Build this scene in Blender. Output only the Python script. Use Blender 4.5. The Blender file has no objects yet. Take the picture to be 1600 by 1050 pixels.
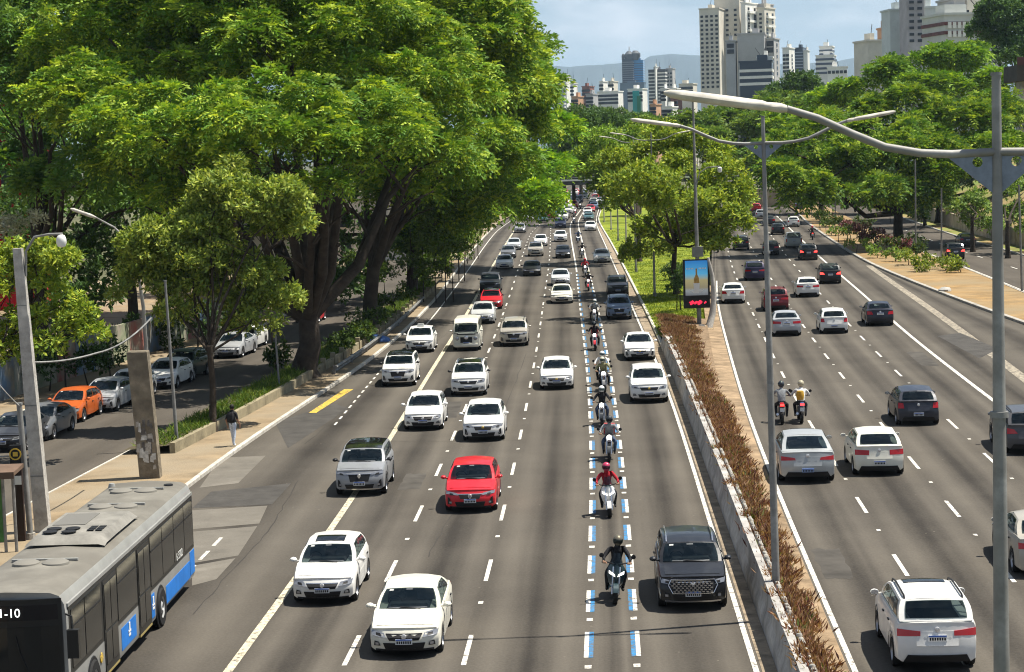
import bpy, math, random
import numpy as np
from mathutils import Vector, Matrix
R = math.radians
random.seed(7); rng = np.random.default_rng(11)
scene = bpy.context.scene
# ------------------------------------------------------------------ camera
F, CX, CY, H = 3100.0, 800.0, 525.0, 11.85
ROLL = -0.03; PITCH = math.atan(285*math.cos(.03)/F)
cam_d = bpy.data.cameras.new('camera'); cam = bpy.data.objects.new('camera', cam_d)
scene.collection.objects.link(cam); scene.camera = cam
cam_d.sensor_width = 36; cam_d.lens = F/1600*36; cam_d.clip_start = .5; cam_d.clip_end = 30000
CM = Matrix.Rotation(math.pi/2-PITCH, 3, 'X') @ Matrix.Rotation(ROLL, 3, 'Z')
cam.matrix_world = Matrix.Translation((0, 0, H)) @ CM.to_4x4()
# ------------------------------------------------------------------ sky, sun, exposure
HAZE = .00006
SUN_EL, SUN_AZ = R(66.5), math.atan2(.2, 1.0)          # azimuth from +X towards +Y
sun_vec = Vector((math.cos(SUN_EL)*math.cos(SUN_AZ), math.cos(SUN_EL)*math.sin(SUN_AZ), math.sin(SUN_EL)))
w = bpy.data.worlds.new('World'); scene.world = w; w.use_nodes = True
wn, wl = w.node_tree.nodes, w.node_tree.links
wn.clear()
wo = wn.new('ShaderNodeOutputWorld'); wb = wn.new('ShaderNodeBackground'); sky = wn.new('ShaderNodeTexSky')
sky.sky_type = 'NISHITA'; sky.sun_disc = False; sky.sun_elevation = SUN_EL; sky.sun_rotation = math.pi/2-SUN_AZ
sky.air_density = 1.0; sky.dust_density = .6; sky.ozone_density = 2.0; sky.altitude = 760
tc = wn.new('ShaderNodeTexCoord'); mp = wn.new('ShaderNodeMapping'); mp.inputs['Scale'].default_value = (1, 1, 3.2)
nz = wn.new('ShaderNodeTexNoise'); nz.inputs['Scale'].default_value = 10; nz.inputs['Detail'].default_value = 7; nz.inputs['Roughness'].default_value = .58
cr = wn.new('ShaderNodeValToRGB'); cr.color_ramp.elements[0].position = .46; cr.color_ramp.elements[1].position = .68
cr.color_ramp.elements[0].color = (0, 0, 0, 1); cr.color_ramp.elements[1].color = (.85, .85, .85, 1)
mx = wn.new('ShaderNodeMixRGB'); mx.inputs[2].default_value = (11.0, 11.6, 12.6, 1)
wl.new(tc.outputs['Generated'], mp.inputs[0]); wl.new(mp.outputs[0], nz.inputs[0]); wl.new(nz.outputs[0], cr.inputs[0])
sxw = wn.new('ShaderNodeSeparateXYZ'); wl.new(tc.outputs['Generated'], sxw.inputs[0])      # thin whitish veil that thickens towards the horizon all round
hr = wn.new('ShaderNodeMapRange'); hr.interpolation_type = 'SMOOTHSTEP'; hr.inputs[1].default_value = -.02; hr.inputs[2].default_value = .15; hr.inputs[3].default_value = .8; hr.inputs[4].default_value = .0; wl.new(sxw.outputs[2], hr.inputs[0])
vm = wn.new('ShaderNodeMixRGB'); vm.inputs[2].default_value = (6.1, 8.3, 11.0, 1); wl.new(hr.outputs[0], vm.inputs[0]); wl.new(sky.outputs[0], vm.inputs[1])
wl.new(cr.outputs[0], mx.inputs[0]); wl.new(vm.outputs[0], mx.inputs[1]); wl.new(mx.outputs[0], wb.inputs[0])
wb.inputs[1].default_value = .05; wl.new(wb.outputs[0], wo.inputs[0])
sd = bpy.data.lights.new('sun', 'SUN'); sd.energy = 5.0; sd.angle = R(.53); sd.color = (1, .94, .84)
so = bpy.data.objects.new('sun', sd); scene.collection.objects.link(so)
so.rotation_euler = (-sun_vec).to_track_quat('-Z', 'Y').to_euler()
vs = scene.view_settings; vs.view_transform = 'Standard'; vs.look = 'None'; vs.exposure = 0.84; vs.gamma = 1; vs.use_curve_mapping = False
scene.cycles.max_bounces = 5; scene.cycles.diffuse_bounces = 2; scene.cycles.volume_bounces = 0; scene.cycles.sample_clamp_indirect = 4; scene.cycles.transparent_max_bounces = 6
scene.cycles.use_denoising = True; scene.cycles.denoising_prefilter = 'ACCURATE'; scene.cycles.filter_width = 1.1; scene.cycles.pixel_filter_type = 'BLACKMAN_HARRIS'

# ------------------------------------------------------------------ pixel of the photograph -> place in the world
def ray(px, py): return CM @ Vector(((px-CX)/F, -(py-CY)/F, -1))
def G(px, py, z=0.0):
    d = ray(px, py); t = (z-H)/d.z
    return Vector((d.x*t, d.y*t, z))
def D(px, py, Y):
    d = ray(px, py); t = Y/d.y
    return Vector((d.x*t, Y, H+d.z*t))
# ------------------------------------------------------------------ materials
MATS = {}
def mat(name, col, rough=.7, metal=0., noise=None, coat=0., spec=.22, bump=None, emit=None, scale2=None):
    """noise=(scale, amount) mottles the colour; bump=(scale, strength)"""
    if name in MATS: return MATS[name]
    m = bpy.data.materials.new(name); m.use_nodes = True; MATS[name] = m
    n, l = m.node_tree.nodes, m.node_tree.links; b = n['Principled BSDF']
    b.inputs['Base Color'].default_value = (*col, 1); b.inputs['Roughness'].default_value = rough; b.inputs['Metallic'].default_value = metal
    b.inputs['Coat Weight'].default_value = coat; b.inputs['Specular IOR Level'].default_value = spec
    t = n.new('ShaderNodeTexCoord')
    if noise:
        a = n.new('ShaderNodeTexNoise'); a.inputs['Scale'].default_value = noise[0]; a.inputs['Detail'].default_value = 6; a.inputs['Roughness'].default_value = .65
        r = n.new('ShaderNodeMapRange'); r.inputs[1].default_value = .3; r.inputs[2].default_value = .7; r.inputs[3].default_value = 1-noise[1]; r.inputs[4].default_value = 1+noise[1]
        mu = n.new('ShaderNodeMixRGB'); mu.blend_type = 'MULTIPLY'; mu.inputs[0].default_value = 1; mu.inputs[1].default_value = (*col, 1)
        l.new(t.outputs['Object'], a.inputs[0]); l.new(a.outputs[0], r.inputs[0]); l.new(r.outputs[0], mu.inputs[2]); l.new(mu.outputs[0], b.inputs['Base Color'])
        if scale2:
            a2 = n.new('ShaderNodeTexNoise'); a2.inputs['Scale'].default_value = scale2[0]; a2.inputs['Detail'].default_value = 4
            r2 = n.new('ShaderNodeMapRange'); r2.inputs[1].default_value = .35; r2.inputs[2].default_value = .65
            m2 = n.new('ShaderNodeMixRGB'); m2.inputs[2].default_value = (*scale2[1], 1)
            l.new(t.outputs['Object'], a2.inputs[0]); l.new(a2.outputs[0], r2.inputs[0]); l.new(r2.outputs[0], m2.inputs[0]); l.new(mu.outputs[0], m2.inputs[1]); l.new(m2.outputs[0], b.inputs['Base Color'])
    if bump:
        a = n.new('ShaderNodeTexNoise'); a.inputs['Scale'].default_value = bump[0]; a.inputs['Detail'].default_value = 5
        u = n.new('ShaderNodeBump'); u.inputs['Strength'].default_value = bump[1]; u.inputs['Distance'].default_value = .05
        l.new(t.outputs['Object'], a.inputs[0]); l.new(a.outputs[0], u.inputs['Height']); l.new(u.outputs[0], b.inputs['Normal'])
    if emit:
        b.inputs['Emission Color'].default_value = (*emit[0], 1); b.inputs['Emission Strength'].default_value = emit[1]
    return m
def paint_mat():
    m = bpy.data.materials.new('car_paint'); m.use_nodes = True; MATS['paint'] = m
    n, l = m.node_tree.nodes, m.node_tree.links; b = n['Principled BSDF']; o = n.new('ShaderNodeObjectInfo')
    t = n.new('ShaderNodeTexCoord'); a = n.new('ShaderNodeTexNoise'); a.inputs['Scale'].default_value = 2.2; a.inputs['Detail'].default_value = 6
    r = n.new('ShaderNodeMapRange'); r.inputs[1].default_value = .35; r.inputs[2].default_value = .7; r.inputs[3].default_value = 1.0; r.inputs[4].default_value = .86
    mu = n.new('ShaderNodeMixRGB'); mu.blend_type = 'MULTIPLY'; mu.inputs[0].default_value = 1
    l.new(t.outputs['Object'], a.inputs[0]); l.new(a.outputs[0], r.inputs[0]); l.new(o.outputs['Color'], mu.inputs[1]); l.new(r.outputs[0], mu.inputs[2])
    l.new(mu.outputs[0], b.inputs['Base Color']); b.inputs['Roughness'].default_value = .42; b.inputs['Specular IOR Level'].default_value = .25; b.inputs['Coat Weight'].default_value = .45; b.inputs['Coat Roughness'].default_value = .04
    l.new(o.outputs['Alpha'], b.inputs['Metallic'])          # alpha 1 would be full metal: set per car through color[3]
    return m
PAINT = paint_mat()
GLASS = mat('tinted_glass', (.006, .012, .018), .05, 0, spec=.42)
def _see_through(m, k):
    n, l = m.node_tree.nodes, m.node_tree.links; t = n.new('ShaderNodeBsdfTransparent'); t.inputs[0].default_value = (.62, .72, .72, 1); x = n.new('ShaderNodeMixShader'); x.inputs[0].default_value = k
    l.new(n['Principled BSDF'].outputs[0], x.inputs[1]); l.new(t.outputs[0], x.inputs[2]); l.new(x.outputs[0], n['Material Output'].inputs[0])
_see_through(GLASS, .5)
RUB = mat('rubber', (.018, .018, .018), .8); RIM = mat('alloy', (.42, .42, .43), .35, .8); DARK = mat('black_trim', (.016, .016, .017), .5)
CHR = mat('chrome', (.62, .62, .63), .2, .9); LAMP = mat('lamp_glass', (.30, .31, .33), .12, .5, coat=1); TAIL = mat('tail_lamp', (.42, .008, .012), .2, coat=.6)
BRAKE = mat('brake_lamp_lit', (.7, .02, .02), .2, emit=((1, .05, .04), 2.2)); PLATE = mat('plate', (.62, .63, .62), .5, noise=(38, .45)); BADGE = mat('badge', (.75, .75, .76), .25, .7)
INTER = mat('cabin_interior', (.09, .085, .08), .8); GOLD = mat('badge_gold', (.6, .42, .1), .3, .6); PLATEB = mat('plate_blue', (.05, .13, .45), .5)
HLON = mat('headlamp_lit', (.9, .9, .88), .2, emit=((1, .96, .88), 2.0))

# ------------------------------------------------------------------ mesh builder
col = scene.collection
class MB:
    def __init__(s): s.v = []; s.f = []; s.m = []
    def add(s, vs, fs, mi=0):
        o = len(s.v); s.v += [tuple(p) for p in vs]; s.f += [tuple(o+i for i in f) for f in fs]; s.m += [mi]*len(fs); return s
    def grid(s, rows, mi=0, flip=False, close=False):
        n, k = len(rows), len(rows[0]); vs = [p for r in rows for p in r]; fs = []
        for i in range(n-1):
            for j in range(k if close else k-1):
                a, b, c, d = i*k+j, i*k+(j+1) % k, (i+1)*k+(j+1) % k, (i+1)*k+j
                fs.append((a, d, c, b) if flip else (a, b, c, d))
        return s.add(vs, fs, mi)
    def box(s, c, d, mi=0, rz=0, taper=1.0):
        hx, hy, hz = d[0]/2, d[1]/2, d[2]/2; cs, sn = math.cos(rz), math.sin(rz); vs = []
        for z, t in ((-hz, 1), (hz, taper)):
            for x, y in ((-hx, -hy), (hx, -hy), (hx, hy), (-hx, hy)):
                x *= t; y *= t; vs.append((c[0]+x*cs-y*sn, c[1]+x*sn+y*cs, c[2]+z))
        return s.add(vs, [(0, 3, 2, 1), (4, 5, 6, 7), (0, 1, 5, 4), (1, 2, 6, 5), (2, 3, 7, 6), (3, 0, 4, 7)], mi)
    def tube(s, pts, rad, n=8, mi=0, cap=True):
        pts = [Vector(p) for p in pts]; rows = []; prev = None
        for i, p in enumerate(pts):
            t = (pts[min(i+1, len(pts)-1)]-pts[max(i-1, 0)]).normalized()
            a = prev if prev is not None else (Vector((1, 0, 0)) if abs(t.x) < .9 else Vector((0, 1, 0)))
            u = (a-t*a.dot(t)).normalized(); v = t.cross(u); prev = u
            r = rad[i] if isinstance(rad, (list, tuple)) else rad
            rows.append([p+u*(r*math.cos(2*math.pi*k/n))+v*(r*math.sin(2*math.pi*k/n)) for k in range(n)])
        o = len(s.v); s.grid(rows, mi, close=True)
        if cap:
            m = len(rows)
            s.f += [tuple(o+k for k in reversed(range(n))), tuple(o+(m-1)*n+k for k in range(n))]; s.m += [mi, mi]
        return s
    def lathe(s, prof, n=16, mi=0, c=(0, 0, 0), axis='z'):
        rows = []
        for r, h in prof:
            row = []
            for k in range(n):
                a = 2*math.pi*k/n; x, y = r*math.cos(a), r*math.sin(a)
                row.append((c[0]+x, c[1]+y, c[2]+h) if axis == 'z' else (c[0]+x, c[1]+h, c[2]+y) if axis == 'y' else (c[0]+h, c[1]+x, c[2]+y))
            rows.append(row)
        return s.grid(rows, mi, close=True, flip=(axis == 'y'))
    def mesh(s, name, mats, smooth=None):
        me = bpy.data.meshes.new(name); me.from_pydata(s.v, [], s.f)
        for m in (mats if isinstance(mats, (list, tuple)) else [mats]): me.materials.append(m)
        me.polygons.foreach_set('material_index', s.m)
        if smooth is not None:
            me.polygons.foreach_set('use_smooth', [True]*len(s.f))
            me.set_sharp_from_angle(angle=R(smooth))
        me.update(); return me
    def build(s, name, mats, parent=None, smooth=None, loc=None):
        return put(name, s.mesh(name, mats, smooth), parent, loc)
def put(name, me, parent=None, loc=None, rz=None):
    o = bpy.data.objects.new(name, me); col.objects.link(o)
    if parent is not None: o.parent = parent
    if loc is not None: o.location = loc
    if rz is not None: o.rotation_euler = (0, 0, rz)
    return o
def tag(o, label=None, cat=None, group=None, kind=None):
    if label: o['label'] = label
    if cat: o['category'] = cat
    if group: o['group'] = group
    if kind: o['kind'] = kind
    return o
def empty(name, loc, rz=0):
    o = bpy.data.objects.new(name, None); col.objects.link(o); o.location = loc; o.rotation_euler = (0, 0, rz); o.empty_display_size = .3; return o

# ------------------------------------------------------------------ road lines as X(Y), traced once and smoothed
ZR = .45
def line(pts, z=0., far=0.):
    g = sorted([(p.y, p.x) for p in (G(x, y, z) for x, y in pts)])
    ys = np.array([a for a, _ in g]); xs = np.array([b for _, b in g])
    s0 = (xs[1]-xs[0])/(ys[1]-ys[0]) if ys[1]-ys[0] > 4 else (xs[2]-xs[0])/(ys[2]-ys[0])
    ys = np.concatenate([[20], ys, [1200]]); xs = np.concatenate([[xs[0]-s0*(ys[1]-20)], xs, [xs[-1]+far*(1200-ys[-2])]])
    Yg = np.arange(20, 1200, 2.0); Xg = np.interp(Yg, ys, xs)
    for _ in range(2):
        pad = np.concatenate([2*Xg[0]-Xg[8:0:-1], Xg, 2*Xg[-1]-Xg[-2:-10:-1]]); Xg = np.convolve(pad, np.ones(17)/17, 'valid')
    return lambda Y: float(np.interp(Y, Yg, Xg))
kerbL = line([(292, 757), (335, 720), (440, 655), (500, 622), (580, 568), (612, 541), (684, 468), (703, 440), (720, 416), (753, 375), (768, 360), (781, 347.5), (807, 335)], 0, .065)
edgeL = line([(500, 645), (590, 575), (664, 508), (713, 440), (720, 434), (753, 386), (774, 360), (810, 336)], 0, .065)
bus_l = line([(355, 1050), (400, 995), (549, 789), (654, 610), (705, 531), (741, 471), (766, 421), (773, 410), (799, 367), (822, 335)], 0, .063)
d1 = line([(548, 1023), (617.5, 888), (656, 803), (686, 737), (765.7, 544), (775, 521), (793, 471.7), (802, 445.7), (811, 415), (821, 386), (828, 364.5)], 0, .058)
d2 = line([(733, 1010), (766.7, 886.5), (788, 796), (805, 727), (815.6, 674), (840, 540), (847.6, 482.7), (858.5, 409), (860.5, 364), (860.5, 349)], 0, .058)
d3 = line([(921, 1015), (924, 947), (926.5, 889), (927.7, 840), (927.7, 797), (927, 697), (923, 628), (918, 563), (908.8, 494), (901, 421), (892.5, 374), (890.5, 357), (891, 348), (900, 338), (910, 324)], 0, .055)
d4 = line([(995, 1014), (991, 947), (985.7, 885), (978, 797), (972, 726), (961, 629), (947.7, 549), (930, 467), (918, 415), (908, 370), (904, 355), (902.5, 346), (908, 337), (916, 324)], 0, .055)
edgeR = line([(1181, 1044), (1159, 988), (1129, 878), (1104, 800), (1046, 610), (1002, 513), (965, 426), (942, 374), (933, 355), (931, 344), (935, 329)], 0, .055)
kerbR = line([(1215, 1050), (1080, 663), (1035, 545), (1026.7, 527), (989, 449), (962, 395), (951, 375), (936, 350), (933.5, 342), (940, 326)], 0, .055)
rl = line([(1334, 1046), (1267, 894), (1217, 775), (1164, 640), (1129, 509), (1120, 479)], ZR, .105)
ra = line([(1411, 890), (1350, 797), (1310, 733), (1268, 669), (1224, 591), (1188, 514), (1171, 478), (1152, 438), (1142.6, 415.6)], ZR, .1)
rb = line([(1488, 795), (1427, 723), (1345, 624), (1291, 557), (1271, 532), (1255, 510), (1211, 445), (1183, 402), (1173, 387)], ZR, .1)
rc = line([(1545, 715), (1489, 663), (1404, 585), (1346, 528), (1293, 471), (1246, 420), (1236, 409.6)], ZR, .1)
rd = line([(1551, 625), (1418, 524), (1358, 467), (1317, 433), (1281, 402)], ZR, .1)
rs = line([(1600, 591), (1480, 500), (1375, 428), (1330, 395)], ZR, .1)
rk = line([(1600, 508), (1553, 492), (1496, 470), (1420, 440), (1352, 412), (1280, 364), (1252, 342), (1250, 337)], ZR, .1)
fl = line([(1600, 458), (1516, 422), (1440, 395)], ZR, .1)
fr = line([(1600, 400), (1523, 379), (1470, 362)], ZR, .1)
locR = line([(10, 809), (126, 746), (251, 680), (419, 597), (457, 578), (520, 543)], 0, .03)
locL = line([(0, 655), (60, 630), (230, 578), (290, 560), (330, 545), (430, 505)], 0, .035)
def tang(fn, Y): return Vector((fn(Y+4)-fn(Y-4), 8, 0)).normalized()
def strip(name, fns, Ys, m, sub=3, kind='structure', parent=None):
    """fns: list of (X(Y), z) from left to right; uv u = lane index + fraction, v = Y in metres"""
    vs, fs, uv = [], [], []; K = (len(fns)-1)*sub+1
    for Y in Ys:
        for j in range(K):
            i = min(j//sub, len(fns)-2); t = (j-i*sub)/sub
            xa, za = fns[i][0](Y), fns[i][1]; xb, zb = fns[i+1][0](Y), fns[i+1][1]
            za = za(Y) if callable(za) else za; zb = zb(Y) if callable(zb) else zb
            vs.append((xa+(xb-xa)*t, Y, za+(zb-za)*t)); uv.append((i+t, Y))
    for r_ in range(len(Ys)-1):
        for j in range(K-1):
            a = r_*K+j; fs.append((a, a+1, a+K+1, a+K))
    me = bpy.data.meshes.new(name); me.from_pydata(vs, [], fs); me.materials.append(m)
    ul = me.uv_layers.new(name='UVMap')
    for lp in me.loops: ul.data[lp.index].uv = uv[lp.vertex_index]
    o = put(name, me, parent)
    if parent is None: o['kind'] = kind
    return o
def asphalt(name, c1, c2, lanes=True):
    m = bpy.data.materials.new(name); m.use_nodes = True; n, l = m.node_tree.nodes, m.node_tree.links; b = n['Principled BSDF']
    b.inputs['Roughness'].default_value = .9; b.inputs['Specular IOR Level'].default_value = .06
    t = n.new('ShaderNodeTexCoord'); uv = n.new('ShaderNodeUVMap'); sx = n.new('ShaderNodeSeparateXYZ'); l.new(uv.outputs[0], sx.inputs[0])
    fr_ = n.new('ShaderNodeMath'); fr_.operation = 'FRACT'; l.new(sx.outputs[0], fr_.inputs[0])
    # oil-darkened middle of each lane, paler wheel tracks
    rp = n.new('ShaderNodeValToRGB'); e = rp.color_ramp; e.interpolation = 'EASE'
    e.elements[0].position = 0; e.elements[0].color = (.62,)*3+(1,); e.elements[1].position = 1; e.elements[1].color = (.62,)*3+(1,)
    for p, v in ((.2, .92), (.36, .55), (.5, .22), (.64, .5), (.8, .95)):
        q = e.elements.new(p); q.color = (v, v, v, 1)
    l.new(fr_.outputs[0], rp.inputs[0])
    mp_ = n.new('ShaderNodeMapping'); mp_.inputs['Scale'].default_value = (2.2, .02, 1); l.new(uv.outputs[0], mp_.inputs[0])
    ns = n.new('ShaderNodeTexNoise'); ns.inputs['Scale'].default_value = 2.0; ns.inputs['Detail'].default_value = 5; l.new(mp_.outputs[0], ns.inputs[0])
    nb = n.new('ShaderNodeTexNoise'); nb.inputs['Scale'].default_value = .16; nb.inputs['Detail'].default_value = 7; nb.inputs['Roughness'].default_value = .6; l.new(t.outputs['Object'], nb.inputs[0])
    nf = n.new('ShaderNodeTexNoise'); nf.inputs['Scale'].default_value = 13; nf.inputs['Detail'].default_value = 4; nf.inputs['Roughness'].default_value = .7; l.new(t.outputs['Object'], nf.inputs[0])
    def mth(op, a, b_):
        k = n.new('ShaderNodeMath'); k.operation = op
        for i, v in enumerate((a, b_)):
            if isinstance(v, (int, float)): k.inputs[i].default_value = v
            else: l.new(v, k.inputs[i])
        return k.outputs[0]
    base = rp.outputs[0] if lanes else .6
    v = mth('ADD', mth('MULTIPLY', base, .62), mth('MULTIPLY', mth('SUBTRACT', ns.outputs[0], .5), .6))
    v = mth('ADD', v, mth('MULTIPLY', mth('SUBTRACT', nb.outputs[0], .5), .6))
    v = mth('ADD', v, mth('MULTIPLY', mth('SUBTRACT', nf.outputs[0], .5), .55))
    vo = n.new('ShaderNodeTexVoronoi'); vo.inputs['Scale'].default_value = 1.1; l.new(t.outputs['Object'], vo.inputs[0]); fl_ = mth('LESS_THAN', vo.outputs['Distance'], .035); v = mth('ADD', v, mth('MULTIPLY', fl_, .8))
    mx_ = n.new('ShaderNodeMixRGB'); mx_.use_clamp = True; mx_.inputs[1].default_value = (*c1, 1); mx_.inputs[2].default_value = (*c2, 1); l.new(v, mx_.inputs[0]); l.new(mx_.outputs[0], b.inputs['Base Color'])
    bp = n.new('ShaderNodeBump'); bp.inputs['Strength'].default_value = .35; bp.inputs['Distance'].default_value = .02; l.new(nf.outputs[0], bp.inputs['Height']); l.new(bp.outputs[0], b.inputs['Normal'])
    return m
ASPH = asphalt('asphalt', (.036, .0325, .0285), (.152, .136, .112)); ASPH2 = asphalt('asphalt_old', (.05, .044, .037), (.15, .132, .108), False)
def worn(name, c, wear=.36, wearc=(.12, .105, .085)):
    m = mat(name, c, .8, noise=(3.5, .25)); n, l = m.node_tree.nodes, m.node_tree.links; b = n['Principled BSDF']; src = b.inputs['Base Color'].links[0].from_socket
    g = n.new('ShaderNodeNewGeometry'); a = n.new('ShaderNodeTexNoise'); a.inputs['Scale'].default_value = 5.5; a.inputs['Detail'].default_value = 8; a.inputs['Roughness'].default_value = .75; l.new(g.outputs['Position'], a.inputs[0])
    r_ = n.new('ShaderNodeMapRange'); r_.inputs[1].default_value = wear; r_.inputs[2].default_value = wear+.1; r_.inputs[3].default_value = 1; r_.inputs[4].default_value = 0; l.new(a.outputs[0], r_.inputs[0])
    x = n.new('ShaderNodeMixRGB'); x.inputs[2].default_value = (*wearc, 1); l.new(r_.outputs[0], x.inputs[0]); l.new(src, x.inputs[1]); l.new(x.outputs[0], b.inputs['Base Color']); return m
PAINTW = worn('road_paint_white', (.58, .56, .5), .38); PAINTB = worn('road_paint_blue', (.035, .18, .37), .42); PAINTY = worn('road_paint_yellow', (.6, .4, .05), .42); PAINTC = worn('road_paint_cream', (.55, .5, .36), .40)
CONC = mat('concrete', (.33, .31, .27), .9, noise=(1.3, .35), bump=(9, .4)); CONCD = mat('concrete_wall', (.34, .325, .30), .92, noise=(.9, .45), bump=(7, .5)); KERB = mat('kerb_stone', (.46, .43, .37), .9, noise=(2, .3))
PAVE = mat('sidewalk_earth', (.23, .17, .10), .95, noise=(.7, .45), bump=(14, .5), scale2=(.25, (.25, .205, .14)))
SOIL = mat('dry_soil', (.2, .14, .085), 1, noise=(2.5, .5), bump=(12, .8)); GRASS = mat('lawn', (.11, .16, .015), 1, noise=(.8, .5), bump=(22, .7), scale2=(.35, (.24, .27, .02)))
Yn = [20+2*i for i in range(60)]+[140+6*i for i in range(60)]+[500+25*i for i in range(13)]
# ------------------------------------------------------------------ ground
GRD = mat('far_ground', (.10, .10, .05), 1, noise=(.02, .4))
MB().add([(-9000, -40, -.35), (9000, -40, -.35), (9000, 16000, -.35), (-9000, 16000, -.35)], [(0, 1, 2, 3)]).build('ground', GRD)['kind'] = 'structure'
lroad = strip('road', [(kerbL, 0), (bus_l, 0), (d1, 0), (d2, 0), (d3, 0), (d4, 0), (edgeR, 0), (kerbR, 0)], Yn, ASPH)
rroad = strip('road', [(lambda Y: rl(Y)-.5, ZR), (rl, ZR), (ra, ZR), (rb, ZR), (rc, ZR), (rd, ZR), (rs, ZR), (rk, ZR)], Yn, ASPH)
froad = strip('side_road', [(fl, ZR), (lambda Y: (fl(Y)+fr(Y))/2, ZR), (fr, ZR)], [i for i in Yn if i < 480], ASPH2)
lstreet = strip('side_street', [(locL, 0), (lambda Y: .5*locL(Y)+.5*locR(Y), 0), (locR, 0)], [i for i in Yn if i < 300], ASPH2)
gutter = strip('gutter', [(lambda Y: edgeR(Y)+.13, .006), (kerbR, .006)], [y for y in Yn if y < 330], mat('gutter', (.25, .2, .14), .95, noise=(1.6, .5), bump=(12, .6)), 2)
shoulder = strip('shoulder', [(lambda Y: max(kerbR(Y)+.62, rl(Y)-1.05), .52), (lambda Y: rl(Y)-.12, ZR+.006)], [y for y in Yn if y < 170], mat('shoulder_dirt', (.25, .18, .11), .95, noise=(1.1, .5), bump=(10, .6)), 2)
# pavement between the side street and the avenue, kerbs
strip('sidewalk', [(lambda Y: locR(Y)+.12, .12), (lambda Y: kerbL(Y)-.16, .12)], [y for y in Yn if y < 420], PAVE, 4)
strip('verge', [(lambda Y: locL(Y)-26, .4), (lambda Y: locL(Y)-3.2, .12), (lambda Y: locL(Y)-.12, .12)], [y for y in Yn if y < 420], PAVE, 3)
def kerb(name, fn, w0, w1, z0, z1, Ys, m=KERB, seg=None):
    """kerb laid as single stones"""
    root = None; objs = []
    for i in range(len(Ys)-1):
        a, b_ = Ys[i], Ys[i+1]-.03; vs = []
        for Y in (a, b_):
            for x_, z_ in ((w0, z0), (w1, z0), (w1, z1-.02), (w1-.03*np.sign(w1-w0), z1), (w0, z1)): vs.append((fn(Y)+x_, Y, z_))
        o = MB().add(vs, [(0, 1, 2, 3, 4), (9, 8, 7, 6, 5)]+[(k, (k+5), (k+1) % 5+5, (k+1) % 5) for k in range(5)])
        if root is None: root = o.build(name, m); root['kind'] = 'structure'
        else: o.build('kerb_stone', m, root)
    return root
def steps(a, b, s): return [a+s*i for i in range(int((b-a)/s)+1)]
kerb('kerb_main', kerbL, -.16, .0, -.05, .15, steps(40, 140, 2)+steps(146, 330, 8))
kerb('kerb_side_street', locR, .12, 0, -.05, .15, steps(50, 130, 2.5))
kerb('kerb_far_side_street', locL, -.12, 0, -.05, .15, steps(70, 170, 4))
kerb('kerb_median', kerbR, .18, 0, -.05, .17, steps(116, 180, 2)+steps(184, 420, 8), mat('kerb_white', (.52, .5, .43), .9, noise=(2, .3)))
kerb('kerb_island', rk, .3, 0, .3, ZR+.16, steps(80, 200, 2.5)+steps(206, 330, 8), CONC)
kerb('kerb_island_far', fl, -.2, 0, .3, ZR+.13, steps(110, 240, 5), CONC)
kerb('kerb_right', fr, .25, 0, .3, ZR+.13, steps(130, 300, 6), CONC)
# lawn of the central reservation and the island on the right
strip('lawn', [(lambda Y: kerbR(Y)+.16, .13), (lambda Y: max(rl(Y)-.7, kerbR(Y)+.6), ZR-.05)], steps(124, 200, 2)+steps(206, 560, 12), GRASS, 6)
strip('island', [(lambda Y: rk(Y)+.28, ZR+.13), (lambda Y: fl(Y)-.18, ZR+.1)], steps(60, 200, 3)+steps(206, 420, 8), mat('island_paving', (.27, .17, .07), .95, noise=(.5, .45), bump=(8, .5), scale2=(.2, (.24, .18, .1))), 4)
bank = strip('bank', [(lambda Y: fr(Y)+.24, ZR+.1), (lambda Y: fr(Y)+2.6, ZR+.15), (lambda Y: fr(Y)+3.2, 2.2), (lambda Y: fr(Y)+12, 5.5), (lambda Y: fr(Y)+40, 11), (lambda Y: fr(Y)+140, 18)], steps(110, 460, 8), mat('bank_grass', (.12, .17, .03), 1, noise=(.3, .5), bump=(5, .6), scale2=(.12, (.3, .2, .1))), 3)
# ------------------------------------------------------------------ painted markings
def ribbon(name, fn, off, wd, Y0, Y1, z, m, parent, step=3.):
    n = max(1, int((Y1-Y0)/step)); rows = []
    for i in range(n+1):
        Y = Y0+(Y1-Y0)*i/n; rows.append([(fn(Y)+off-wd/2, Y, z), (fn(Y)+off+wd/2, Y, z)])
    return MB().grid(rows).build(name, m, parent)
def dashes(name, fn, off, wd, period, ln, Y0, Y1, z, m, parent, phase=0., limit=300):
    Y = Y0+phase; c = 0
    while Y < Y1 and c < limit:
        ribbon(name, fn, off, wd, Y, Y+ln, z, m, parent, ln/2); Y += period; c += 1
ribbon('bus_lane_line', bus_l, 0, .22, 24, 420, .006, PAINTC, lroad)
ribbon('edge_line', edgeR, 0, .13, 24, 420, .010, PAINTW, lroad)
ribbon('edge_line', edgeL, .25, .11, 125, 400, .006, PAINTW, lroad)
dashes('lane_dash', d1, 0, .12, 9.1, 2.9, 27.5, 330, .006, PAINTW, lroad)
dashes('lane_dash', d2, 0, .12, 9.1, 2.9, 27.2, 330, .006, PAINTW, lroad)
for dd in (d1, d2): dashes('road_stud', dd, .02, .13, 9.1, .3, 33.5, 160, .007, PAINTW, lroad)
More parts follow.
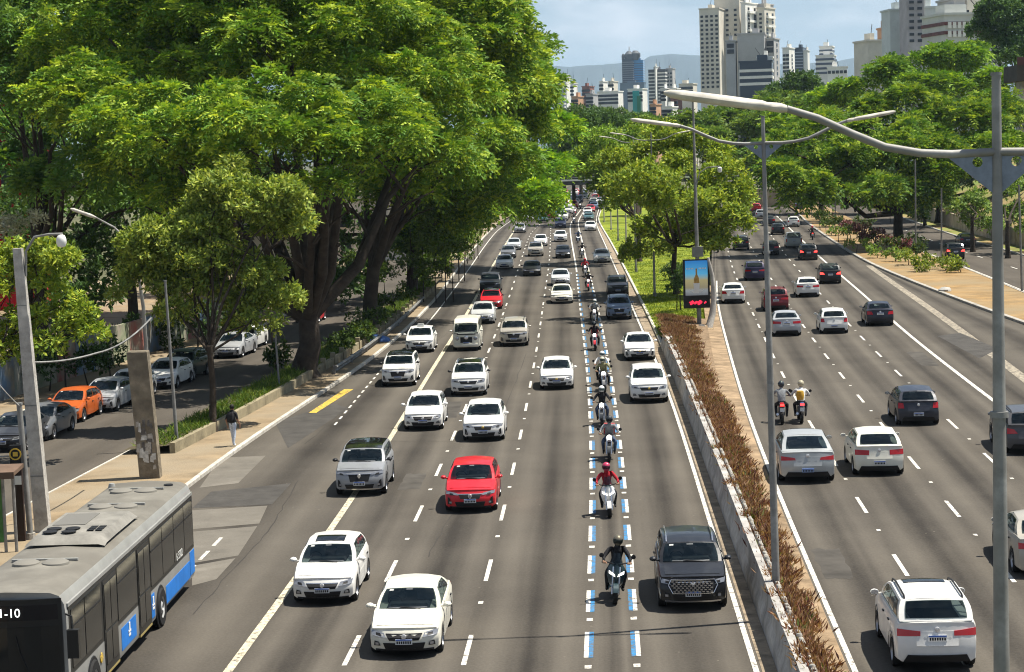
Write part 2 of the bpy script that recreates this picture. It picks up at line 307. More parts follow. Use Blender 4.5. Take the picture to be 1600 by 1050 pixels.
for fn, sg in ((d3, 1), (d4, -1)):
    dashes('blue_dash', fn, sg*.056, .11, 4.65, 2.5, 27.2-.05, 190, .006, PAINTB, lroad)
    dashes('white_dash', fn, -sg*.056, .11, 4.65, 2.5, 27.2-.05, 190, .0065, PAINTW, lroad)
    dashes('road_stud', fn, 0, .16, 4.65, .3, 30.8, 140, .007, PAINTW, lroad)
    ribbon('motorcycle_lane_line', fn, 0, .16, 196, 420, .006, PAINTW, lroad)
dashes('lane_dash', lambda Y: bus_l(Y)-3.35 if Y < 75 else (bus_l(Y)-3.35), 0, .12, 2.1, 1.3, 44, 62, .006, PAINTW, lroad)
dashes('lane_dash', lambda Y: bus_l(Y)-2.9, 0, .1, 2.0, 1.0, 88, 112, .006, PAINTW, lroad)
MB().grid([[tuple(G(482, 645, .008)), tuple(G(494, 645, .008))], [tuple(G(538, 608, .008)), tuple(G(552, 608, .008))]]).build('yellow_kerb_mark', PAINTY, lroad)
ribbon('edge_line', rl, 0, .13, 24, 170, ZR+.010, PAINTW, rroad)
for fn, Yo in ((ra, 51.5), (rb, 59.5), (rc, 68.9)):
    dashes('lane_dash', fn, 0, .12, 9.13, 2.8, Yo-27.39, 300, ZR+.006, PAINTW, rroad)
    dashes('road_stud', fn, .02, .12, 9.13, .25, Yo-21.2, 140, ZR+.007, PAINTW, rroad)
ribbon('solid_line', rd, 0, .2, 60, 330, ZR+.006, PAINTW, rroad)
ribbon('worn_concrete_strip', rs, 0, .55, 60, 185, ZR+.004, worn('worn_strip', (.33, .29, .22), .44), rroad, 1.5)
dashes('lane_dash', lambda Y: .5*fl(Y)+.5*fr(Y), 0, .14, 9, 3, 120, 260, ZR+.006, PAINTW, froad)
ribbon('edge_line', fl, .35, .12, 110, 240, ZR+.006, PAINTW, froad)
TAR = mat('tar_seam', (.042, .038, .033), .9)
def seam(pts, w_, z, parent, seed):
    g = random.Random(seed); rows = []; P_ = [G(x, y, z) for x, y in pts]
    for a, b in zip(P_[:-1], P_[1:]):
        for k in range(14):
            q = a.lerp(b, k/14); d = (b-a).normalized(); nn = Vector((-d.y, d.x, 0)); q = q+nn*g.uniform(-.05, .05); ww = w_*g.uniform(.4, 1.2); rows.append([tuple(q-nn*ww), tuple(q+nn*ww)])
    MB().grid(rows).build('tar_seam', TAR, parent)
seam([(668, 870), (730, 760), (768, 690), (826, 545)], .018, .005, lroad, 1); seam([(838, 549), (905, 548), (1010, 549)], .03, .005, lroad, 2); seam([(300, 960), (420, 830), (470, 745)], .02, .005, lroad, 3); pass
seam([(1240, 880), (1330, 1050)], .016, ZR+.005, rroad, 5);  seam([(700, 520), (560, 620), (470, 700)], .02, .005, lroad, 7); seam([(1190, 600), (1330, 596)], .02, ZR+.005, rroad, 8); seam([(610, 690), (830, 688)], .015, .005, lroad, 9)
# repair patches and concrete slabs in the bus lane
SLAB = mat('slab', (.145, .132, .11), .92, noise=(.5, .35), bump=(11, .5), scale2=(1.6, (.14, .127, .105))); PATCH = mat('asphalt_patch', (.06, .056, .05), .9, noise=(1, .3), bump=(14, .4))
def quad_patch(name, px, m, z, parent):
    return MB().add([tuple(G(x, y, z)) for x, y in px], [(0, 1, 2, 3)]).build(name, m, parent)
for q in (((290, 798), (418, 790), (405, 818), (286, 828)), ((286, 832), (402, 822), (372, 868), (300, 880)), ((300, 884), (368, 872), (338, 905), (300, 915)), ((345, 715), (415, 712), (372, 755), (312, 762))):
    quad_patch('concrete_slab', [q[3], q[2], q[1], q[0]], SLAB, .004, lroad)
for q in (((330, 768), (455, 755), (425, 788), (300, 794)), ((430, 660), (520, 630), (545, 638), (450, 700)), ((1500, 520), (1560, 545), (1530, 560), (1465, 525))):
    quad_patch('asphalt_patch', [q[3], q[2], q[1], q[0]], PATCH, .0045 if q[0][0] < 1000 else ZR+.0045, lroad if q[0][0] < 1000 else rroad)

PATS = mat('asphalt_patch_fresh', (.068, .062, .053), .92, noise=(.9, .35)); PATO = mat('asphalt_patch_old', (.092, .083, .069), .92, noise=(.9, .3))
for i, (px, py, w_, l_, m_, z_, rd_, f_) in enumerate(((705, 640, .8, 6, PATS, .0042, lroad, d1), (1300, 880, .8, 4, PATS, ZR+.0042, rroad, ra), (1440, 560, .9, 7, PATS, ZR+.0042, rroad, rc), (645, 752, .8, 3.5, PATS, .0042, lroad, d1))):
    c_ = G(px, py, z_); t_ = tang(f_, c_.y); n_ = Vector((t_.y, -t_.x, 0)); q = random.Random(i); pts = []
    for k in range(24):
        a = 2*math.pi*k/24; sx, sy = math.cos(a), math.sin(a); e = max(abs(sx), abs(sy)); pts.append(tuple(c_+n_*(sx/e*w_/2*q.uniform(.86, 1.08))+t_*(sy/e*l_/2*q.uniform(.92, 1.05))))
    MB().add(pts, [tuple(reversed(range(24)))]).build('asphalt_patch', m_, rd_)
# ------------------------------------------------------------------ cars
# profile in metres from the front bumper: hood edge z, cowl, roof front, roof top, roof rear, rear glass base, tail z
STY = {
 'hatch':  dict(L=3.98, W=1.72, hz=.74, cowl=(1.02, .98), rf=(1.72, 1.41), rt=(2.3, 1.49), rr=(3.42, 1.40), rb=(3.86, 1.02), tz=.96, wf=.80, wr=3.32, roof=.70),
 'sedan':  dict(L=4.38, W=1.74, hz=.73, cowl=(1.12, .96), rf=(1.86, 1.38), rt=(2.4, 1.46), rr=(3.20, 1.38), rb=(3.80, 1.05), tz=1.0, wf=.84, wr=3.46, roof=.69),
 'suv':    dict(L=4.30, W=1.80, hz=.90, cowl=(1.08, 1.09), rf=(1.70, 1.53), rt=(2.3, 1.62), rr=(3.76, 1.55), rb=(4.16, 1.12), tz=1.04, wf=.84, wr=3.48, roof=.74),
 'coupe_suv': dict(L=4.70, W=1.90, hz=.88, cowl=(1.25, 1.08), rf=(1.95, 1.50), rt=(2.5, 1.60), rr=(3.30, 1.52), rb=(4.42, 1.12), tz=1.06, wf=.90, wr=3.76, roof=.68),
 'pickup': dict(L=5.15, W=1.86, hz=.98, cowl=(1.28, 1.14), rf=(1.86, 1.60), rt=(2.3, 1.74), rr=(3.18, 1.70), rb=(3.40, 1.16), tz=1.12, wf=.95, wr=4.1, roof=.76),
 'kombi':  dict(L=4.40, W=1.72, hz=1.12, cowl=(.10, 1.16), rf=(.38, 1.74), rt=(.9, 1.96), rr=(4.18, 1.90), rb=(4.36, 1.24), tz=1.16, wf=.95, wr=3.35, roof=.80),
}
def _var(k, **d): STY[k+'_b'] = dict(STY[k], **d)
_var('hatch', L=4.06, W=1.75, hz=.78, cowl=(.95, 1.0), rf=(1.74, 1.43), rt=(2.2, 1.50), rr=(3.30, 1.44), rb=(3.94, 1.06), tz=1.0, wf=.82, wr=3.36, roof=.71)
_var('sedan', L=4.55, W=1.78, hz=.72, cowl=(1.22, .95), rf=(2.02, 1.38), rt=(2.5, 1.45), rr=(3.20, 1.38), rb=(4.02, 1.06), tz=1.03, wf=.88, wr=3.58, roof=.67)
_var('suv', L=4.22, W=1.79, hz=.94, cowl=(1.0, 1.10), rf=(1.58, 1.52), rt=(2.1, 1.61), rr=(3.70, 1.58), rb=(4.06, 1.14), tz=1.06, wf=.82, wr=3.40, roof=.76)
WR = .32
class Car:
    def __init__(s, key):
        s.vb = key.endswith('_b'); s.key = key; key = key.replace('_b', ''); s.k = key; s.__dict__.update(STY[s.key]); s.hw = s.W/2; s.low = .2 if key in ('hatch', 'sedan') else .25
        a = [0, .12, .3]; 
        for w_ in (s.wf, s.wr): a += [w_+.39*c for c in (-1.0, -.96, -.8, -.5, 0, .5, .8, .96, 1.0)]
        a += [1.45, 1.9, 2.4, s.L-.3, s.L-.1, s.L]; a = sorted(set(round(x, 3) for x in a)); s.st = [a[0]]
        for x in a[1:]:
            if x-s.st[-1] > .012: s.st.append(x)
    def sh(s, x):
        return float(np.interp(x, [0, .14, s.cowl[0], s.rb[0], s.L-.05, s.L], [s.hz-.05, s.hz, s.cowl[1], s.rb[1], s.tz, s.tz-.04] if s.rb[0] < s.L-.06 else [s.hz-.05, s.hz, s.cowl[1], s.rb[1], s.rb[1]-.01, s.rb[1]-.05]))
    def wid(s, x):
        return s.hw*float(np.interp(x, [0, .3, 1.1, s.L-1., s.L-.2, s.L], [.93, .975, 1, 1, .97, .93]))
    def shift(s, x, fy):
        k = .26 if s.k != 'kombi' else .16
        return k*abs(fy)**2.6*max(0, 1-x/.95)-.17*abs(fy)**2.6*max(0, 1-(s.L-x)/.8)
    def side_pts(s, x):
        sh, wd, zb = s.sh(x), s.wid(x), s.low
        za = zb
        for w_ in (s.wf, s.wr):
            d = abs(x-w_)
            if d < .39: za = max(za, WR-.01+math.sqrt(max(0, .39**2-d*d)))
        return [(.88*wd, za), (.985*wd, max(zb+.06, za)), (wd, max(.5*(zb+sh), za+.02)), (.99*wd, sh-.12), (.93*wd, sh-.012)]
    def P(s, x, y, z): return (x+s.shift(x, y/s.hw)-s.L/2, y, z)
    def section(s, x):
        sp = s.side_pts(x); pts = [(y, z) for y, z in sp]; y4, z4 = sp[-1]
        top = [(y4*f, z4+.035*(1-f*f)) for f in (.65, .33, 0, -.33, -.65)]
        return pts+top+[(-y, z) for y, z in reversed(sp)]
    def fx(s, z, front=True):
        if s.k == 'kombi': return float(np.interp(z, [.2, .35, .55, .8, 1.2], [.07, 0, .05, .05, .07])) if front else 0.
        hz = s.hz if front else s.tz
        return float(np.interp(z, [s.low, s.low+.14, .55, hz-.14, hz], [.07, .0, .0, .06, .15])) if front else float(np.interp(z, [s.low, s.low+.14, .6, .74, hz], [.07, .0, .0, .05, .10]))
    def face(s, y, z, front=True, off=.0):
        if front: return (s.fx(z)+s.shift(0, y/s.hw)-s.L/2-off, y, z)
        return (s.L-s.fx(z, False)+s.shift(s.L, y/s.hw)-s.L/2+off, y, z)
    def fpatch(s, mb, quad, front=True, off=.014, mi=0, n=4):
        """quad: (y,z) corners a,b,c,d; a->b along y at the bottom, d->c at the top"""
        a, b, c, d = quad; rows = []
        for j in range(3):
            v = j/2; r_ = []
            for i in range(n+1):
                u = i/n
                y = (a[0]*(1-u)+b[0]*u)*(1-v)+(d[0]*(1-u)+c[0]*u)*v; z = (a[1]*(1-u)+b[1]*u)*(1-v)+(d[1]*(1-u)+c[1]*u)*v
                r_.append(s.face(y, z, front, off))
            rows.append(r_)
        mb.grid(rows, mi)
        # rim back to the body so that the piece has thickness
        ring = rows[0]+[r_[-1] for r_ in rows[1:]]+rows[-1][-2::-1]+[r_[0] for r_ in rows[-2:0:-1]]
        sg = 1 if front else -1
        mb.grid([ring+[ring[0]], [(p[0]+sg*(off+.02), p[1], p[2]) for p in ring+[ring[0]]]], mi)
        return mb
    # greenhouse surfaces, u along, v up
    def roofz(s, x): return float(np.interp(x, [s.rf[0], s.rt[0], s.rr[0]], [s.rf[1], s.rt[1], s.rr[1]]))
    def g_side(s, u, v, sd):
        xb = s.cowl[0]+.08+(s.rb[0]-s.cowl[0]-.12)*u; xt = s.rf[0]+(s.rr[0]-s.rf[0])*u
        zb = s.sh(xb)-.015; zt = s.roofz(xt)-.055; yb = .90*s.wid(xb); yt = s.roof*s.hw*1.04
        bul = .035*math.sin(math.pi*v)
        return (xb+(xt-xb)*v-s.L/2, sd*(yb+(yt-yb)*v+bul), zb+(zt-zb)*v)
    def g_front(s, u, v):
        f = 2*u-1; b = s.g_side(0, 0, 1); t = s.g_side(0, 1, 1); y = f*(b[1]+(t[1]-b[1])*v+.035*math.sin(math.pi*v)*abs(f))
        cb = .13*(1-f*f)
        return (b[0]+(t[0]-b[0])*v-cb*(1-.45*v), y, b[2]+(t[2]-b[2])*v+.04*(1-f*f)*(v+.2)+.02*math.sin(math.pi*v))
    def g_rear(s, u, v):
        f = 2*u-1; b = s.g_side(1, 0, 1); t = s.g_side(1, 1, 1); y = f*(b[1]+(t[1]-b[1])*v+.035*math.sin(math.pi*v)*abs(f))
        cb = .07*(1-f*f)
        return (b[0]+(t[0]-b[0])*v+cb, y, b[2]+(t[2]-b[2])*v+.035*(1-f*f)*(v+.2)+.015*math.sin(math.pi*v))
    def g_roof(s, u, v):
        x = s.rf[0]+(s.rr[0]-s.rf[0])*u; f = 2*v-1; cf = -.13*.55*(1-f*f)*(1-u)+.07*(1-f*f)*u
        z = s.roofz(x)-.055+.05*(1-abs(f)**(2+min(1, 5*u, 5*(1-u))))
        return (x+cf-s.L/2, f*s.roof*s.hw*1.04, z)
    def patch(s, mb, fn, u0, u1, v0, v1, off, n=6, k=4, mi=0, sd=1, flip=False):
        rows = []; c = Vector((0, 0, .9))
        for j in range(k+1):
            r_ = []
            for i in range(n+1):
                p = Vector(fn(u0+(u1-u0)*i/n, v0+(v1-v0)*j/k))
                if off:
                    e = 1e-3; q1 = Vector(fn(u0+(u1-u0)*i/n+e, v0+(v1-v0)*j/k)); q2 = Vector(fn(u0+(u1-u0)*i/n, v0+(v1-v0)*j/k+e))
                    nn = (q1-p).cross(q2-p); nn.normalize()
                    if nn.dot(p-c) < 0: nn = -nn
                    p = p+nn*off
                r_.append(p)
            rows.append(r_)
        mb.grid(rows, mi, flip)
        if off:
            ring = rows[0]+[r_[-1] for r_ in rows[1:]]+rows[-1][-2::-1]+[r_[0] for r_ in rows[-2:0:-1]]
            mb.grid([ring+[ring[0]], [p+(c-p).normalized()*off*1.6 for p in ring+[ring[0]]]], mi)
        return mb
    def body(s, mb):
        rows = [[s.P(x, y, z) for y, z in s.section(x)] for x in s.st]
        # end caps follow the bumper profile
        sp0 = s.section(s.st[0]); n5 = 5
        for front, x in ((True, s.st[0]), (False, s.st[-1])):
            ring = rows[0] if front else rows[-1]; sp = s.side_pts(x); cap = []
            for i in range(5):
                y, z = sp[i]
                if i < 4: cap.append([s.face(y*f, z, front) for f in (1, .65, .33, 0, -.33, -.65, -1)])
                else: cap.append([s.face(y*f, z+.035*(1-f*f), front) for f in (1, .65, .33, 0, -.33, -.65, -1)])
            new = [cap[i][0] for i in range(4)]+cap[4]+[cap[i][-1] for i in range(3, -1, -1)]
            if front: rows[0] = new
            else: rows[-1] = new
            mb.grid(cap, 0, flip=not front)
        i0 = len(mb.f); mb.grid(rows, 0)
        for i in range(i0, len(mb.f)):                        # floor of the cabin at belt height is dark trim
            f = mb.f[i]; xm = sum(mb.v[k][0] for k in f)/4+s.L/2; ym = max(abs(mb.v[k][1]) for k in f); zs = [mb.v[k][2] for k in f]
            if s.cowl[0]+.05 < xm < s.rb[0]-.1 and ym < .90*s.hw and max(zs)-min(zs) < .2: mb.m[i] = 1
        W_ = s.windows(); s.patch(mb, s.g_roof, 0, 1, 0, 1, 0, 8, 4)
        for fn, ws in ((lambda u, v: s.g_side(u, v, 1), W_['side']), (lambda u, v: s.g_side(u, v, -1), W_['side']), (s.g_front, W_['front']), (s.g_rear, W_['rear'])):
            us = sorted({0, 1, .25, .5, .75}.union(*[(a+.008, b-.008) for a, b, _, _ in ws])); vs_ = sorted({0, 1, .35, .65}.union(*[(c+.01, d-.01) for _, _, c, d in ws]))
            for j in range(len(vs_)-1):
                for i in range(len(us)-1):
                    uc, vc = (us[i]+us[i+1])/2, (vs_[j]+vs_[j+1])/2
                    if any(a < uc < b and c < vc < d for a, b, c, d in ws): continue
                    mb.add([fn(us[i], vs_[j]), fn(us[i+1], vs_[j]), fn(us[i+1], vs_[j+1]), fn(us[i], vs_[j+1])], [(0, 1, 2, 3)], 0)
        return mb
    def windows(s):
        ws = {'kombi': ((.02, .20), (.24, .48), (.51, .74), (.77, .95)), 'pickup': ((.10, .50), (.54, .92)), 'sedan': ((.09, .50), (.53, .86))}.get(s.k, ((.09, .46), (.49, .74), (.77, .91)))
        return dict(front=[(.055, .945, .04, .93)], rear=[(.08, .92, .12 if s.k != 'kombi' else .1, .90)], side=[(a, b, .10, .88) for a, b in ws])
    def side_at(s, x, z, sd, off):
        sp = s.side_pts(x); y = float(np.interp(z, [p[1] for p in sp], [p[0] for p in sp])); return (x+s.shift(x, y/s.hw)-s.L/2, sd*(y+off), z)
CARM = {}
CABIN = mat('cabin_trim', (.03, .03, .032), .8); SEAT = mat('seat_fabric', (.14, .135, .13), .9, noise=(5, .3)); SEATD = mat('dash_plastic', (.05, .05, .052), .6)
WHTS = mat('sticker_white', (.5, .5, .48), .6); GRYM = mat('mirror_grey', (.10, .105, .11), .4, noise=(6, .6))
def wheel_meshes():
    t = MB(); t.lathe([(.2, -.1), (.30, -.105), (.32, -.07), (.32, .07), (.30, .105), (.2, .1)], 20, axis='y')
    r_ = MB(); r_.lathe([(.0, .055), (.05, .06), (.2, .045), (.215, .095), (.2, .1)], 20, 0, axis='y'); r_.lathe([(.2, -.1), (.215, -.095), (.2, -.045), (.05, -.06), (.0, -.055)], 20, 0, axis='y')
    for sd in (-1, 1):
        for k in range(5):
            a = 2*math.pi*k/5
            for da in (0,):
                ps = [(.075, -.34), (.185, -.36), (.185, .36), (.075, .34)]
                r_.add([(rr*math.cos(a+aa), sd*(.0625 if rr < .1 else .0565), rr*math.sin(a+aa)) for rr, aa in ps], [(0, 1, 2, 3)], 1)
    return t.mesh('tyre', RUB, 40), r_.mesh('rim', [RIM, DARK], 40)
TYRE, RIMM = wheel_meshes()
def car_meshes(key):
    """shared part meshes for one body style: list of (name, mesh, parent index or None, painted)"""
    if key in CARM: return CARM[key]
    c = Car(key); A = []; hw = c.hw; okey = key; vb = c.vb; key = c.k
    def add(name, mb, m, smooth=38, painted=False, parent=None, kind=None):
        A.append(dict(name=name, me=mb.mesh(name, m, smooth), painted=painted, parent=parent, kind=kind)); return len(A)-1
    add('body', c.body(MB()), [PAINT, CABIN], 38, True)
    xs_ = c.cowl[0]+(.95 if key != 'kombi' else 1.1)-c.L/2; zb_ = c.sh(c.cowl[0]+.9)
    for y in (-.36, .36):
        add('seat', MB().box((xs_, y, zb_+.08), (.14, .46, .26), taper=.85), SEAT, 40); add('headrest', MB().box((xs_+.04, y, zb_+.27), (.09, .24, .14), taper=.9), SEAT, 40, parent=len(A)-1)
    if key != 'pickup': add('rear_bench', MB().box((xs_+.85, 0, zb_+.06), (.14, 1.1, .22), taper=.92), SEAT, 40)
    m = MB(); yw = -.36
    rows = [[(xs_-.42+.05*math.cos(a)*.4, yw*-1+.17*math.cos(a)*1.0+.016*math.cos(b)*math.cos(a), zb_+.05+.17*math.sin(a)*.8+.016*math.sin(b)) for b in [k*math.pi/2 for k in range(4)]] for a in [k*math.pi/6 for k in range(13)]]
    m.grid(rows, 0, close=True); add('steering_wheel', m, DARK, 60)
    add('dashboard', MB().box((c.cowl[0]+.42-c.L/2, 0, zb_-.01), (.4, 1.3*hw, .12), taper=.8), SEATD, 40)
    add('windshield', c.patch(MB(), c.g_front, .055, .945, .04, .93, .012, 8, 4), GLASS, 40)
    add('rear_window', c.patch(MB(), c.g_rear, .08, .92, .12 if key != 'kombi' else .1, .90, .012, 8, 4), GLASS, 40)
    ws = {'kombi': ((.02, .20), (.24, .48), (.51, .74), (.77, .95)), 'pickup': ((.10, .50), (.54, .92)), 'sedan': ((.09, .50), (.53, .86))}.get(key, ((.09, .46), (.49, .74), (.77, .91)))
    for sd in (1, -1):
        for a, b in ws: add('side_window', c.patch(MB(), lambda u, v: c.g_side(u, v, sd), a, b, .10, .88, .012, 4, 3), GLASS, 40)
    # lamps, grille and bumper pieces on the front
    hz = c.hz
    for sd in (1, -1):
        if key == 'kombi':
            m = MB(); m.lathe([(.0, -.075), (.10, -.06), (.125, -.02), (.13, .06)], 16, 0, (c.face(sd*.56, .78, True)[0], sd*.56, .78), axis='x'); add('headlight', m, LAMP)
        else:
            q = [(sd*.50*hw, hz-.20), (sd*.90*hw, hz-.16), (sd*.93*hw, hz-.045), (sd*.56*hw, hz-.10)] if not vb else [(sd*.44*hw, hz-.165), (sd*.92*hw, hz-.13), (sd*.95*hw, hz-.03), (sd*.50*hw, hz-.095)]
            if sd < 0: q = [q[1], q[0], q[3], q[2]]
            i = add('headlight', c.fpatch(MB(), q), LAMP, kind='headlight')
            q2 = [(sd*.62*hw, hz-.17), (sd*.78*hw, hz-.155), (sd*.78*hw, hz-.10), (sd*.66*hw, hz-.11)]
            if sd < 0: q2 = [q2[1], q2[0], q2[3], q2[2]]
            add('lamp_bulb', c.fpatch(MB(), q2, off=.02), DARK, parent=i)
            f = [(sd*.66*hw, c.low+.13), (sd*.84*hw, c.low+.13), (sd*.82*hw, c.low+.24), (sd*.70*hw, c.low+.22)] if not vb else [(sd*.72*hw, c.low+.10), (sd*.86*hw, c.low+.12), (sd*.86*hw, c.low+.36), (sd*.78*hw, c.low+.32)]
            if sd < 0: f = [f[1], f[0], f[3], f[2]]
            i = add('fog_light_recess', c.fpatch(MB(), f), DARK); add('fog_light', c.fpatch(MB(), [(sd*.75*hw-.04, c.low+.15), (sd*.75*hw+.04, c.low+.15), (sd*.75*hw+.04, c.low+.21), (sd*.75*hw-.04, c.low+.21)], off=.02), LAMP, parent=i)
        t = {'hatch': ((.66, .72), (.93, .72), (.92, .95), (.70, .93)), 'sedan': ((.52, .74), (.93, .74), (.92, .95), (.60, .92)), 'suv': ((.52, .80), (.93, .78), (.92, .99), (.66, .95)),
             'coupe_suv': ((.42, .82), (.93, .80), (.93, .95), (.46, .90)), 'pickup': ((.82, .70), (.95, .70), (.95, 1.06), (.82, 1.06)), 'kombi': ((.76, .72), (.90, .72), (.90, .98), (.76, .98))}[key]
        q = [(sd*a*hw, z) for a, z in t]
        if vb: q = [(sd*(.40 if i_ in (0, 3) else .94)*hw, z+(.03 if i_ in (0, 1) else -.02)) for i_, (a, z) in enumerate(t)]
        if sd < 0: q = [q[1], q[0], q[3], q[2]]
        add('tail_light', c.fpatch(MB(), q, False), TAIL, kind='tail')
    if key == 'kombi':
        i = add('grille', c.fpatch(MB(), [(-.36, .52), (.36, .52), (.36, .86), (-.36, .86)]), DARK)
        m = MB(); m.lathe([(.0, 0), (.1, 0), (.12, .01)], 16, 0, (c.face(0, .84, True, .035)[0], 0, .84), axis='x'); add('emblem', m, BADGE, parent=i)
        add('front_bumper', c.fpatch(MB(), [(-.82*hw, .30), (.82*hw, .30), (.82*hw, .46), (-.82*hw, .46)], off=.07, n=6), PAINT, painted=True)
        add('vent_band', c.fpatch(MB(), [(-.66*hw, 1.0), (.66*hw, 1.0), (.66*hw, 1.06), (-.66*hw, 1.06)], n=6), DARK)
    else:
        i = add('grille', c.fpatch(MB(), [(-.40*hw, hz-.27), (.40*hw, hz-.27), (.50*hw, hz-.13), (-.50*hw, hz-.13)] if not vb else [(-.36*hw, c.low+.30), (.36*hw, c.low+.30), (.44*hw, hz-.12), (-.44*hw, hz-.12)], n=6), DARK, kind='grille')
        add('chrome_bar', c.fpatch(MB(), [(-.48*hw, hz-.135), (.48*hw, hz-.135), (.50*hw, hz-.112), (-.50*hw, hz-.112)], off=.022, n=6), CHR, parent=i, kind='chrome')
        add('emblem', MB().lathe([(.0, -.03), (.055, -.025), (.065, .01)], 14, 0, (c.face(0, hz-.18, True)[0], 0, hz-.18), axis='x'), BADGE, parent=i, kind='emblem')
        add('lower_intake', c.fpatch(MB(), [(-.52*hw, c.low+.05), (.52*hw, c.low+.05), (.58*hw, c.low+.20), (-.58*hw, c.low+.20)], n=6), DARK)
        add('bumper_lip', c.fpatch(MB(), [(-.80*hw, c.low+.0), (.80*hw, c.low+.0), (.80*hw, c.low+.045), (-.80*hw, c.low+.045)], off=.016, n=6), DARK if key != 'suv' else CHR)
    def plate(zc, front):
        m = MB(); c.fpatch(m, [(-.2, zc), (.2, zc), (.2, zc+.13), (-.2, zc+.13)], front, .03, n=1); x = [p[0] for p in m.v][0]; sg = -1 if front else 1
        m.box((x+sg*.002, 0, zc+.112), (.008, .38, .026), 2)
        for k in range(7): m.box((x+sg*.002, -.155+.0517*k, zc+.05), (.008, .034, .062), 1)
        return m
    PM = [mat('plate_plain', (.62, .63, .62), .5), DARK, PLATEB]
    add('number_plate', plate(c.low+.17, True), PM, None, kind='plate')
    add('rear_bumper', c.fpatch(MB(), [(-.80*hw, c.low), (.80*hw, c.low), (.70*hw, c.low+.17), (-.70*hw, c.low+.17)], False, n=6), DARK)
    add('rear_number_plate', plate(.42 if key.split('_b')[0] in ('hatch', 'coupe_suv') else .72, False), PM, None, kind='rplate')
    add('emblem', MB().lathe([(.065, -.01), (.055, .025), (.0, .03)], 14, 0, (c.face(0, c.tz-.1, False)[0], 0, c.tz-.1), axis='x'), BADGE)
    add('wiper', MB().tube([c.patch and tuple(Vector(c.g_front(.30, .02))+Vector((-.03, 0, .02))), tuple(Vector(c.g_front(.62, .09))+Vector((-.03, 0, .025)))], .012, 4), DARK, None)
    hb = lambda u, v: (lambda x, f: (lambda y4, z4: c.P(x, y4*f, z4+.035*(1-f*f)))(*c.side_pts(x)[-1]))(.26+(c.cowl[0]-.10-.26)*u, (2*v-1)*.86)
    if key != 'kombi':
        add('hood', c.patch(MB(), hb, 0, 1, 0, 1, .009, 6, 6), PAINT, 45, True, kind='hood')
        add('tailgate', c.fpatch(MB(), [(-.5*hw, .62), (.5*hw, .62), (.5*hw, c.tz-.13), (-.5*hw, c.tz-.13)], False, .008, n=6), PAINT, 45, True)
    add('windshield_sticker', c.patch(MB(), c.g_front, .80, .87, .80, .88, .016, 2, 2), WHTS, None, kind='sticker'); add('interior_mirror', c.patch(MB(), c.g_front, .44, .56, .82, .88, .016, 2, 2), GRYM, None, kind='sticker')
    add('dashboard_items', c.patch(MB(), c.g_front, .2, .8, .05, .09, .016, 6, 1), GRYM, None, kind='sticker')
    # doors
    xm = {'kombi': 1.35, 'pickup': 2.3}.get(key, (c.cowl[0]+c.rb[0])/2-.12); x0 = {'kombi': .45}.get(key, c.wf+.45); x1 = {'kombi': 2.4, 'pickup': 3.32}.get(key, c.wr-.12)
    for sd in (1, -1):
        for a, b in ((x0, xm-.012), (xm+.012, x1)):
            m = MB(); rows = []
            for j in range(5):
                r_ = []
                for k in range(5):
                    x = a+(b-a)*k/4; z0, z1 = c.low+.14, c.sh(x)-.07
                    xx = x if not (b == x1 and j < 2) else a+(b-.22*(2-j)/2-a)*k/4
                    r_.append(c.side_at(xx, z0+(z1-z0)*j/4, sd, .007))
                rows.append(r_)
            m.grid(rows, 0, flip=(sd < 0)); i = add('door', m, PAINT, 38, True)
            add('handle', MB().box(c.side_at(b-.22, c.sh(b)-.17, sd, .02), (.17, .03, .03)), DARK, None, parent=i)
        mp = Vector(c.g_side(.03, .10, sd)); m = MB()
        m.tube([mp+Vector((.02, 0, -.02)), mp+Vector((0, sd*.12, .0))], .025, 5)
        rows = []
        for k, (sx, rr) in enumerate(((-.09, .3), (-.06, .85), (0, 1), (.055, .95))): rows.append([(mp.x+sx, mp.y+sd*.17+.10*rr*math.cos(t_*math.pi/4), mp.z+.03+.065*rr*math.sin(t_*math.pi/4)) for t_ in range(8)])
        m.grid(rows, 0, close=True); m.add(rows[0], [tuple(range(8))]); m.add(rows[-1], [tuple(range(8))]); add('mirror', m, PAINT, 50, True, kind='mirror')
        add('mirror_glass', MB().add([(mp.x+.058, mp.y+sd*.17+.08*math.cos(t_*math.pi/4), mp.z+.03+.05*math.sin(t_*math.pi/4)) for t_ in range(8)], [tuple(range(8))]), CHR, None, parent=len(A)-1)
        if key in ('suv', 'coupe_suv'):
            m = MB(); pts = [Vector(c.g_roof(u, .5+sd*.44))+Vector((0, 0, .05*(0 < u_ < 6)+.0)) for u_, u in enumerate((.04, .08, .3, .5, .7, .92, .97))]; m.tube(pts, .022, 6); add('roof_rail', m, DARK, 50, kind='rail')
    if key in ('suv', 'pickup'):
        for sd in (1, -1):
            for w_ in (c.wf, c.wr):
                m = MB(); rows = [[], []]
                for k in range(11):
                    a = math.pi*k/10
                    for ii, rr in enumerate((.385, .46)):
                        x, z = w_+rr*math.cos(a), WR+rr*math.sin(a)*.98; rows[ii].append(c.side_at(x, z, sd, .012))
                m.grid(rows, 0, flip=(sd < 0)); add('arch_trim', m, DARK, 40)
    if key == 'pickup':
        add('cargo_bed', MB().add([(3.5-c.L/2, -.74, 1.185), (5.02-c.L/2, -.72, 1.16), (5.02-c.L/2, .72, 1.16), (3.5-c.L/2, .74, 1.185)], [(0, 1, 2, 3)]), DARK, None)
    add('underbody', MB().box((0, 0, .33), (c.L-.5, 1.35*hw, .22)), DARK, None)
    CARM[okey] = (c, A); return CARM[okey]
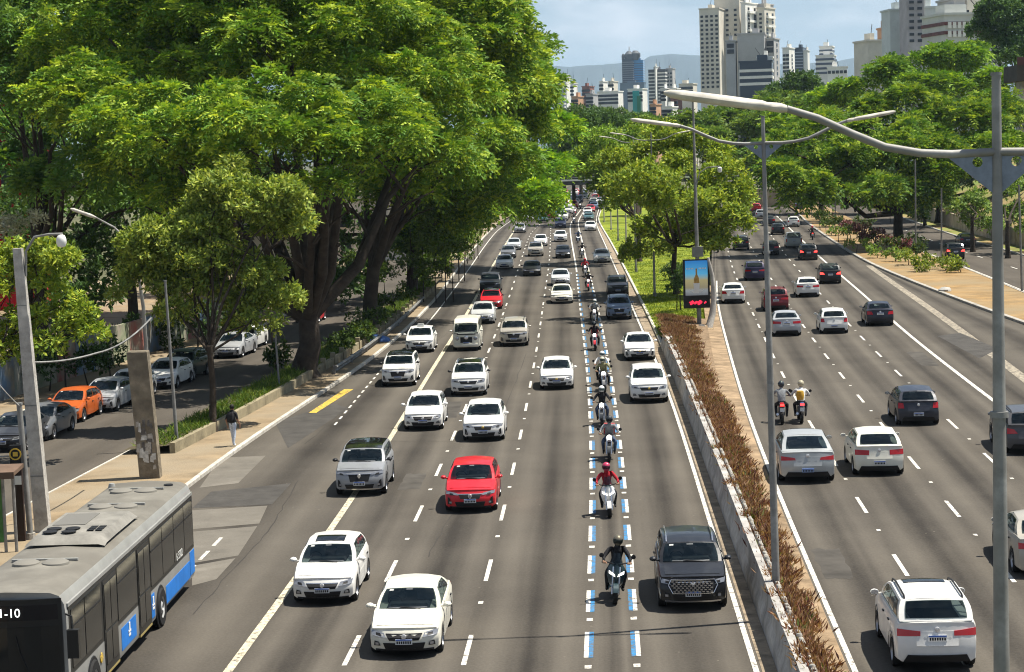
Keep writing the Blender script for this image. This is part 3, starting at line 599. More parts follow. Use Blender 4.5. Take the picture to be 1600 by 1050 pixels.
LOW = {'lamp_bulb', 'handle', 'mirror_glass', 'wiper', 'fog_light', 'fog_light_recess', 'chrome_bar', 'emblem', 'arch_trim', 'bumper_lip', 'door', 'underbody', 'rear_bumper', 'hood', 'tailgate', 'windshield_sticker', 'interior_mirror', 'dashboard_items', 'seat', 'headrest', 'rear_bench', 'steering_wheel', 'dashboard'}
def merged(key):
    """one small mesh for cars too far away to show their parts"""
    k = key+'_far'
    if k in CARM: return CARM[k]
    c, A = car_meshes(key); mb = MB(); mats = [PAINT, GLASS, DARK, LAMP, TAIL]; idx = {m.name: i for i, m in enumerate(mats)}
    for a in A:
        if a['name'] in ('seat', 'headrest', 'rear_bench', 'steering_wheel', 'dashboard', 'hood', 'tailgate', 'windshield_sticker', 'interior_mirror', 'dashboard_items', 'door', 'handle', 'wiper', 'mirror_glass', 'lamp_bulb', 'fog_light', 'chrome_bar', 'emblem'): continue
        me = a['me']; mi = idx.get(me.materials[0].name, 2); o = len(mb.v)
        mb.v += [tuple(v.co) for v in me.vertices]; mb.f += [tuple(o+i for i in p.vertices) for p in me.polygons]; mb.m += [mi if p.material_index == 0 else 2 for p in me.polygons]
    for sd in (1, -1):
        for w_ in (c.wf, c.wr):
            o = len(mb.v); mb.v += [(v.co.x+w_-c.L/2, v.co.y+sd*(c.hw-.12), v.co.z+WR) for v in TYRE.vertices]; mb.f += [tuple(o+i for i in p.vertices) for p in TYRE.polygons]; mb.m += [2]*len(TYRE.polygons)
    CARM[k] = mb.mesh(k, mats, 38); return CARM[k]
def hexc(r, g, b):
    f = lambda v: (v/255/12.92 if v/255 <= .04045 else ((v/255+.055)/1.055)**2.4)
    return (f(r), f(g), f(b))
COL = dict(white=(.72, .71, .67, 0), ivory=(.70, .68, .58, 0), silver=(.40, .41, .42, .25), grey=(.15, .155, .16, .2), dark=(.035, .037, .042, .1), black=(.012, .013, .016, 0), red=(.55, .015, .025, 0), wine=(.15, .012, .018, .1),
           orange=(.46, .095, .015, 0), blue=(.16, .22, .32, .2), navy=(.015, .02, .05, 0), sage=(.40, .415, .41, .3), teal=(.05, .12, .13, 0), purple=(.03, .025, .07, .1), champagne=(.42, .39, .33, .2))
ROOFM = mat('black_roof', (.012, .012, .013), .15, coat=1); SUNR = mat('sunroof_glass', (.01, .012, .014), .05)
def car(name, style, px, py, colr, label, cat='car', heading='near', fn=None, z=0., group=None, far=False, roofc=None, sunroof=False, lit=False, chrome=None, gold=False, blueplate=False, rails=None, sign=None, turn=0., rgb=None):
    p = G(px, py, z); L = STY[style]['L']; t = tang(fn, p.y)
    if heading == 'near': c = p+t*(L/2); rz = math.atan2(t.y, t.x)
    else: c = p+t*(L/2); rz = math.atan2(-t.y, -t.x)
    rz += R(turn); c.z = z
    colv = rgb or COL[colr]
    if far:
        o = put(name, merged(style), None, c, rz); o.color = colv; tag(o, label, cat, group); return o
    root = empty(name, c, rz); tag(root, label, cat, group); C_, A = car_meshes(style); objs = []
    small = p.y > 150
    for a in A:
        if small and a['name'] in LOW: objs.append(None); continue
        if a['kind'] == 'rail' and rails is False: objs.append(None); continue
        par = root if a['parent'] is None else objs[a['parent']]
        o = put(a['name'] if a['name'] != 'rear_number_plate' else 'number_plate', a['me'], par); objs.append(o)
        if a['painted']: o.color = colv
        if a['kind'] == 'tail' and lit: o.material_slots[0].link = 'OBJECT'; o.material_slots[0].material = BRAKE
        if a['kind'] == 'emblem' and gold: o.material_slots[0].link = 'OBJECT'; o.material_slots[0].material = GOLD
        if a['kind'] == 'chrome' and chrome is False: o.material_slots[0].link = 'OBJECT'; o.material_slots[0].material = DARK
        if a['kind'] == 'rplate' and blueplate: o.material_slots[0].link = 'OBJECT'; o.material_slots[0].material = mat('plate_pale_blue', (.3, .4, .62), .5)
        if a['kind'] == 'rail' and rails: o.material_slots[0].link = 'OBJECT'; o.material_slots[0].material = rails
        if a['kind'] == 'mirror' and roofc: o.color = (.012, .012, .013, 0)
    for sd in (1, -1):
        for w_ in (C_.wf, C_.wr):
            if small: put('wheel', TYRE, root, (w_-C_.L/2, sd*(C_.hw-.12), WR))
            else:
                wh = empty('wheel', (w_-C_.L/2, sd*(C_.hw-.115), WR)); wh.parent = root; put('tyre', TYRE, wh); put('rim', RIMM, wh)
    if roofc: 
        k = style+'_top'
        if k not in CARM: CARM[k] = C_.patch(MB(), C_.g_roof, .02, .985, .03, .97, .012, 10, 8).mesh('roof', ROOFM, 50)
        put('roof', CARM[k], root)
    if sunroof:
        k = style+'_sun'
        if k not in CARM: CARM[k] = C_.patch(MB(), C_.g_roof, .08, .36, .18, .82, .014, 6, 6).mesh('sunroof', SUNR, 50)
        put('sunroof', CARM[k], root)
    if sign:
        MB().box((-.1, 0, C_.rt[1]+.07), (.16, .42, .13), taper=.85).build('roof_sign', sign, root)
    return root
WHT = mat('white_plastic', (.7, .7, .66), .5)
lane1 = lambda Y: .5*(bus_l(Y)+d1(Y)); lane2 = lambda Y: .5*(d1(Y)+d2(Y)); lane3 = lambda Y: .5*(d2(Y)+d3(Y)); lane4 = lambda Y: .5*(d4(Y)+edgeR(Y)); lane0 = lambda Y: bus_l(Y)-1.4
g1, g2 = 'cars driving towards the camera', 'cars driving away from the camera'
N = lambda *a, **k: car(*a, fn=k.pop('fn', lane2), group=k.pop('group', g1), **k)
N('car', 'sedan', 632, 1031, 'ivory', 'white sedan with dark front lamps, lowest approaching car in the picture', fn=lane1, chrome=False)
N('car', 'hatch', 504, 948, 'white', 'white hatchback with a black sunroof straddling the bus lane line', fn=bus_l, sunroof=True)
crt = N('suv', 'suv', 1084, 957, 'black', 'glossy black SUV with bright honeycomb grille beside the barrier', fn=lane4, cat='SUV', rails=CHR)
cap = N('suv', 'suv_b', 562, 777, 'silver', 'silver SUV with a black roof on the bus lane line', fn=bus_l, cat='SUV', roofc=True, rails=False, rgb=(.29, .30, .31, .25))
red = N('car', 'hatch_b', 735, 803, 'red', 'bright red hatchback in the middle of the approaching lanes', fn=lane2)
N('car', 'hatch_b', 755, 691, 'white', 'white hatchback with roof rails just behind the bright red car', fn=lane2, gold=True)
N('car', 'hatch', 661, 674, 'white', 'white hatchback with black grille behind the silver black-roofed SUV', fn=lane1, chrome=False)
N('car', 'suv_b', 622, 605, 'white', 'white compact SUV with black roof in the bus lane beside the trees', fn=lane0, cat='SUV', roofc=True, rails=False)
N('suv', 'suv', 732, 620, 'white', 'white SUV with black roof and pale roof rails', fn=lane1, cat='SUV', roofc=True, rails=CHR)
N('car', 'hatch_b', 655, 552, 'white', 'white taxi with a small roof sign in the bus lane', fn=lane0, sign=WHT)
N('van', 'kombi', 729, 549, 'ivory', 'old boxy white van with round headlights', fn=lane1, cat='van')
N('suv', 'suv_b', 803, 542, 'champagne', 'silver-beige SUV to the right of the old boxy van', fn=lane2, cat='SUV')
N('car', 'hatch', 754, 507, 'white', 'pale silver hatchback right behind the old boxy van', fn=lane1, rgb=(.52, .53, .52, .1))
N('car', 'hatch', 767, 484, 'red', 'red car with dark windscreen half hidden behind a silver hatchback', fn=lane1, roofc=True)
N('pickup_truck', 'pickup', 766, 459, 'dark', 'dark grey pickup truck with a tall chrome grille', fn=lane1, cat='pickup')
N('car', 'sedan_b', 788, 421, 'white', 'white sedan ahead of a dark grey car in the second lane', fn=lane1)
N('car', 'sedan', 794, 404, 'grey', 'dark grey sedan between two white cars in the second lane', fn=lane1)
N('car', 'sedan', 803, 391, 'white', 'pale car tucked behind the dark grey sedan', fn=lane1, rgb=(.5, .53, .53, .1))
N('car', 'hatch', 845, 385, 'white', 'white hatchback behind a silver SUV with a black roof', fn=lane2)
N('suv', 'suv', 837, 401, 'champagne', 'silver SUV with a black roof behind the black sedan', fn=lane2, cat='SUV', roofc=True)
N('car', 'sedan_b', 831, 432, 'black', 'black sedan with bright headlights in the third lane', fn=lane2)
N('car', 'sedan', 812, 364, 'grey', 'grey sedan alone in the second lane beyond the pale cars', fn=lane1, rgb=(.3, .3, .3, .2))
N('suv', 'suv', 876, 357, 'navy', 'dark blue SUV with headlights on next to the motorcycle lane', fn=lane3, cat='SUV')
N('car', 'hatch_b', 876, 378, 'white', 'white hatchback in front of the dark blue SUV', fn=lane3)
N('car', 'sedan', 880, 404, 'black', 'black sedan in tree shade next to the motorcycle lane', fn=lane3)
N('car', 'sedan', 876, 447, 'silver', 'silver sedan close behind a white car in the lane left of the motorcycles', fn=lane3, rgb=(.55, .56, .57, .1))
N('car', 'sedan_b', 878, 475, 'ivory', 'cream white sedan just in front of a silver sedan', fn=lane3)
N('car', 'hatch', 870, 610, 'white', 'white car alone left of the motorcycle lane, nearest in its lane', fn=lane3, gold=True)
N('car', 'sedan_b', 1000, 564, 'white', 'white sedan by the end of the concrete barrier', fn=lane4, gold=True)
N('car', 'suv', 1015, 631, 'white', 'white compact SUV ahead of a white sedan in the barrier lane', fn=lane4, gold=True, rails=False, cat='SUV')
N('suv', 'suv_b', 968, 500, 'blue', 'pale blue-grey SUV with a big dark grille by the lawn', fn=lane4, cat='SUV')
N('suv', 'suv', 966, 463, 'dark', 'dark grey SUV in tree shade beside the lawn', fn=lane4, cat='SUV')
N('car', 'sedan_b', 941, 411, 'white', 'white car with dark twin grille in the lane along the lawn', fn=lane4)
N('car', 'sedan', 923, 361, 'white', 'white car in the lane along the lawn with a dark car behind', fn=lane4)
FARC = [('hatch', 826, 345, 'white', lane1, 'white car at the tip of the overhanging leaves'), ('hatch', 848, 348, 'teal', lane2, 'dark green car under the overhanging leaves'),
 ('sedan', 920, 345, 'teal', lane4, 'teal car behind a white car in the lane along the lawn'), ('hatch', 918, 336, 'white', lane4, 'white-roofed car third in the far queue along the lawn'),
 ('suv', 928, 328, 'blue', lane4, 'blue-grey car in the far queue along the lawn'), ('hatch', 874, 339, 'teal', lane3, 'dark green car behind the dark blue SUV'), ('sedan', 888, 329, 'white', lane3, 'white car beyond the dark green car in the far queue'),
 ('sedan', 897, 323, 'white', lane3, 'second white car beyond the dark green car in the far queue'), ('hatch', 870, 327, 'white', lane2, 'small white car beside the overhanging leaves in the far queue'), ('hatch', 883, 317, 'white', lane2, 'tiny white car before the bridge, next to a navy van'),
 ('kombi', 905, 317, 'navy', lane3, 'tall navy van in the far queue before the bridge'), ('kombi', 913, 311, 'white', lane3, 'small white van just before the bridge'), ('hatch', 893, 311, 'dark', lane2, 'tiny dark car in the far queue before the bridge'),
 ('sedan', 900, 303, 'red', lane3, 'tiny red car under the far bridge'), ('hatch', 888, 308, 'silver', lane1, 'tiny silver car in the far queue nearest the leaves'), ('sedan', 936, 318, 'silver', lane4, 'tiny silver car last before the bridge along the lawn'),
 ('hatch', 856, 331, 'silver', lane2, 'tiny silver car half covered by the overhanging leaves'), ('hatch', 908, 300, 'white', lane4, 'tiny white car under the far bridge')]
for st, x, y, c_, f_, lb in FARC: N('car', st, x, y, c_, lb, fn=f_, far=True)
taken = [G(x, y, 0) for _, x, y, _, _, _ in FARC]
for i in range(72):
    f_ = (lane1, lane2, lane3, lane4)[i % 4]; Yq = 338+12.5*(i//4)+(0, 4, 7, 2)[i % 4]+random.uniform(-1.5, 1.5)
    if any(abs(q.x-f_(Yq)) < 2.2 and abs(q.y-Yq) < 7.5 for q in taken): continue
    o = put('car', merged(('hatch', 'sedan', 'suv')[(i*7) % 3]), None, (f_(Yq), Yq, 0), math.atan2(tang(f_, Yq).y, tang(f_, Yq).x)); ci = (i*5) % 7; o.color = COL[('white', 'silver', 'dark', 'white', 'red', 'grey', 'white')[ci]]; tag(o, 'tiny %s %s in lane %s of the far queue, %s the bridge' % (('white', 'silver', 'black', 'white', 'red', 'grey', 'white')[ci], ('hatchback', 'sedan', 'SUV')[(i*7) % 3], ('one', 'two', 'three', 'four')[i % 4], 'before' if Yq < 410 else 'beyond'), 'car', 'cars queued around the far bridge')
A_ = lambda *a, **k: car(*a, heading='away', fn=k.pop('fn', rb), group=k.pop('group', g2), z=ZR, **k)
lA = lambda Y: .5*(rl(Y)+ra(Y)); lB = lambda Y: .5*(ra(Y)+rb(Y)); lC = lambda Y: .5*(rb(Y)+rc(Y)); lD = lambda Y: .5*(rc(Y)+rd(Y))
A_('suv', 'suv_b', 1466, 1054, 'white', 'white SUV with roof rails cut by the lower picture edge', fn=lA, cat='SUV', sunroof=True)
A_('suv', 'coupe_suv', 1263, 757, 'sage', 'pale grey-green coupe SUV with sunroof and blue plate', fn=lA, cat='SUV', sunroof=True, blueplate=True, rails=False)
A_('car', 'hatch_b', 1375, 745, 'ivory', 'white hatchback beside the grey-green coupe SUV, seen from behind', fn=lB)
A_('car', 'hatch', 1436, 666, 'dark', 'dark blue-grey old hatchback ahead of the white hatchback', fn=lC, rgb=(.03, .033, .045, .1))
A_('suv', 'suv', 1612, 712, 'grey', 'dark grey SUV cut by the right picture edge', fn=lD, cat='SUV', rgb=(.07, .07, .075, .1))
A_('car', 'sedan_b', 1645, 905, 'champagne', 'silver car cut by the right edge behind the lamp post', fn=lC)
A_('car', 'sedan_b', 1230, 526, 'silver', 'silver sedan next to the thin lamp post, seen from behind', fn=lB)
A_('car', 'hatch', 1304, 522, 'white', 'white hatchback between a silver and a black sedan', fn=lC)
A_('car', 'sedan', 1376, 510, 'navy', 'black sedan beside the solid white line', fn=lD, rgb=(.014, .014, .024, .1))
A_('suv', 'suv_b', 1213, 487, 'wine', 'dark red SUV just ahead of the silver sedan', fn=lB, cat='SUV')
A_('car', 'sedan', 1146, 475, 'white', 'white sedan next to the street advertising panel', fn=lA)
A_('car', 'sedan_b', 1263, 465, 'white', 'white sedan behind the black SUV with lit brake lamps', fn=lC)
A_('suv', 'suv', 1298, 444, 'black', 'black SUV with lit brake lamps at the edge of the tree shade', fn=lD, cat='SUV', lit=True)
A_('suv', 'suv_b', 1180, 439, 'purple', 'dark purple SUV with a pale roof in the shade edge', fn=lB, cat='SUV')
A_('suv', 'suv', 1264, 407, 'black', 'black SUV with lit lamps deep in the tree shade', fn=lD, cat='SUV', lit=True)
A_('car', 'hatch_b', 1205, 399, 'black', 'black hatchback behind the thin lamp post in the tree shade', fn=lC)
A_('suv', 'suv', 1158, 391, 'dark', 'dark SUV half hidden below the yellow-green median tree', fn=lA, cat='SUV')
A_('pickup_truck', 'pickup', 1241, 388, 'silver', 'silver pickup truck in the tree shade', fn=lD, cat='pickup')
FARA = [('hatch', 1240, 355, 'white', lD, 'white hatchback beyond the silver pickup truck'), ('hatch', 1216, 367, 'black', lC, 'black car with red lamps beyond the silver pickup truck'), ('sedan', 1202, 353, 'dark', lB, 'dark sedan beyond the black car with red lamps'),
 ('hatch', 1189, 342, 'silver', lA, 'pale lilac car far up the outgoing road'), ('hatch', 1182, 331, 'red', lA, 'small red car farthest up the outgoing road')]
for st, x, y, c_, f_, lb in FARA:
    A_('car', st, x, y, c_, lb, fn=f_, far=True)
A_('suv', 'suv', 1250, 328, 'blue', 'small blue-grey SUV on the road bend behind the lawn', fn=lD, cat='SUV', far=True)
lF = lambda Y: .5*(fl(Y)+fr(Y))
A_('suv', 'suv', 1494, 406, 'black', 'black SUV on the side road behind the island tree', fn=lF, cat='SUV', group='cars on the side road', lit=True)
A_('car', 'sedan', 1513, 386, 'dark', 'dark car in front of the black SUV on the side road', fn=lF, group='cars on the side road')
lP = lambda Y: locL(Y)+1.3
for st, x, y, c_, lb in (('hatch', 96, 663, 'orange', 'orange compact SUV parked in the side street'), ('hatch_b', 150, 646, 'silver', 'silver hatchback parked behind the orange car'), ('hatch', 186, 629, 'white', 'white hatchback parked beyond the silver one, left of the concrete post'),
    ('hatch', 247, 609, 'white', 'white car parked just right of the thick concrete post'), ('suv', 272, 597, 'dark', 'dark green SUV parked last in the near parked row'), ('sedan_b', 352, 561, 'silver', 'silver-blue sedan parked by the sunny gap in the trees'),
    ('sedan', 374, 548, 'white', 'white sedan parked behind the silver-blue one in the gap'), ('sedan', 46, 691, 'grey', 'dark grey sedan parked in front of the orange car'), ('sedan', 3, 708, 'dark', 'dark car parked at the left picture edge'), ('hatch', 478, 506, 'red', 'red car parked behind the big fork trunk')):
    car('car', st, x, y, c_, lb, fn=lP, group='cars parked in the side street', rgb={'dark green SUV parked last in the near parked row': (.02, .035, .03, .1)}.get(lb))
car('car', 'hatch', 747, 346, 'white', 'white car at the mouth of the side street behind the shrubs', fn=lP, group='cars parked in the side street', far=True)
# marks on the fronts of the nearest cars
def diamond(root, c, z, s=.085):
    x = c.face(0, z, True, .03)[0]; m = MB(); o = [(0, s), (s*.72, 0), (0, -s), (-s*.72, 0)]; i_ = [(0, s*.5), (s*.34, 0), (0, -s*.5), (-s*.34, 0)]
    m.grid([[(x-.012, y, z+zz) for y, zz in o], [(x-.012, y, z+zz) for y, zz in i_]], close=True); m.grid([[(x+.03, y, z+zz) for y, zz in o], [(x-.012, y, z+zz) for y, zz in o]], close=True); m.build('emblem', BADGE, root)
for rt_, st in ((cap, 'suv_b'), (red, 'hatch_b')):
    c_ = car_meshes(st)[0]; diamond(rt_, c_, c_.hz-.2)
c_ = car_meshes('suv')[0]
gm = MB(); gs = MB()
c_.fpatch(gm, [(-.50, .52), (.50, .52), (.60, .82), (-.60, .82)], off=.03, n=6); g_ = gm.build('honeycomb_grille', DARK, crt, 40)
for r_ in range(6):
    for k in range(10):
        y = (k-4.5)*.105+(r_ % 2)*.05; z = .545+r_*.048
        if abs(y) < .47+.1*(z-.52)/.3: gs.box((c_.face(y, z, True, .042)[0], y, z), (.02, .062, .022))
gs.build('grille_studs', CHR, g_)['kind'] = 'stuff'
gf = MB()
for a, b in (((-.52, .50), (.52, .50)), ((.52, .50), (.63, .70)), ((.63, .70), (.56, .83)), ((-.52, .50), (-.63, .70)), ((-.63, .70), (-.56, .83)), ((-.56, .83), (.56, .83))):
    gf.tube([c_.face(a[0]+(b[0]-a[0])*t, a[1]+(b[1]-a[1])*t, True, .045) for t in (0, .33, .67, 1)], .014, 5)
gf.build('grille_frame', CHR, g_, 50)

# ------------------------------------------------------------------ people
def skin_body(name, joints, edges, root, rule, mats, sub=1, extra=None):
    """one continuous body grown over a skeleton; rule(center) -> material index"""
    names = list(joints); me = bpy.data.meshes.new(name); me.from_pydata([joints[n][0] for n in names], [(names.index(a), names.index(b)) for a, b in edges], [])
    ob = bpy.data.objects.new(name, me); col.objects.link(ob)
    ob.modifiers.new('skin', 'SKIN'); sm = ob.modifiers.new('sub', 'SUBSURF'); sm.levels = sub; sm.render_levels = sub
    for i, n in enumerate(names):
        d = me.skin_vertices[0].data[i]; r_ = joints[n][1]; d.radius = r_ if isinstance(r_, tuple) else (r_, r_); d.use_root = (n == root)
    dg = bpy.context.evaluated_depsgraph_get(); new = bpy.data.meshes.new_from_object(ob.evaluated_get(dg)); new.name = name
    bpy.data.objects.remove(ob)
    mb = MB(); mb.v = [tuple(v.co) for v in new.vertices]; mb.f = [tuple(p.vertices) for p in new.polygons]; mb.m = [rule(p.center) for p in new.polygons]
    if extra: extra(mb)
    return mb, mats
SKIN = mat('skin', (.32, .18, .11), .6)
def cloth(n, c): return mat('cloth_'+n, c, .9, noise=(9, .25), bump=(16, .3))
CL = dict(black=cloth('black', (.018, .018, .02)), red=cloth('red', (.35, .02, .03)), grey=cloth('grey', (.2, .21, .22)), white=cloth('white', (.6, .6, .58)), blue=cloth('blue', (.06, .1, .2)), olive=cloth('olive', (.2, .19, .1)), jeans=cloth('jeans', (.05, .07, .12)), pale=cloth('pale_jeans', (.5, .55, .62)))
def rider_mb(lean=0.):
    J = {'pelvis': ((.22, 0, .84), (.16, .13)), 'belly': ((.17-lean*.2, 0, 1.0), (.15, .12)), 'chest': ((.10-lean*.6, 0, 1.22), (.17, .13)), 'neck': ((.04-lean, 0, 1.42), .065), 'head': ((.01-lean*1.1, 0, 1.54), .095), 'crown': ((.0-lean*1.1, 0, 1.62), .08)}
    E = [('pelvis', 'belly'), ('belly', 'chest'), ('chest', 'neck'), ('neck', 'head'), ('head', 'crown')]
    for s_, n in ((1, 'l'), (-1, 'r')):
        J.update({n+'sh': ((.08-lean*.7, s_*.19, 1.34), .075), n+'el': ((-.10-lean*.5, s_*.35, 1.13), .052), n+'wr': ((-.36, s_*.35, 1.06), .038), n+'pa': ((-.44, s_*.34, 1.06), (.042, .03)),
                  n+'hip': ((.20, s_*.10, .82), .11), n+'kn': ((-.18, s_*.24, .72), .078), n+'an': ((.06, s_*.21, .34), .05), n+'he': ((.08, s_*.21, .27), .045), n+'to': ((-.10, s_*.22, .26), .04)})
        E += [('chest', n+'sh'), (n+'sh', n+'el'), (n+'el', n+'wr'), (n+'wr', n+'pa'), ('pelvis', n+'hip'), (n+'hip', n+'kn'), (n+'kn', n+'an'), (n+'an', n+'he'), (n+'he', n+'to')]
    def rule(c):
        if c.z > 1.44 and abs(c.y) < .15: return 2
        if c.x < -.375 and c.z > .95: return 2
        if c.z < .36: return 3
        if c.z < .93 and not (c.x < -.2 and c.z > .9): return 1
        return 0
    def fingers(mb):
        for s_ in (1, -1):
            for k in range(4):
                y = s_*(.30+.024*k); mb.tube([(-.44, y, 1.085), (-.485, y, 1.09), (-.505, y, 1.06), (-.485, y, 1.03)], [.011, .011, .010, .008][0:4] if k < 3 else [.009, .009, .008, .007], 5, 2)
            mb.tube([(-.42, s_*.30, 1.06), (-.45, s_*.275, 1.045), (-.48, s_*.285, 1.03)], [.013, .011, .009], 5, 2)
    return skin_body('rider', J, E, 'pelvis', rule, None, 1, fingers)[0]
RMB = {0: rider_mb(.0), 1: rider_mb(.10)}
RME = {}
def rider_mesh(pose, top, bottom):
    k = (pose, top, bottom)
    if k not in RME: RME[k] = RMB[pose].mesh('person', [CL[top], CL[bottom], SKIN, RUB], 60)
    return RME[k]
def helmet_mesh():
    m = MB(); rows = []
    for i in range(9):
        a = math.pi*(.02+.80*i/8); r_ = math.sin(a); z = math.cos(a)
        rows.append([(.155*r_*math.cos(t*math.pi/8)*(1.08 if math.cos(t*math.pi/8) > 0 else 1.0), .135*r_*math.sin(t*math.pi/8), .15*z+.0) for t in range(16)])
    m.grid(rows, 0, close=True); m.add(rows[0], [tuple(range(16))]); m.add(rows[-1], [tuple(range(16))])
    v = MB(); vr = []
    for j in range(4):
        a = math.pi*(.40+.24*j/3); r_ = math.sin(a)*1.03; z = math.cos(a)
        vr.append([(-.157*r_*math.cos(t*R(15)), .138*r_*math.sin(t*R(15)), .152*z) for t in range(-5, 6)])
    v.grid(vr, 0)
    return m.mesh('helmet', PAINT, 60), v.mesh('visor', GLASS, 60)
HELM, VIS = helmet_mesh()
# ------------------------------------------------------------------ motorcycles
def bike_meshes(kind):
    P_ = []
    def add(name, mb, m, painted=False, sm=45): P_.append((name, mb.mesh(name, m, sm), painted))
    fw, rw, wr_ = -.66, .62, (.30 if kind == 'street' else .26)
    for x in (fw, rw):
        t = MB(); t.lathe([(wr_-.07, -.05), (wr_-.02, -.06), (wr_, 0), (wr_-.02, .06), (wr_-.07, .05)], 18, 0, (x, 0, wr_), axis='y'); t.lathe([(.0, .03), (.05, .04), (wr_-.07, .02), (wr_-.07, -.02), (.05, -.04), (0, -.03)], 18, 1, (x, 0, wr_), axis='y'); add('wheel', t, [RUB, RIM])
    f = MB()
    for s_ in (1, -1): f.tube([(fw, s_*.09, wr_), (fw+.22, s_*.09, .95)], .024, 6)
    add('fork', f, CHR)
    h = MB(); h.tube([(-.36, -.40, 1.04), (-.42, -.26, 1.06), (-.44, 0, 1.0), (-.42, .26, 1.06), (-.36, .40, 1.04)], .018, 6); add('handlebar', h, DARK)
    for s_ in (1, -1):
        m = MB(); m.tube([(-.44, s_*.30, 1.06), (-.46, s_*.40, 1.2)], .01, 4); m.lathe([(0, -.01), (.06, -.012), (.065, .01), (0, .012)], 10, 0, (-.46, s_*.42, 1.24), axis='x'); add('mirror', m, DARK)
    fd = MB(); rows = [[(fw+(wr_+.03)*math.cos(a), y, wr_+(wr_+.03)*math.sin(a)) for y in (-.07, 0, .07)] for a in [R(20+20*k) for k in range(8)]]; fd.grid(rows); add('front_fender', fd, PAINT, True)
    if kind == 'street':
        t = MB(); rows = []
        for x, hw_, z0, z1 in ((-.38, .05, .80, .92), (-.28, .14, .72, 1.0), (-.05, .16, .70, 1.0), (.12, .09, .70, .88)): rows.append([(x, y*hw_, z) for y, z in ((-1, z0+.05), (-.95, (z0+z1)/2), (-.6, z1-.02), (0, z1), (.6, z1-.02), (.95, (z0+z1)/2), (1, z0+.05))])
        t.grid(rows); t.add(rows[0], [tuple(range(7))]); add('fuel_tank', t, PAINT, True)
        add('engine', MB().box((-.1, 0, .48), (.5, .28, .36), taper=.8), mat('engine_metal', (.12, .12, .12), .5, .6))
        add('seat', MB().box((.36, 0, .80), (.72, .26, .10), taper=.85), RUB)
        add('tail_fairing', MB().box((.62, 0, .82), (.36, .2, .14), taper=.7), PAINT, True)
        add('headlight', MB().lathe([(0, -.10), (.08, -.08), (.10, 0), (.06, .1)], 14, 0, (-.5, 0, .93), axis='x'), HLON)
    else:
        a = MB(); rows = []
        for z, hw_, x in ((.34, .10, -.42), (.5, .19, -.48), (.72, .25, -.52), (.9, .22, -.5), (1.02, .12, -.46)): rows.append([(x+.22*abs(y)**2, y*hw_, z) for y in (-1, -.6, -.25, 0, .25, .6, 1)])
        a.grid(rows); rows2 = [[(p[0]+.06, p[1]*.95, p[2]) for p in r_] for r_ in rows]; a.grid(rows2, 0, True); add('front_fairing', a, PAINT, True)
        for s_ in (1, -1):
            q = MB(); q.add([(-.545+.03, s_*.03, .70), (-.50+.04, s_*.20, .78), (-.49+.04, s_*.20, .86), (-.53+.02, s_*.05, .76)], [(0, 1, 2, 3) if s_ > 0 else (3, 2, 1, 0)]); q.v = [(x-.035, y, z) for x, y, z in q.v]; add('headlight', q, HLON, sm=None)
        wsn = MB(); wsn.grid([[(-.5+.3*abs(y)**2*.4+k*.05, y*.17*(1-.25*k), 1.0+k*.15) for y in (-1, -.5, 0, .5, 1)] for k in (0, 1, 2)]); add('windscreen', wsn, GLASS)
        b = MB(); rows = []
        for x, hw_, z0, z1 in ((-.25, .17, .24, .36), (.0, .18, .24, .40), (.1, .17, .26, .74), (.45, .18, .32, .80), (.8, .12, .5, .82), (.92, .05, .62, .8)): rows.append([(x, y*hw_, z) for y, z in ((-1, z0), (-1.0, (z0+z1)/2), (-.8, z1), (0, z1+.01), (.8, z1), (1, (z0+z1)/2), (1, z0))])
        b.grid(rows); add('rear_body', b, PAINT, True)
        add('seat', MB().box((.38, 0, .83), (.66, .28, .09), taper=.8), RUB)
    add('exhaust', MB().tube([(-.05, -.15, .34), (.35, -.18, .34), (.78, -.19, .44)], [.025, .05, .055], 8), CHR)
    add('tail_light', MB().box((.83, 0, .82), (.05, .16, .07)), BRAKE, sm=None)
    add('number_plate', MB().box((.86, 0, .62), (.012, .18, .15)), PLATE, sm=None)
    return P_
BIKE = {'street': bike_meshes('street'), 'scooter': bike_meshes('scooter')}
TOPB = MB().box((0, 0, 0), (.42, .44, .40), taper=.94).mesh('top_box', PAINT)
gb, gr_ = 'motorcycles in the painted motorcycle lane', 'riders in the painted motorcycle lane'
def bike(kind, px, py, colr, top, bottom, helmet, blabel, rlabel, fn, heading='near', z=0., box=None, pose=0, gB=gb, gR=gr_, arm=None):
    p = G(px, py, z); t = tang(fn, p.y)
    if heading == 'near': c = p+t*.66; rz = math.atan2(t.y, t.x)
    else: c = p+t*.62; rz = math.atan2(-t.y, -t.x)
    rz += R(random.uniform(-3, 3))
    ln = R(random.uniform(-5, 5)); b = empty('motorcycle', c, rz); b.rotation_euler = (ln, 0, rz); tag(b, blabel, 'motorcycle', gB)
    for n, me, pt in BIKE[kind]:
        o = put(n, me, b)
        if pt: o.color = colr
    if box:
        o = put('top_box', TOPB, b, (.72, 0, 1.1)); o.color = box
    r_ = put('person', rider_mesh(pose, top, bottom), None, c, rz); r_.rotation_euler = (ln, 0, rz); tag(r_, rlabel, 'person', gR)
    h = put('helmet', HELM, r_, (.0-.11*pose, 0, 1.575)); h.color = helmet; put('visor', VIS, h)
    return b
lM = lambda Y: .5*(d3(Y)+d4(Y))
BL, WH, RD, GY = (.02, .025, .03, 0), (.7, .7, .68, 0), (.5, .02, .03, 0), (.2, .2, .2, .2)
bike('scooter', 960, 944, (.025, .05, .06, .1), 'black', 'black', (.16, .14, .10, .4), 'dark teal scooter, nearest in the motorcycle lane', 'rider in dark shirt and bronze helmet on the nearest scooter', lM)
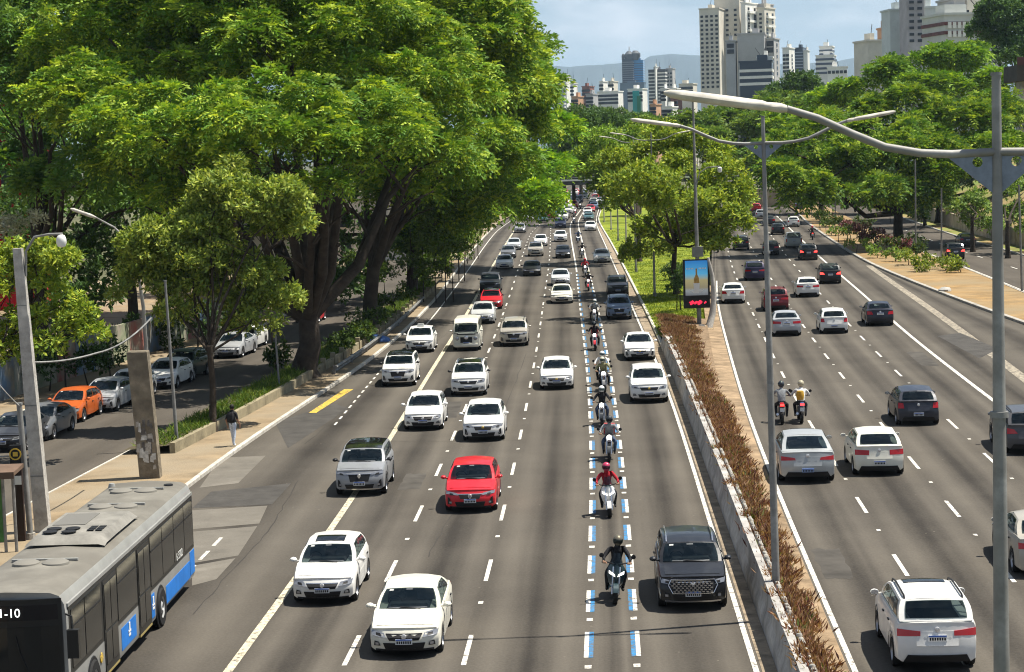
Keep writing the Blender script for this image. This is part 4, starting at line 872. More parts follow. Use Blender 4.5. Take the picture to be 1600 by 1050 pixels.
bike('scooter', 952, 809, WH, 'red', 'black', (.45, .04, .1, 0), 'white scooter with a rounded front fairing', 'rider in red shirt and red helmet on the white scooter', lM)
bike('street', 952, 722, BL, 'grey', 'jeans', BL, 'black motorcycle directly behind the white scooter', 'rider in grey shirt and black helmet behind the white scooter', lM, box=(.4, .02, .02, 0), pose=1)
bike('street', 942, 667, BL, 'black', 'jeans', WH, 'black motorcycle third behind the white scooter, beside a long shadow', 'rider in black jacket and white helmet behind the grey-shirted rider', lM)
bike('street', 946, 613, GY, 'olive', 'black', (.5, .48, .36, 0), 'grey motorcycle riding beside another left of a white SUV', 'rider in olive jacket and cream helmet left of a white SUV', lM, pose=1)
bike('street', 940, 603, BL, 'white', 'black', WH, 'dark motorcycle partly hidden behind the grey one', 'rider in white shirt partly hidden behind the olive jacket', lM)
bike('street', 931, 548, RD, 'black', 'black', BL, 'red motorcycle with a red front at the tree shadow', 'rider in black on the red-fronted motorcycle', lM, box=(.45, .02, .03, 0))
bike('street', 928, 507, BL, 'grey', 'black', WH, 'black motorcycle next to the pale blue SUV', 'rider with white helmet next to the pale blue SUV', lM, box=(.03, .03, .03, 0), pose=1)
bike('street', 920, 455, RD, 'black', 'black', (.3, .28, .2, 0), 'dark red motorcycle in the striped tree shade', 'rider in black with beige helmet in the striped tree shade', lM, pose=1)
bike('street', 909, 403, BL, 'black', 'black', BL, 'black motorcycle beside the white car with a twin grille', 'rider all in black beside the white car with a twin grille', lM)
bike('street', 896, 350, BL, 'black', 'jeans', (.3, .3, .3, 0), 'farthest motorcycle, beside the dark blue SUV', 'farthest rider, beside the dark blue SUV', lM)
bike('street', 915, 432, GY, 'red', 'black', RD, 'grey motorcycle just beyond the dark red one', 'rider in red top just beyond the dark red motorcycle', lM)
bike('scooter', 903, 380, BL, 'blue', 'jeans', WH, 'black scooter beside the white hatchback in the next lane', 'rider in blue on the black scooter beside the white hatchback', lM)
bike('street', 899, 336, RD, 'white', 'black', BL, 'tiny red motorcycle at the bend of the motorcycle lane', 'tiny rider in white at the bend of the motorcycle lane', lM)
bike('street', 907, 326, BL, 'black', 'black', GY, 'tiny black motorcycle past the bend of the motorcycle lane', 'tiny rider in black past the bend of the motorcycle lane', lM)
g3, g4 = 'motorcycles on the outgoing road', 'riders on the outgoing road'
bike('street', 1223, 663, RD, 'grey', 'black', BL, 'motorcycle with red tail behind the thin lamp post', 'rider in grey jacket and black helmet by the thin lamp post', lA, 'away', ZR, pose=1, gB=g3, gR=g4)
bike('street', 1252, 662, (.04, .07, .2, 0), 'white', 'black', (.4, .36, .25, 0), 'blue motorcycle carrying a yellow bag beside the red-tailed one', 'rider in white shirt and beige helmet on the blue motorcycle', lA, 'away', ZR, pose=1, gB=g3, gR=g4)
bike('street', 1122, 395, RD, 'black', 'black', BL, 'small motorcycle under the yellow-green median tree', 'small dark rider under the yellow-green median tree', lA, 'away', ZR, gB=g3, gR=g4)
bike('street', 1270, 375, BL, 'black', 'black', RD, 'small motorcycle right of the silver pickup truck', 'small dark rider right of the silver pickup truck', lD, 'away', ZR, gB=g3, gR=g4)
bg = G(1252, 662, ZR); tb = MB(); tb.lathe([(0, -.2), (.14, -.18), (.17, 0), (.14, .18), (0, .2)], 12, 0); o = tb.build('shoulder_bag', mat('bag_yellow', (.5, .3, .04), .8, noise=(8, .3)), None, 60, (bg.x, bg.y+.2, ZR+1.15)); tag(o, 'yellow bag on the back of the rider in white shirt', 'bag')
# pedestrian on the pavement
def pedestrian():
    J = {'pelvis': ((0, 0, .93), (.15, .11)), 'belly': ((0, 0, 1.08), (.14, .1)), 'chest': ((.0, 0, 1.28), (.17, .11)), 'neck': ((0, 0, 1.47), .055), 'head': ((-.02, 0, 1.58), (.075, .085)), 'crown': ((-.01, 0, 1.67), .075)}
    E = [('pelvis', 'belly'), ('belly', 'chest'), ('chest', 'neck'), ('neck', 'head'), ('head', 'crown')]
    for s_, n in ((1, 'l'), (-1, 'r')):
        st = .16*s_
        J.update({n+'sh': ((0, s_*.18, 1.40), .065), n+'el': ((.06-st*.3, s_*.25, 1.12), .045), n+'wr': ((-.06-st*.6, s_*.24, .90), .033), n+'pa': ((-.09-st*.6, s_*.24, .83), (.035, .022)), n+'hip': ((0, s_*.09, .9), .095), n+'kn': ((-.03+st*.5, s_*.1, .5), .068), n+'an': ((st, s_*.1, .09), .045), n+'to': ((st-.16, s_*.11, .045), .04)})
        E += [('chest', n+'sh'), (n+'sh', n+'el'), (n+'el', n+'wr'), (n+'wr', n+'pa'), ('pelvis', n+'hip'), (n+'hip', n+'kn'), (n+'kn', n+'an'), (n+'an', n+'to')]
    def rule(c):
        if c.z > 1.5 and abs(c.y) < .14: return 2
        if abs(c.y) > .16 and c.z < 1.14 and c.z > .7: return 2
        if c.z < .08: return 3
        return 1 if c.z < .98 else 0
    def fingers(mb):
        for s_ in (1, -1):
            st = .16*s_
            for k in range(4): mb.tube([(-.115-st*.6+.022*k, s_*.24, .82), (-.12-st*.6+.022*k, s_*.24, .765), (-.115-st*.6+.022*k, s_*.225, .735+.01*(k == 3))], [.010, .009, .007], 5, 2)
            mb.tube([(-.12-st*.6, s_*.23, .85), (-.145-st*.6, s_*.22, .80)], [.011, .008], 5, 2)
    mb, _ = skin_body('person', J, E, 'pelvis', rule, None, 1, fingers)
    p = G(365, 697, .12); t = tang(kerbL, p.y)
    o = put('person', mb.mesh('person', [CL['black'], CL['pale'], SKIN, WHT], 60), None, p, math.atan2(-t.y, -t.x)+R(-20)); tag(o, 'pedestrian in black shirt and pale trousers walking on the pavement', 'person')
    MB().lathe([(0, .115), (.06, .10), (.098, .03), (.1, -.03), (.085, -.07)], 14, 0, (.012, 0, 1.64)).build('hair', mat('hair', (.012, .01, .009), .6), o, 60)
    b = MB(); rows = []
    for z, d_, w_ in ((1.0, .05, .12), (1.04, .12, .16), (1.2, .15, .17), (1.36, .12, .15), (1.44, .04, .1)): rows.append([(.10, -w_, z), (.10+d_*.8, -w_*.85, z), (.10+d_, 0, z), (.10+d_*.8, w_*.85, z), (.10, w_, z)])
    b.grid(rows); bo = b.build('backpack', CL['black'], None, 50, o.location); bo.rotation_euler = o.rotation_euler; tag(bo, 'black backpack on the back of the pedestrian', 'backpack')
    for s_ in (1, -1):
        MB().tube([(.10, s_*.11, 1.40), (.0, s_*.13, 1.48), (-.12, s_*.12, 1.36), (-.10, s_*.13, 1.12), (.10, s_*.15, 1.03)], .016, 5).build('strap', CL['black'], bo, 50)
pedestrian()
# ------------------------------------------------------------------ bus
def bus():
    L, W, Ht = 14.2, 2.42, 2.98; hl, hw = L/2, W/2
    root = empty('city_bus', (-10.53, 47.95, 0), R(88.2)); tag(root, 'grey city bus with blue lower panels and dark window band, front cut by the corner', 'bus')
    SIL = mat('bus_silver', (.26, .26, .245), .45, noise=(1.2, .15), coat=.3); ROOF = mat('bus_roof', (.17, .16, .135), .65, noise=(.8, .35), scale2=(.5, (.13, .12, .10))); BLU = mat('bus_blue', (.015, .17, .55), .45, noise=(2, .15)); BGL = mat('bus_glass', (.02, .021, .02), .07); BLK = mat('bus_black', (.02, .02, .019), .35)
    prof = [(hw-.03, .33), (hw, .45), (hw, 1.2), (hw, 2.45), (hw-.03, 2.72), (hw-.12, 2.90), (hw-.3, 2.98), (0, 3.03)]
    sec = prof+[(-y, z) for y, z in reversed(prof[:-1])]
    def bend(x, y, z):  # front and rear faces curve a little
        f = (y/hw)**2; return (x+(.16*f if x < 0 else -.10*f)*(1 if abs(x) > hl-.05 else 0), y, z)
    xs = [-hl, -hl+.25, -4.9-.62, -4.9, -4.9+.62, 0, 2.35-.62, 2.35, 2.35+.62, hl-.3, hl]
    b = MB(); rows = [[bend(x, y, z) for y, z in sec] for x in xs]; b.grid(rows, 0)
    for r_, fl_ in ((rows[0], True), (rows[-1], False)): b.add(r_, [tuple(range(len(r_))) if fl_ else tuple(reversed(range(len(r_))))], 0)
    # roof faces in the duller roof colour
    for i, f in enumerate(b.f):
        if len(f) == 4 and sum(b.v[k][2] for k in f)/4 > 2.92: b.m[i] = 1
    b.build('body', [SIL, ROOF], root, 30)
    def panel(name, x0, x1, z0, z1, sd, m, off=.012, th=.03, parent=None):
        y = sd*(hw+off); y0 = sd*(hw-th)
        mb = MB(); mb.box(((x0+x1)/2, (y+y0)/2, (z0+z1)/2), (x1-x0, abs(y-y0), z1-z0)); return mb.build(name, m, parent or root)
    for sd in (-1, 1):
        panel('window_band', -hl+.35, hl-.12, 1.15, 2.60, sd, BLK, .006)
        panel('roof_rail_trim', -hl+.3, hl-.1, 2.62, 2.70, sd, SIL, .018)
        dr = ((-3.75, -2.45), (-.2, 1.15)) if sd < 0 else ((-6.5, -5.6), (-.2, 1.1), (4.6, 5.8))
        for a, c in dr:
            fo = panel('door', a, c, .38, 2.5, sd, BLK, .022); mid = (a+c)/2
            for p0, p1 in ((a+.07, mid-.03), (mid+.03, c-.07)):
                for z0, z1 in ((.55, 1.3), (1.36, 2.4)): panel('door_pane', p0, p1, z0, z1, sd, BGL, .034, parent=fo)
            panel('door_sill', a, c, .33, .38, sd, mat('brass_edge', (.5, .4, .15), .4, .5), .03, parent=fo)
        segs = [(-6.6, -5.5), (-5.42, -4.0), (-2.35, -.35), (1.3, 2.7), (2.76, 4.2), (4.26, 5.6), (5.66, 6.85)] if sd < 0 else [(-5.5, -4.2), (-4.1, -2.8), (-2.7, -1.4), (-1.35, -.3), (1.2, 2.8), (2.9, 4.5), (5.9, 6.85)]
        for a, c in segs:
            wdw = panel('side_window', a, c, 1.26, 2.52, sd, BGL, .02); panel('vent_sash', a+.05, c-.05, 2.12, 2.16, sd, DARK, .026, parent=wdw)
        for a, c, z0, z1 in ((-2.1, -.55, .48, 1.0), (1.25, 1.62, .45, 1.05), (3.05, 6.3, .42, .88), (6.35, hl-.12, .45, 1.1)):
            panel('blue_panel', a, c, z0, z1, sd, BLU, .010)
        for w_ in (-4.9, 2.35):
            MB().lathe([(0, sd*.015), (.56, sd*.015), (.58, 0)], 22, 0, (w_, sd*(hw), .5), axis='y').build('wheel_arch', DARK, root)
            wh = empty('wheel', (w_, sd*(hw-.08), .5)); wh.parent = root
            MB().lathe([(.28, -.14), (.46, -.14), (.5, -.09), (.5, .09), (.46, .14), (.28, .14)], 24, axis='y').build('tyre', RUB, wh, 40)
            MB().lathe([(0, -.06*sd+.0), (.1, .14*sd), (.2, .06*sd), (.28, .13*sd), (.29, .12*sd)], 20, axis='y').build('rim', mat('bus_rim', (.35, .35, .34), .5, .3), wh, 40)
    # lettering and small marks
    def text(name, body, size, loc, rot, m, parent=root):
        cu = bpy.data.curves.new(name, 'FONT'); cu.body = body; cu.size = size; cu.extrude = .004; cu.align_x = 'CENTER'; cu.align_y = 'CENTER'; cu.materials.append(m)
        o = bpy.data.objects.new(name, cu); col.objects.link(o); me = bpy.data.meshes.new_from_object(o.evaluated_get(bpy.context.evaluated_depsgraph_get())); bpy.data.objects.remove(o); o = put(name, me, parent); o.location = loc; o.rotation_euler = rot; return o
    text('fleet_number', '6 3302', .30, (4.9, -hw-.02, 1.34), (R(90), 0, 0), WHT)
    for x, z in ((-1.3, .8), (1.43, .8)):
        m = MB(); m.box((x, -hw-.018, z+.1), (.12, .012, .16)); m.box((x, -hw-.018, z-.03), (.26, .012, .05)); m.box((x, -hw-.018, z-.12), (.2, .012, .05)); m.build('city_crest', WHT, root)
    MB().lathe([(0, -.02), (.11, -.02), (.12, 0)], 14, 0, (-4.15, -hw-.012, .85), axis='y').build('yellow_sticker', PAINTY, root)
    # front
    def fpanel(name, y0, y1, z0, z1, m, off=.02):
        rows = [[(-hl+.16*((y0+(y1-y0)*k/6)/hw)**2-off, y0+(y1-y0)*k/6, z) for k in range(7)] for z in (z0, z1)]
        mb = MB(); mb.grid(rows, 0, True); rim = rows[0]+rows[1][::-1]; mb.grid([rim+[rim[0]], [(p[0]+off+.02, p[1], p[2]) for p in rim+[rim[0]]]]); return mb.build(name, m, root)
    fpanel('front_mask', -hw+.08, hw-.08, 1.0, 2.86, BLK, .012); ws_ = fpanel('windshield', -hw+.16, hw-.16, 1.05, 2.28, BGL, .026); fpanel('destination_display', -hw+.16, hw-.16, 2.42, 2.74, mat('display', (.012, .012, .014), .2), .028)
    LED = mat('led_white', (.8, .8, .8), .5, emit=((.9, .95, .9), .9))
    text('route_number', '11-10', .26, (-hl-.03, .0, 2.58), (R(90), 0, R(-90)), LED)
    for y in (-.5, .4): MB().tube([(-hl-.04, y, 1.1), (-hl-.045, y+.25, 1.75), (-hl-.045, y+.32, 2.1)], .014, 5).build('wiper', DARK, ws_)
    for sd in (-1, 1):
        m = MB(); m.tube([(-hl+.2, sd*(hw-.02), 2.5), (-hl-.25, sd*(hw+.22), 2.55), (-hl-.3, sd*(hw+.25), 2.3)], .022, 6); m.box((-hl-.28, sd*(hw+.25), 1.98), (.14, .24, .6), 0); m.build('mirror', BLK, root, 40)
        fpanel('headlight', sd*.95-.16, sd*.95+.16, .62, .82, LAMP)
        fpanel('tail', 0, 0.01, .9, .91, BLK) if False else None
        MB().box((hl-.06, sd*1.0, 1.0), (.05, .16, .5)).build('tail_light', TAIL, root)
    MB().box((hl-.0, 0, 2.0), (.06, 1.9, .9)).build('rear_window', BGL, root)
    # roof: air-conditioning unit with grilles and fans, ventilation hatches
    ac = MB(); rows = []
    for x, h_ in ((-2.2, .06), (-2.0, .20), (-1.0, .24), (1.1, .24), (1.35, .16), (1.45, .04)): rows.append([(x, y, 3.0+(h_ if abs(y) < .8 else h_*.3)) for y in (-.95, -.79, -.3, 0, .3, .79, .95)])
    ac.grid(rows); a_ = ac.build('air_conditioner', mat('ac_cover', (.21, .2, .175), .6, noise=(1.5, .3)), root, 35)
    MB().box((.1, .28, 3.245), (1.5, .8, .02)).build('condenser_grille', mat('ac_grille', (.15, .145, .13), .7), a_)
    for x in (-1.55, -1.15):
        for y in (.05, .5): MB().lathe([(0, .0), (.17, .0), (.18, .02), (.15, .03), (0, .012)], 16, 0, (x, y, 3.245)).build('fan', DARK, a_)
    for k in range(3):
        for j in range(2): MB().box((-1.35+.2*k, -.42-.2*j, 3.25), (.16, .16, .012)).build('vent', DARK, a_)
    for x in (-4.1, 3.0, 5.4):
        for y in (-.28, .38): MB().lathe([(.0, .10), (.22, .09), (.30, .05), (.31, 0)], 20, 0, (x, y, 3.0)).build('roof_vent', mat('vent_cap', (.19, .18, .155), .6), root, 40)
        MB().box((x+.36, .05, 3.03), (.10, 1.5, .05)).build('roof_seam', SIL, root)
    MB().lathe([(0, .04), (.12, .03), (.13, 0)], 14, 0, (6.4, -.7, 3.0)).build('roof_vent', DARK, root); MB().lathe([(0, .14), (.08, .12), (.11, 0)], 12, 0, (6.5, .9, 2.95)).build('antenna', SIL, root, 40)
bus()

# ------------------------------------------------------------------ street furniture
STEEL = mat('galvanised', (.28, .28, .265), .6, .3, noise=(3, .45), scale2=(.8, (.2, .195, .18))); STEELD = mat('weathered_steel', (.2, .2, .19), .65, .25, noise=(2.5, .4)); PCONC = mat('pole_concrete', (.40, .38, .34), .9, noise=(2.2, .35), bump=(10, .4))
LAMPH = mat('luminaire', (.52, .49, .42), .6, noise=(4, .3))
ARM = [(0, -.02), (.45, -.03), (.75, -.01), (1.1, .06), (1.42, .20), (1.75, .36), (2.05, .46)]
def lamp_post(base, joint, top, label, lean=(0, 0), arms=(-1, 1), rz=0, seg=12, scale=1., gusset=True):
    root = empty('lamp_post', base, rz); tag(root, label, 'lamp post', 'double-arm lamp posts in the median')
    hj, ht = joint-base[2], top-base[2]
    MB().tube([(0, 0, 0), (0, 0, .35)], .14*scale, seg).build('base_flange', STEELD, root, 40)
    MB().tube([(0, 0, .0), (lean[0]*.5, 0, ht*.5), (lean[0]*.93, 0, ht*.93), (lean[0], 0, ht)], [.10*scale, .08*scale, .048*scale, .045*scale], seg).build('pole', STEEL, root, 40)
    MB().tube([(lean[0], 0, ht), (lean[0], 0, ht+.03)], .055*scale, seg).build('pole_cap', STEELD, root, 40)
    for zz in (.45, .72): MB().tube([(lean[0]*zz, 0, ht*zz), (lean[0]*zz, 0, ht*zz+.06)], [.09*scale, .088*scale], seg).build('clamp', STEELD, root, 40)
    jx = lean[0]*hj/ht
    for s_ in arms:
        pts = [(jx+s_*x*scale, 0, hj+z*scale) for x, z in ARM]; a = MB().tube(pts, [.042, .042, .042, .041, .04, .038, .036], 10).build('arm', STEEL, root, 40)
        x0, z0 = pts[-1][0], pts[-1][2]; m = MB(); rows = []
        for t, r_ in ((0, .045), (.05, .062), (.12, .058), (.16, .052), (.2, .066), (.5, .07), (.85, .066), (.95, .05), (1.0, .02)):
            c = Vector((x0+s_*1.2*t*scale, 0, z0+.19*t*scale)); rows.append([c+Vector((0, math.cos(k*math.pi/5)*r_*1.15, math.sin(k*math.pi/5)*r_*.8)) for k in range(10)])
        m.grid(rows, 0, close=True); h = m.build('lamp_head', LAMPH, a, 50)
        if gusset:
            g = MB(); n = 14; hc = Vector((jx+s_*.19*scale, 0, hj-.115*scale)); out = []; inn = []
            tri = [Vector((jx+s_*.04, 0, hj-.03)), Vector((jx+s_*.50*scale, 0, hj-.045)), Vector((jx+s_*.045, 0, hj-.42*scale))]
            per = []
            for k in range(3):
                for q in range(6): per.append(tri[k].lerp(tri[(k+1) % 3], q/6))
            inn = []
            for p in per:
                d = (p-hc).normalized(); inn.append(hc+d*.052*scale)
            for y in (-.008, .008):
                g.grid([[p+Vector((0, y, 0)) for p in per], [p+Vector((0, y, 0)) for p in inn]], close=True)
            g.grid([[p+Vector((0, -.008, 0)) for p in per], [p+Vector((0, .008, 0)) for p in per]], close=True); g.grid([[p+Vector((0, -.008, 0)) for p in inn], [p+Vector((0, .008, 0)) for p in inn]], close=True)
            g.build('gusset_plate', mat('gusset', (.2, .23, .27), .6, .3, noise=(6, .25)), root)
    return root
b1 = D(1558, 525, 19.5)
lamp_post((b1.x+.03, 19.5, .45), D(1555, 234, 19.5).z, D(1553, 118, 19.5).z, 'nearest double-arm steel lamp post, crossing the whole right side', lean=(-.02, 0), seg=20)
b2 = G(1213, 932, .6)
lamp_post(b2, D(1192, 222, b2.y).z, D(1190, 183, b2.y).z, 'second double-arm lamp post standing among the dry plants by the barrier', lean=(-.12, 0), seg=14)
for px, py, lb in ((1023, 464, 'double-arm lamp post on the lawn above the median trees'), (994, 425, 'slim lamp post beyond the first one on the lawn'), (966, 376, 'farthest slim lamp post on the lawn')):
    b3 = G(px, py, .2); lamp_post(b3, 12.6, 13.2, lb, seg=8, gusset=False)
# tall mast with a dome camera on a bent arm
bm = G(1092, 492, .3); ms = empty('camera_mast', bm); tag(ms, 'tall grey mast with a dome camera rising from the median trees', 'mast')
mh = D(1087, 145, bm.y).z-.3
MB().tube([(0, 0, 0), (-.06, 0, mh*.55), (-.1, 0, mh)], [.15, .12, .06], 10).build('pole', STEEL, ms, 40)
MB().box((0, -.1, 4.4), (.75, .35, .7)).build('control_box', STEEL, ms)
zc = D(1092, 287, bm.y).z-.3; MB().tube([(.05, 0, zc), (.25, 0, zc+.75), (.8, 0, zc+1.1), (1.65, 0, zc+1.15)], .04, 6).build('bracket', STEEL, ms, 40)
MB().lathe([(0, -.3), (.13, -.24), (.16, -.1), (.16, .05), (.05, .12)], 12, 0, (1.65, 0, zc+1.0)).build('dome_camera', WHT, ms, 40)
# slim posts standing on the lawn
for px, py, pt, lb in ((955, 359, 330, 'slim pale post at the far end of the lawn'), (979, 395, 333, 'slim pale post on the lawn between two lamp posts'), (944, 347, 318, 'short pale post by the far kerb of the lawn')):
    p = G(px, py, .2); hh = D(px, pt, p.y).z-.2; r_ = empty('slim_post', p); tag(r_, lb, 'post', 'slim posts on the lawn'); MB().tube([(0, 0, 0), (0, 0, hh)], [.11, .08], 8).build('shaft', mat('pale_post', (.42, .4, .34), .8, noise=(3, .3)), r_, 40); MB().tube([(0, 0, 0), (0, 0, .25)], .16, 8).build('foot', CONC, r_, 40)
# street clock with advertising panel on a bent foot
bs = G(1093, 512, .45); sg = empty('street_clock', bs); tag(sg, 'street clock panel showing a beach advertisement over a red display', 'street clock')
sc_ = bs.y/3100
w0, w1, zt, zb_, zm = (1069-1093)*sc_, (1110-1093)*sc_, D(1090, 405, bs.y).z-.45, D(1090, 481, bs.y).z-.45, D(1090, 464, bs.y).z-.45
MB().box(((w0+w1)/2, 0, (zt+zb_)/2), (w1-w0, .3, zt-zb_)).build('case', DARK, sg)
def ad_mat():
    m = bpy.data.materials.new('beach_poster'); m.use_nodes = True; n, l = m.node_tree.nodes, m.node_tree.links; b = n['Principled BSDF']; t = n.new('ShaderNodeTexCoord'); s_ = n.new('ShaderNodeSeparateXYZ'); r_ = n.new('ShaderNodeValToRGB'); e = r_.color_ramp
    e.elements[0].position = 0; e.elements[0].color = (.16, .17, .19, 1); e.elements[1].position = 1; e.elements[1].color = (.02, .2, .55, 1)
    for p, c in ((.14, (.3, .33, .34, 1)), (.22, (.3, .26, .16, 1)), (.44, (.42, .36, .17, 1)), (.52, (.25, .4, .42, 1)), (.62, (.09, .42, .68, 1))): q = e.elements.new(p); q.color = c
    l.new(t.outputs['Generated'], s_.inputs[0]); l.new(s_.outputs[2], r_.inputs[0]); l.new(r_.outputs[0], b.inputs['Base Color']); b.inputs['Roughness'].default_value = .25
    l.new(r_.outputs[0], b.inputs['Emission Color']); b.inputs['Emission Strength'].default_value = .25; return m
po = MB().box(((w0+w1)/2, -.158, (zt+zm)/2+.02), ((w1-w0)*.86, .012, (zt-zm)*.92)).build('poster', ad_mat(), sg)
cxp, zlo, zh = (w0+w1)/2, zm+.15, zt-zm
bt = MB(); bt.lathe([(.0, 0), (.17, 0), (.18, .55*zh*.6), (.06, .72*zh*.6), (.055, .98*zh*.6), (0, zh*.6)], 14, 0, (0, 0, 0)); bt.v = [(cxp+x*.9, -.168+y*.02, zlo+.25+z) for x, y, z in bt.v]; bt.build('printed_bottle', mat('print_amber', (.42, .25, .06), .5, noise=(6, .3)), po, 40)
gl = MB(); gl.add([(cxp-.16, -.178, zlo+.1), (cxp+.16, -.178, zlo+.1), (cxp+.2, -.178, zlo+.75), (cxp-.2, -.178, zlo+.75)], [(0, 1, 2, 3)]); gl.add([(cxp-.5, -.176, zlo+.35), (cxp-.2, -.176, zlo+.12), (cxp-.16, -.176, zlo+.22)], [(0, 1, 2)]); gl.add([(cxp+.5, -.176, zlo+.35), (cxp+.2, -.176, zlo+.12), (cxp+.16, -.176, zlo+.22)], [(0, 2, 1)]); gl.build('printed_glass', WHT, po)
for dx in (-.42, .38):
    for k in range(5): MB().box((cxp+dx-.2+.1*k, -.17, zm+zh*.76), (.06, .008, .09)).build('printed_letter', WHT, po)
RDIG = mat('red_digits', (.5, .01, .02), .4, emit=((1, .03, .08), .7))
dz = (zm+zb_)/2-.0
for dx, wq, hq in ((-.33, .30, .26), (-.08, .26, .18), (.16, .34, .28), (.52, .16, .14)):
    m = MB(); m.lathe([(0, -.012), (.5, -.012), (.5, 0)], 14, 0, (0, 0, 0), axis='y'); m.v = [(cxp+dx+x*wq*(1+.25*math.sin(9*z)), -.155+y, dz+z*hq+.04*math.sin(7*x)) for x, y, z in m.v]; m.build('red_glow', RDIG, sg)
MB().tube([(0, .1, 0), (0, .1, zb_+.2)], .14, 8).build('post', STEELD, sg, 40)
pts = [((x-1093)*sc_, -.25, D(x, y, bs.y).z-.45) for x, y in ((1108, 402), (1114, 430), (1116, 462), (1113, 490), (1104, 518), (1092, 545))]; pts[-1] = (pts[-1][0], -1.6, .1); pts[-2] = (pts[-2][0], -.7, pts[-2][2])
MB().tube(pts, [.08, .13, .17, .21, .25, .3], 10).build('bent_foot', PCONC, sg, 50)
# ------------------------------------------------------------------ concrete barrier with planted bed
WTOP = 1.0
def seg_wall(Y0, Y1, h0, h1):
    vs = []
    for Y, h in ((Y0, h0), (Y1-.035, h1)):
        for x, z in ((0, -.1), (.02, .25), (.10, .5), (.14, h), (.34, h), (.36, -.1)): vs.append((kerbR(Y)+x, Y, z))
    return MB().add(vs, [(5, 4, 3, 2, 1, 0), (6, 7, 8, 9, 10, 11)]+[(k, k+1, k+7, k+6) for k in range(5)])
br = empty('concrete_barrier', (kerbR(30), 30, 0)); tag(br, 'long grey concrete barrier wall edging the dry plant bed', 'barrier')
Ys = steps(24, 116, 4)
for a, b in zip(Ys[:-1], Ys[1:]):
    o = seg_wall(a, b, WTOP, WTOP).build('wall_panel', CONCD, br); o.location = -br.location
o = seg_wall(116, 119, WTOP, .7).build('wall_panel', CONCD, br); o.location = -br.location
WST = mat('white_stone', (.34, .325, .29), .9, noise=(5, .3)); stm = []
for k in range(4):
    m = MB(); m.lathe([(0, .075), (.05, .065), (.075, .02), (.07, -.06)], 6); m.v = [(x*random.uniform(.8, 1.2), y*random.uniform(1.0, 1.5), z*random.uniform(.8, 1.1)) for x, y, z in m.v]; stm.append(m.mesh('stone', WST, 60))
Y = 26.
while Y < 117:
    o = put('stone', stm[random.randrange(4)], br, Vector((kerbR(Y)+.44, Y, WTOP-.03))-br.location, random.uniform(-.4, .4)); Y += random.uniform(.3, .38)
strip('plant_bed', [(lambda Y: kerbR(Y)+.34, WTOP-.08), (lambda Y: max(kerbR(Y)+.6, rl(Y)-1.0), .66)], [y for y in steps(22, 130, 2)], SOIL, 2)
# ------------------------------------------------------------------ left pavement: posts, poles, shelter
p = G(236, 746, .12); pb = empty('concrete_post', p); tag(pb, 'thick weathered concrete post with torn posters on the pavement', 'concrete post')
hh = D(222, 548, p.y).z-.12; m = MB(); rows = []
for z, dx in ((0, 0), (hh*.4, -.1), (hh*.75, -.2), (hh-.04, -.27), (hh, -.27)):
    i_ = .03 if z == hh else 0; rows.append([(dx+x, y, z) for x, y in ((-.38+i_, -.28+i_), (.38-i_, -.28+i_), (.38-i_, .28-i_), (-.38+i_, .28-i_))])
m.grid(rows, 0, close=True); m.add(rows[-1], [(0, 1, 2, 3)]); m.build('shaft', mat('aged_concrete', (.25, .21, .15), .95, noise=(1.6, .6), bump=(7, .8), scale2=(1.2, (.13, .11, .08))), pb)
for k in range(26):
    x, z, w_, h_ = random.uniform(-.33, .3), random.uniform(.3, hh*.42), random.uniform(.1, .26), random.uniform(.12, .4); dx = -.1*z/(hh*.4)
    MB().add([(x+dx-w_/2, -.285-.001*k, z), (x+dx+w_/2, -.285-.001*k, z+random.uniform(-.05, .05)), (x+dx+w_/2*random.uniform(.5, 1), -.285-.001*k, z+h_), (x+dx-w_/2*random.uniform(.4, 1), -.285-.001*k, z+h_*.9)], [(0, 1, 2, 3)]).build('torn_poster', mat('poster_%d' % (k % 3), [(.5, .49, .45), (.12, .11, .1), (.38, .35, .3)][k % 3], .9, noise=(7, .4)), pb)
p = G(68, 830, .12); cp = empty('concrete_pole', p); tag(cp, 'tapering concrete pole with a dome camera behind the bus', 'pole')
tp = D(28, 388, p.y); lx, hh = tp.x-p.x, tp.z-.12; m = MB(); rows = []
for t, w_ in ((0, .23), (.5, .19), (1, .14)): rows.append([(lx*t+x*w_, y*w_, hh*t) for x, y in ((-1, -1), (1, -1), (1, 1), (-1, 1))])
m.grid(rows, 0, close=True); m.add(rows[-1], [(0, 1, 2, 3)]); m.build('shaft', PCONC, cp)
MB().tube([(lx+.2, 0, hh-.9), (lx+.25, 0, hh-.1), (lx+.55, 0, hh+.35), (lx+1.0, 0, hh+.42), (lx+1.45, 0, hh+.42)], .045, 7).build('bracket', STEEL, cp, 40)
MB().lathe([(0, -.28), (.12, -.24), (.17, -.12), (.16, 0), (.12, .1), (.05, .14)], 14, 0, (lx+1.4, 0, hh+.26)).build('dome_camera', WHT, cp, 40)
MB().tube([(lx*.5, 0, hh*.27), (lx*.3-.0, 0, hh*.27+.02), (-1.4, .0, hh*.27)], .03, 6).build('stay', STEEL, cp)
for zz in (.2, .45, .8): MB().box((lx*zz, -.01, hh*zz), (.46-.2*zz, .46-.2*zz, .05)).build('steel_band', STEELD, cp)
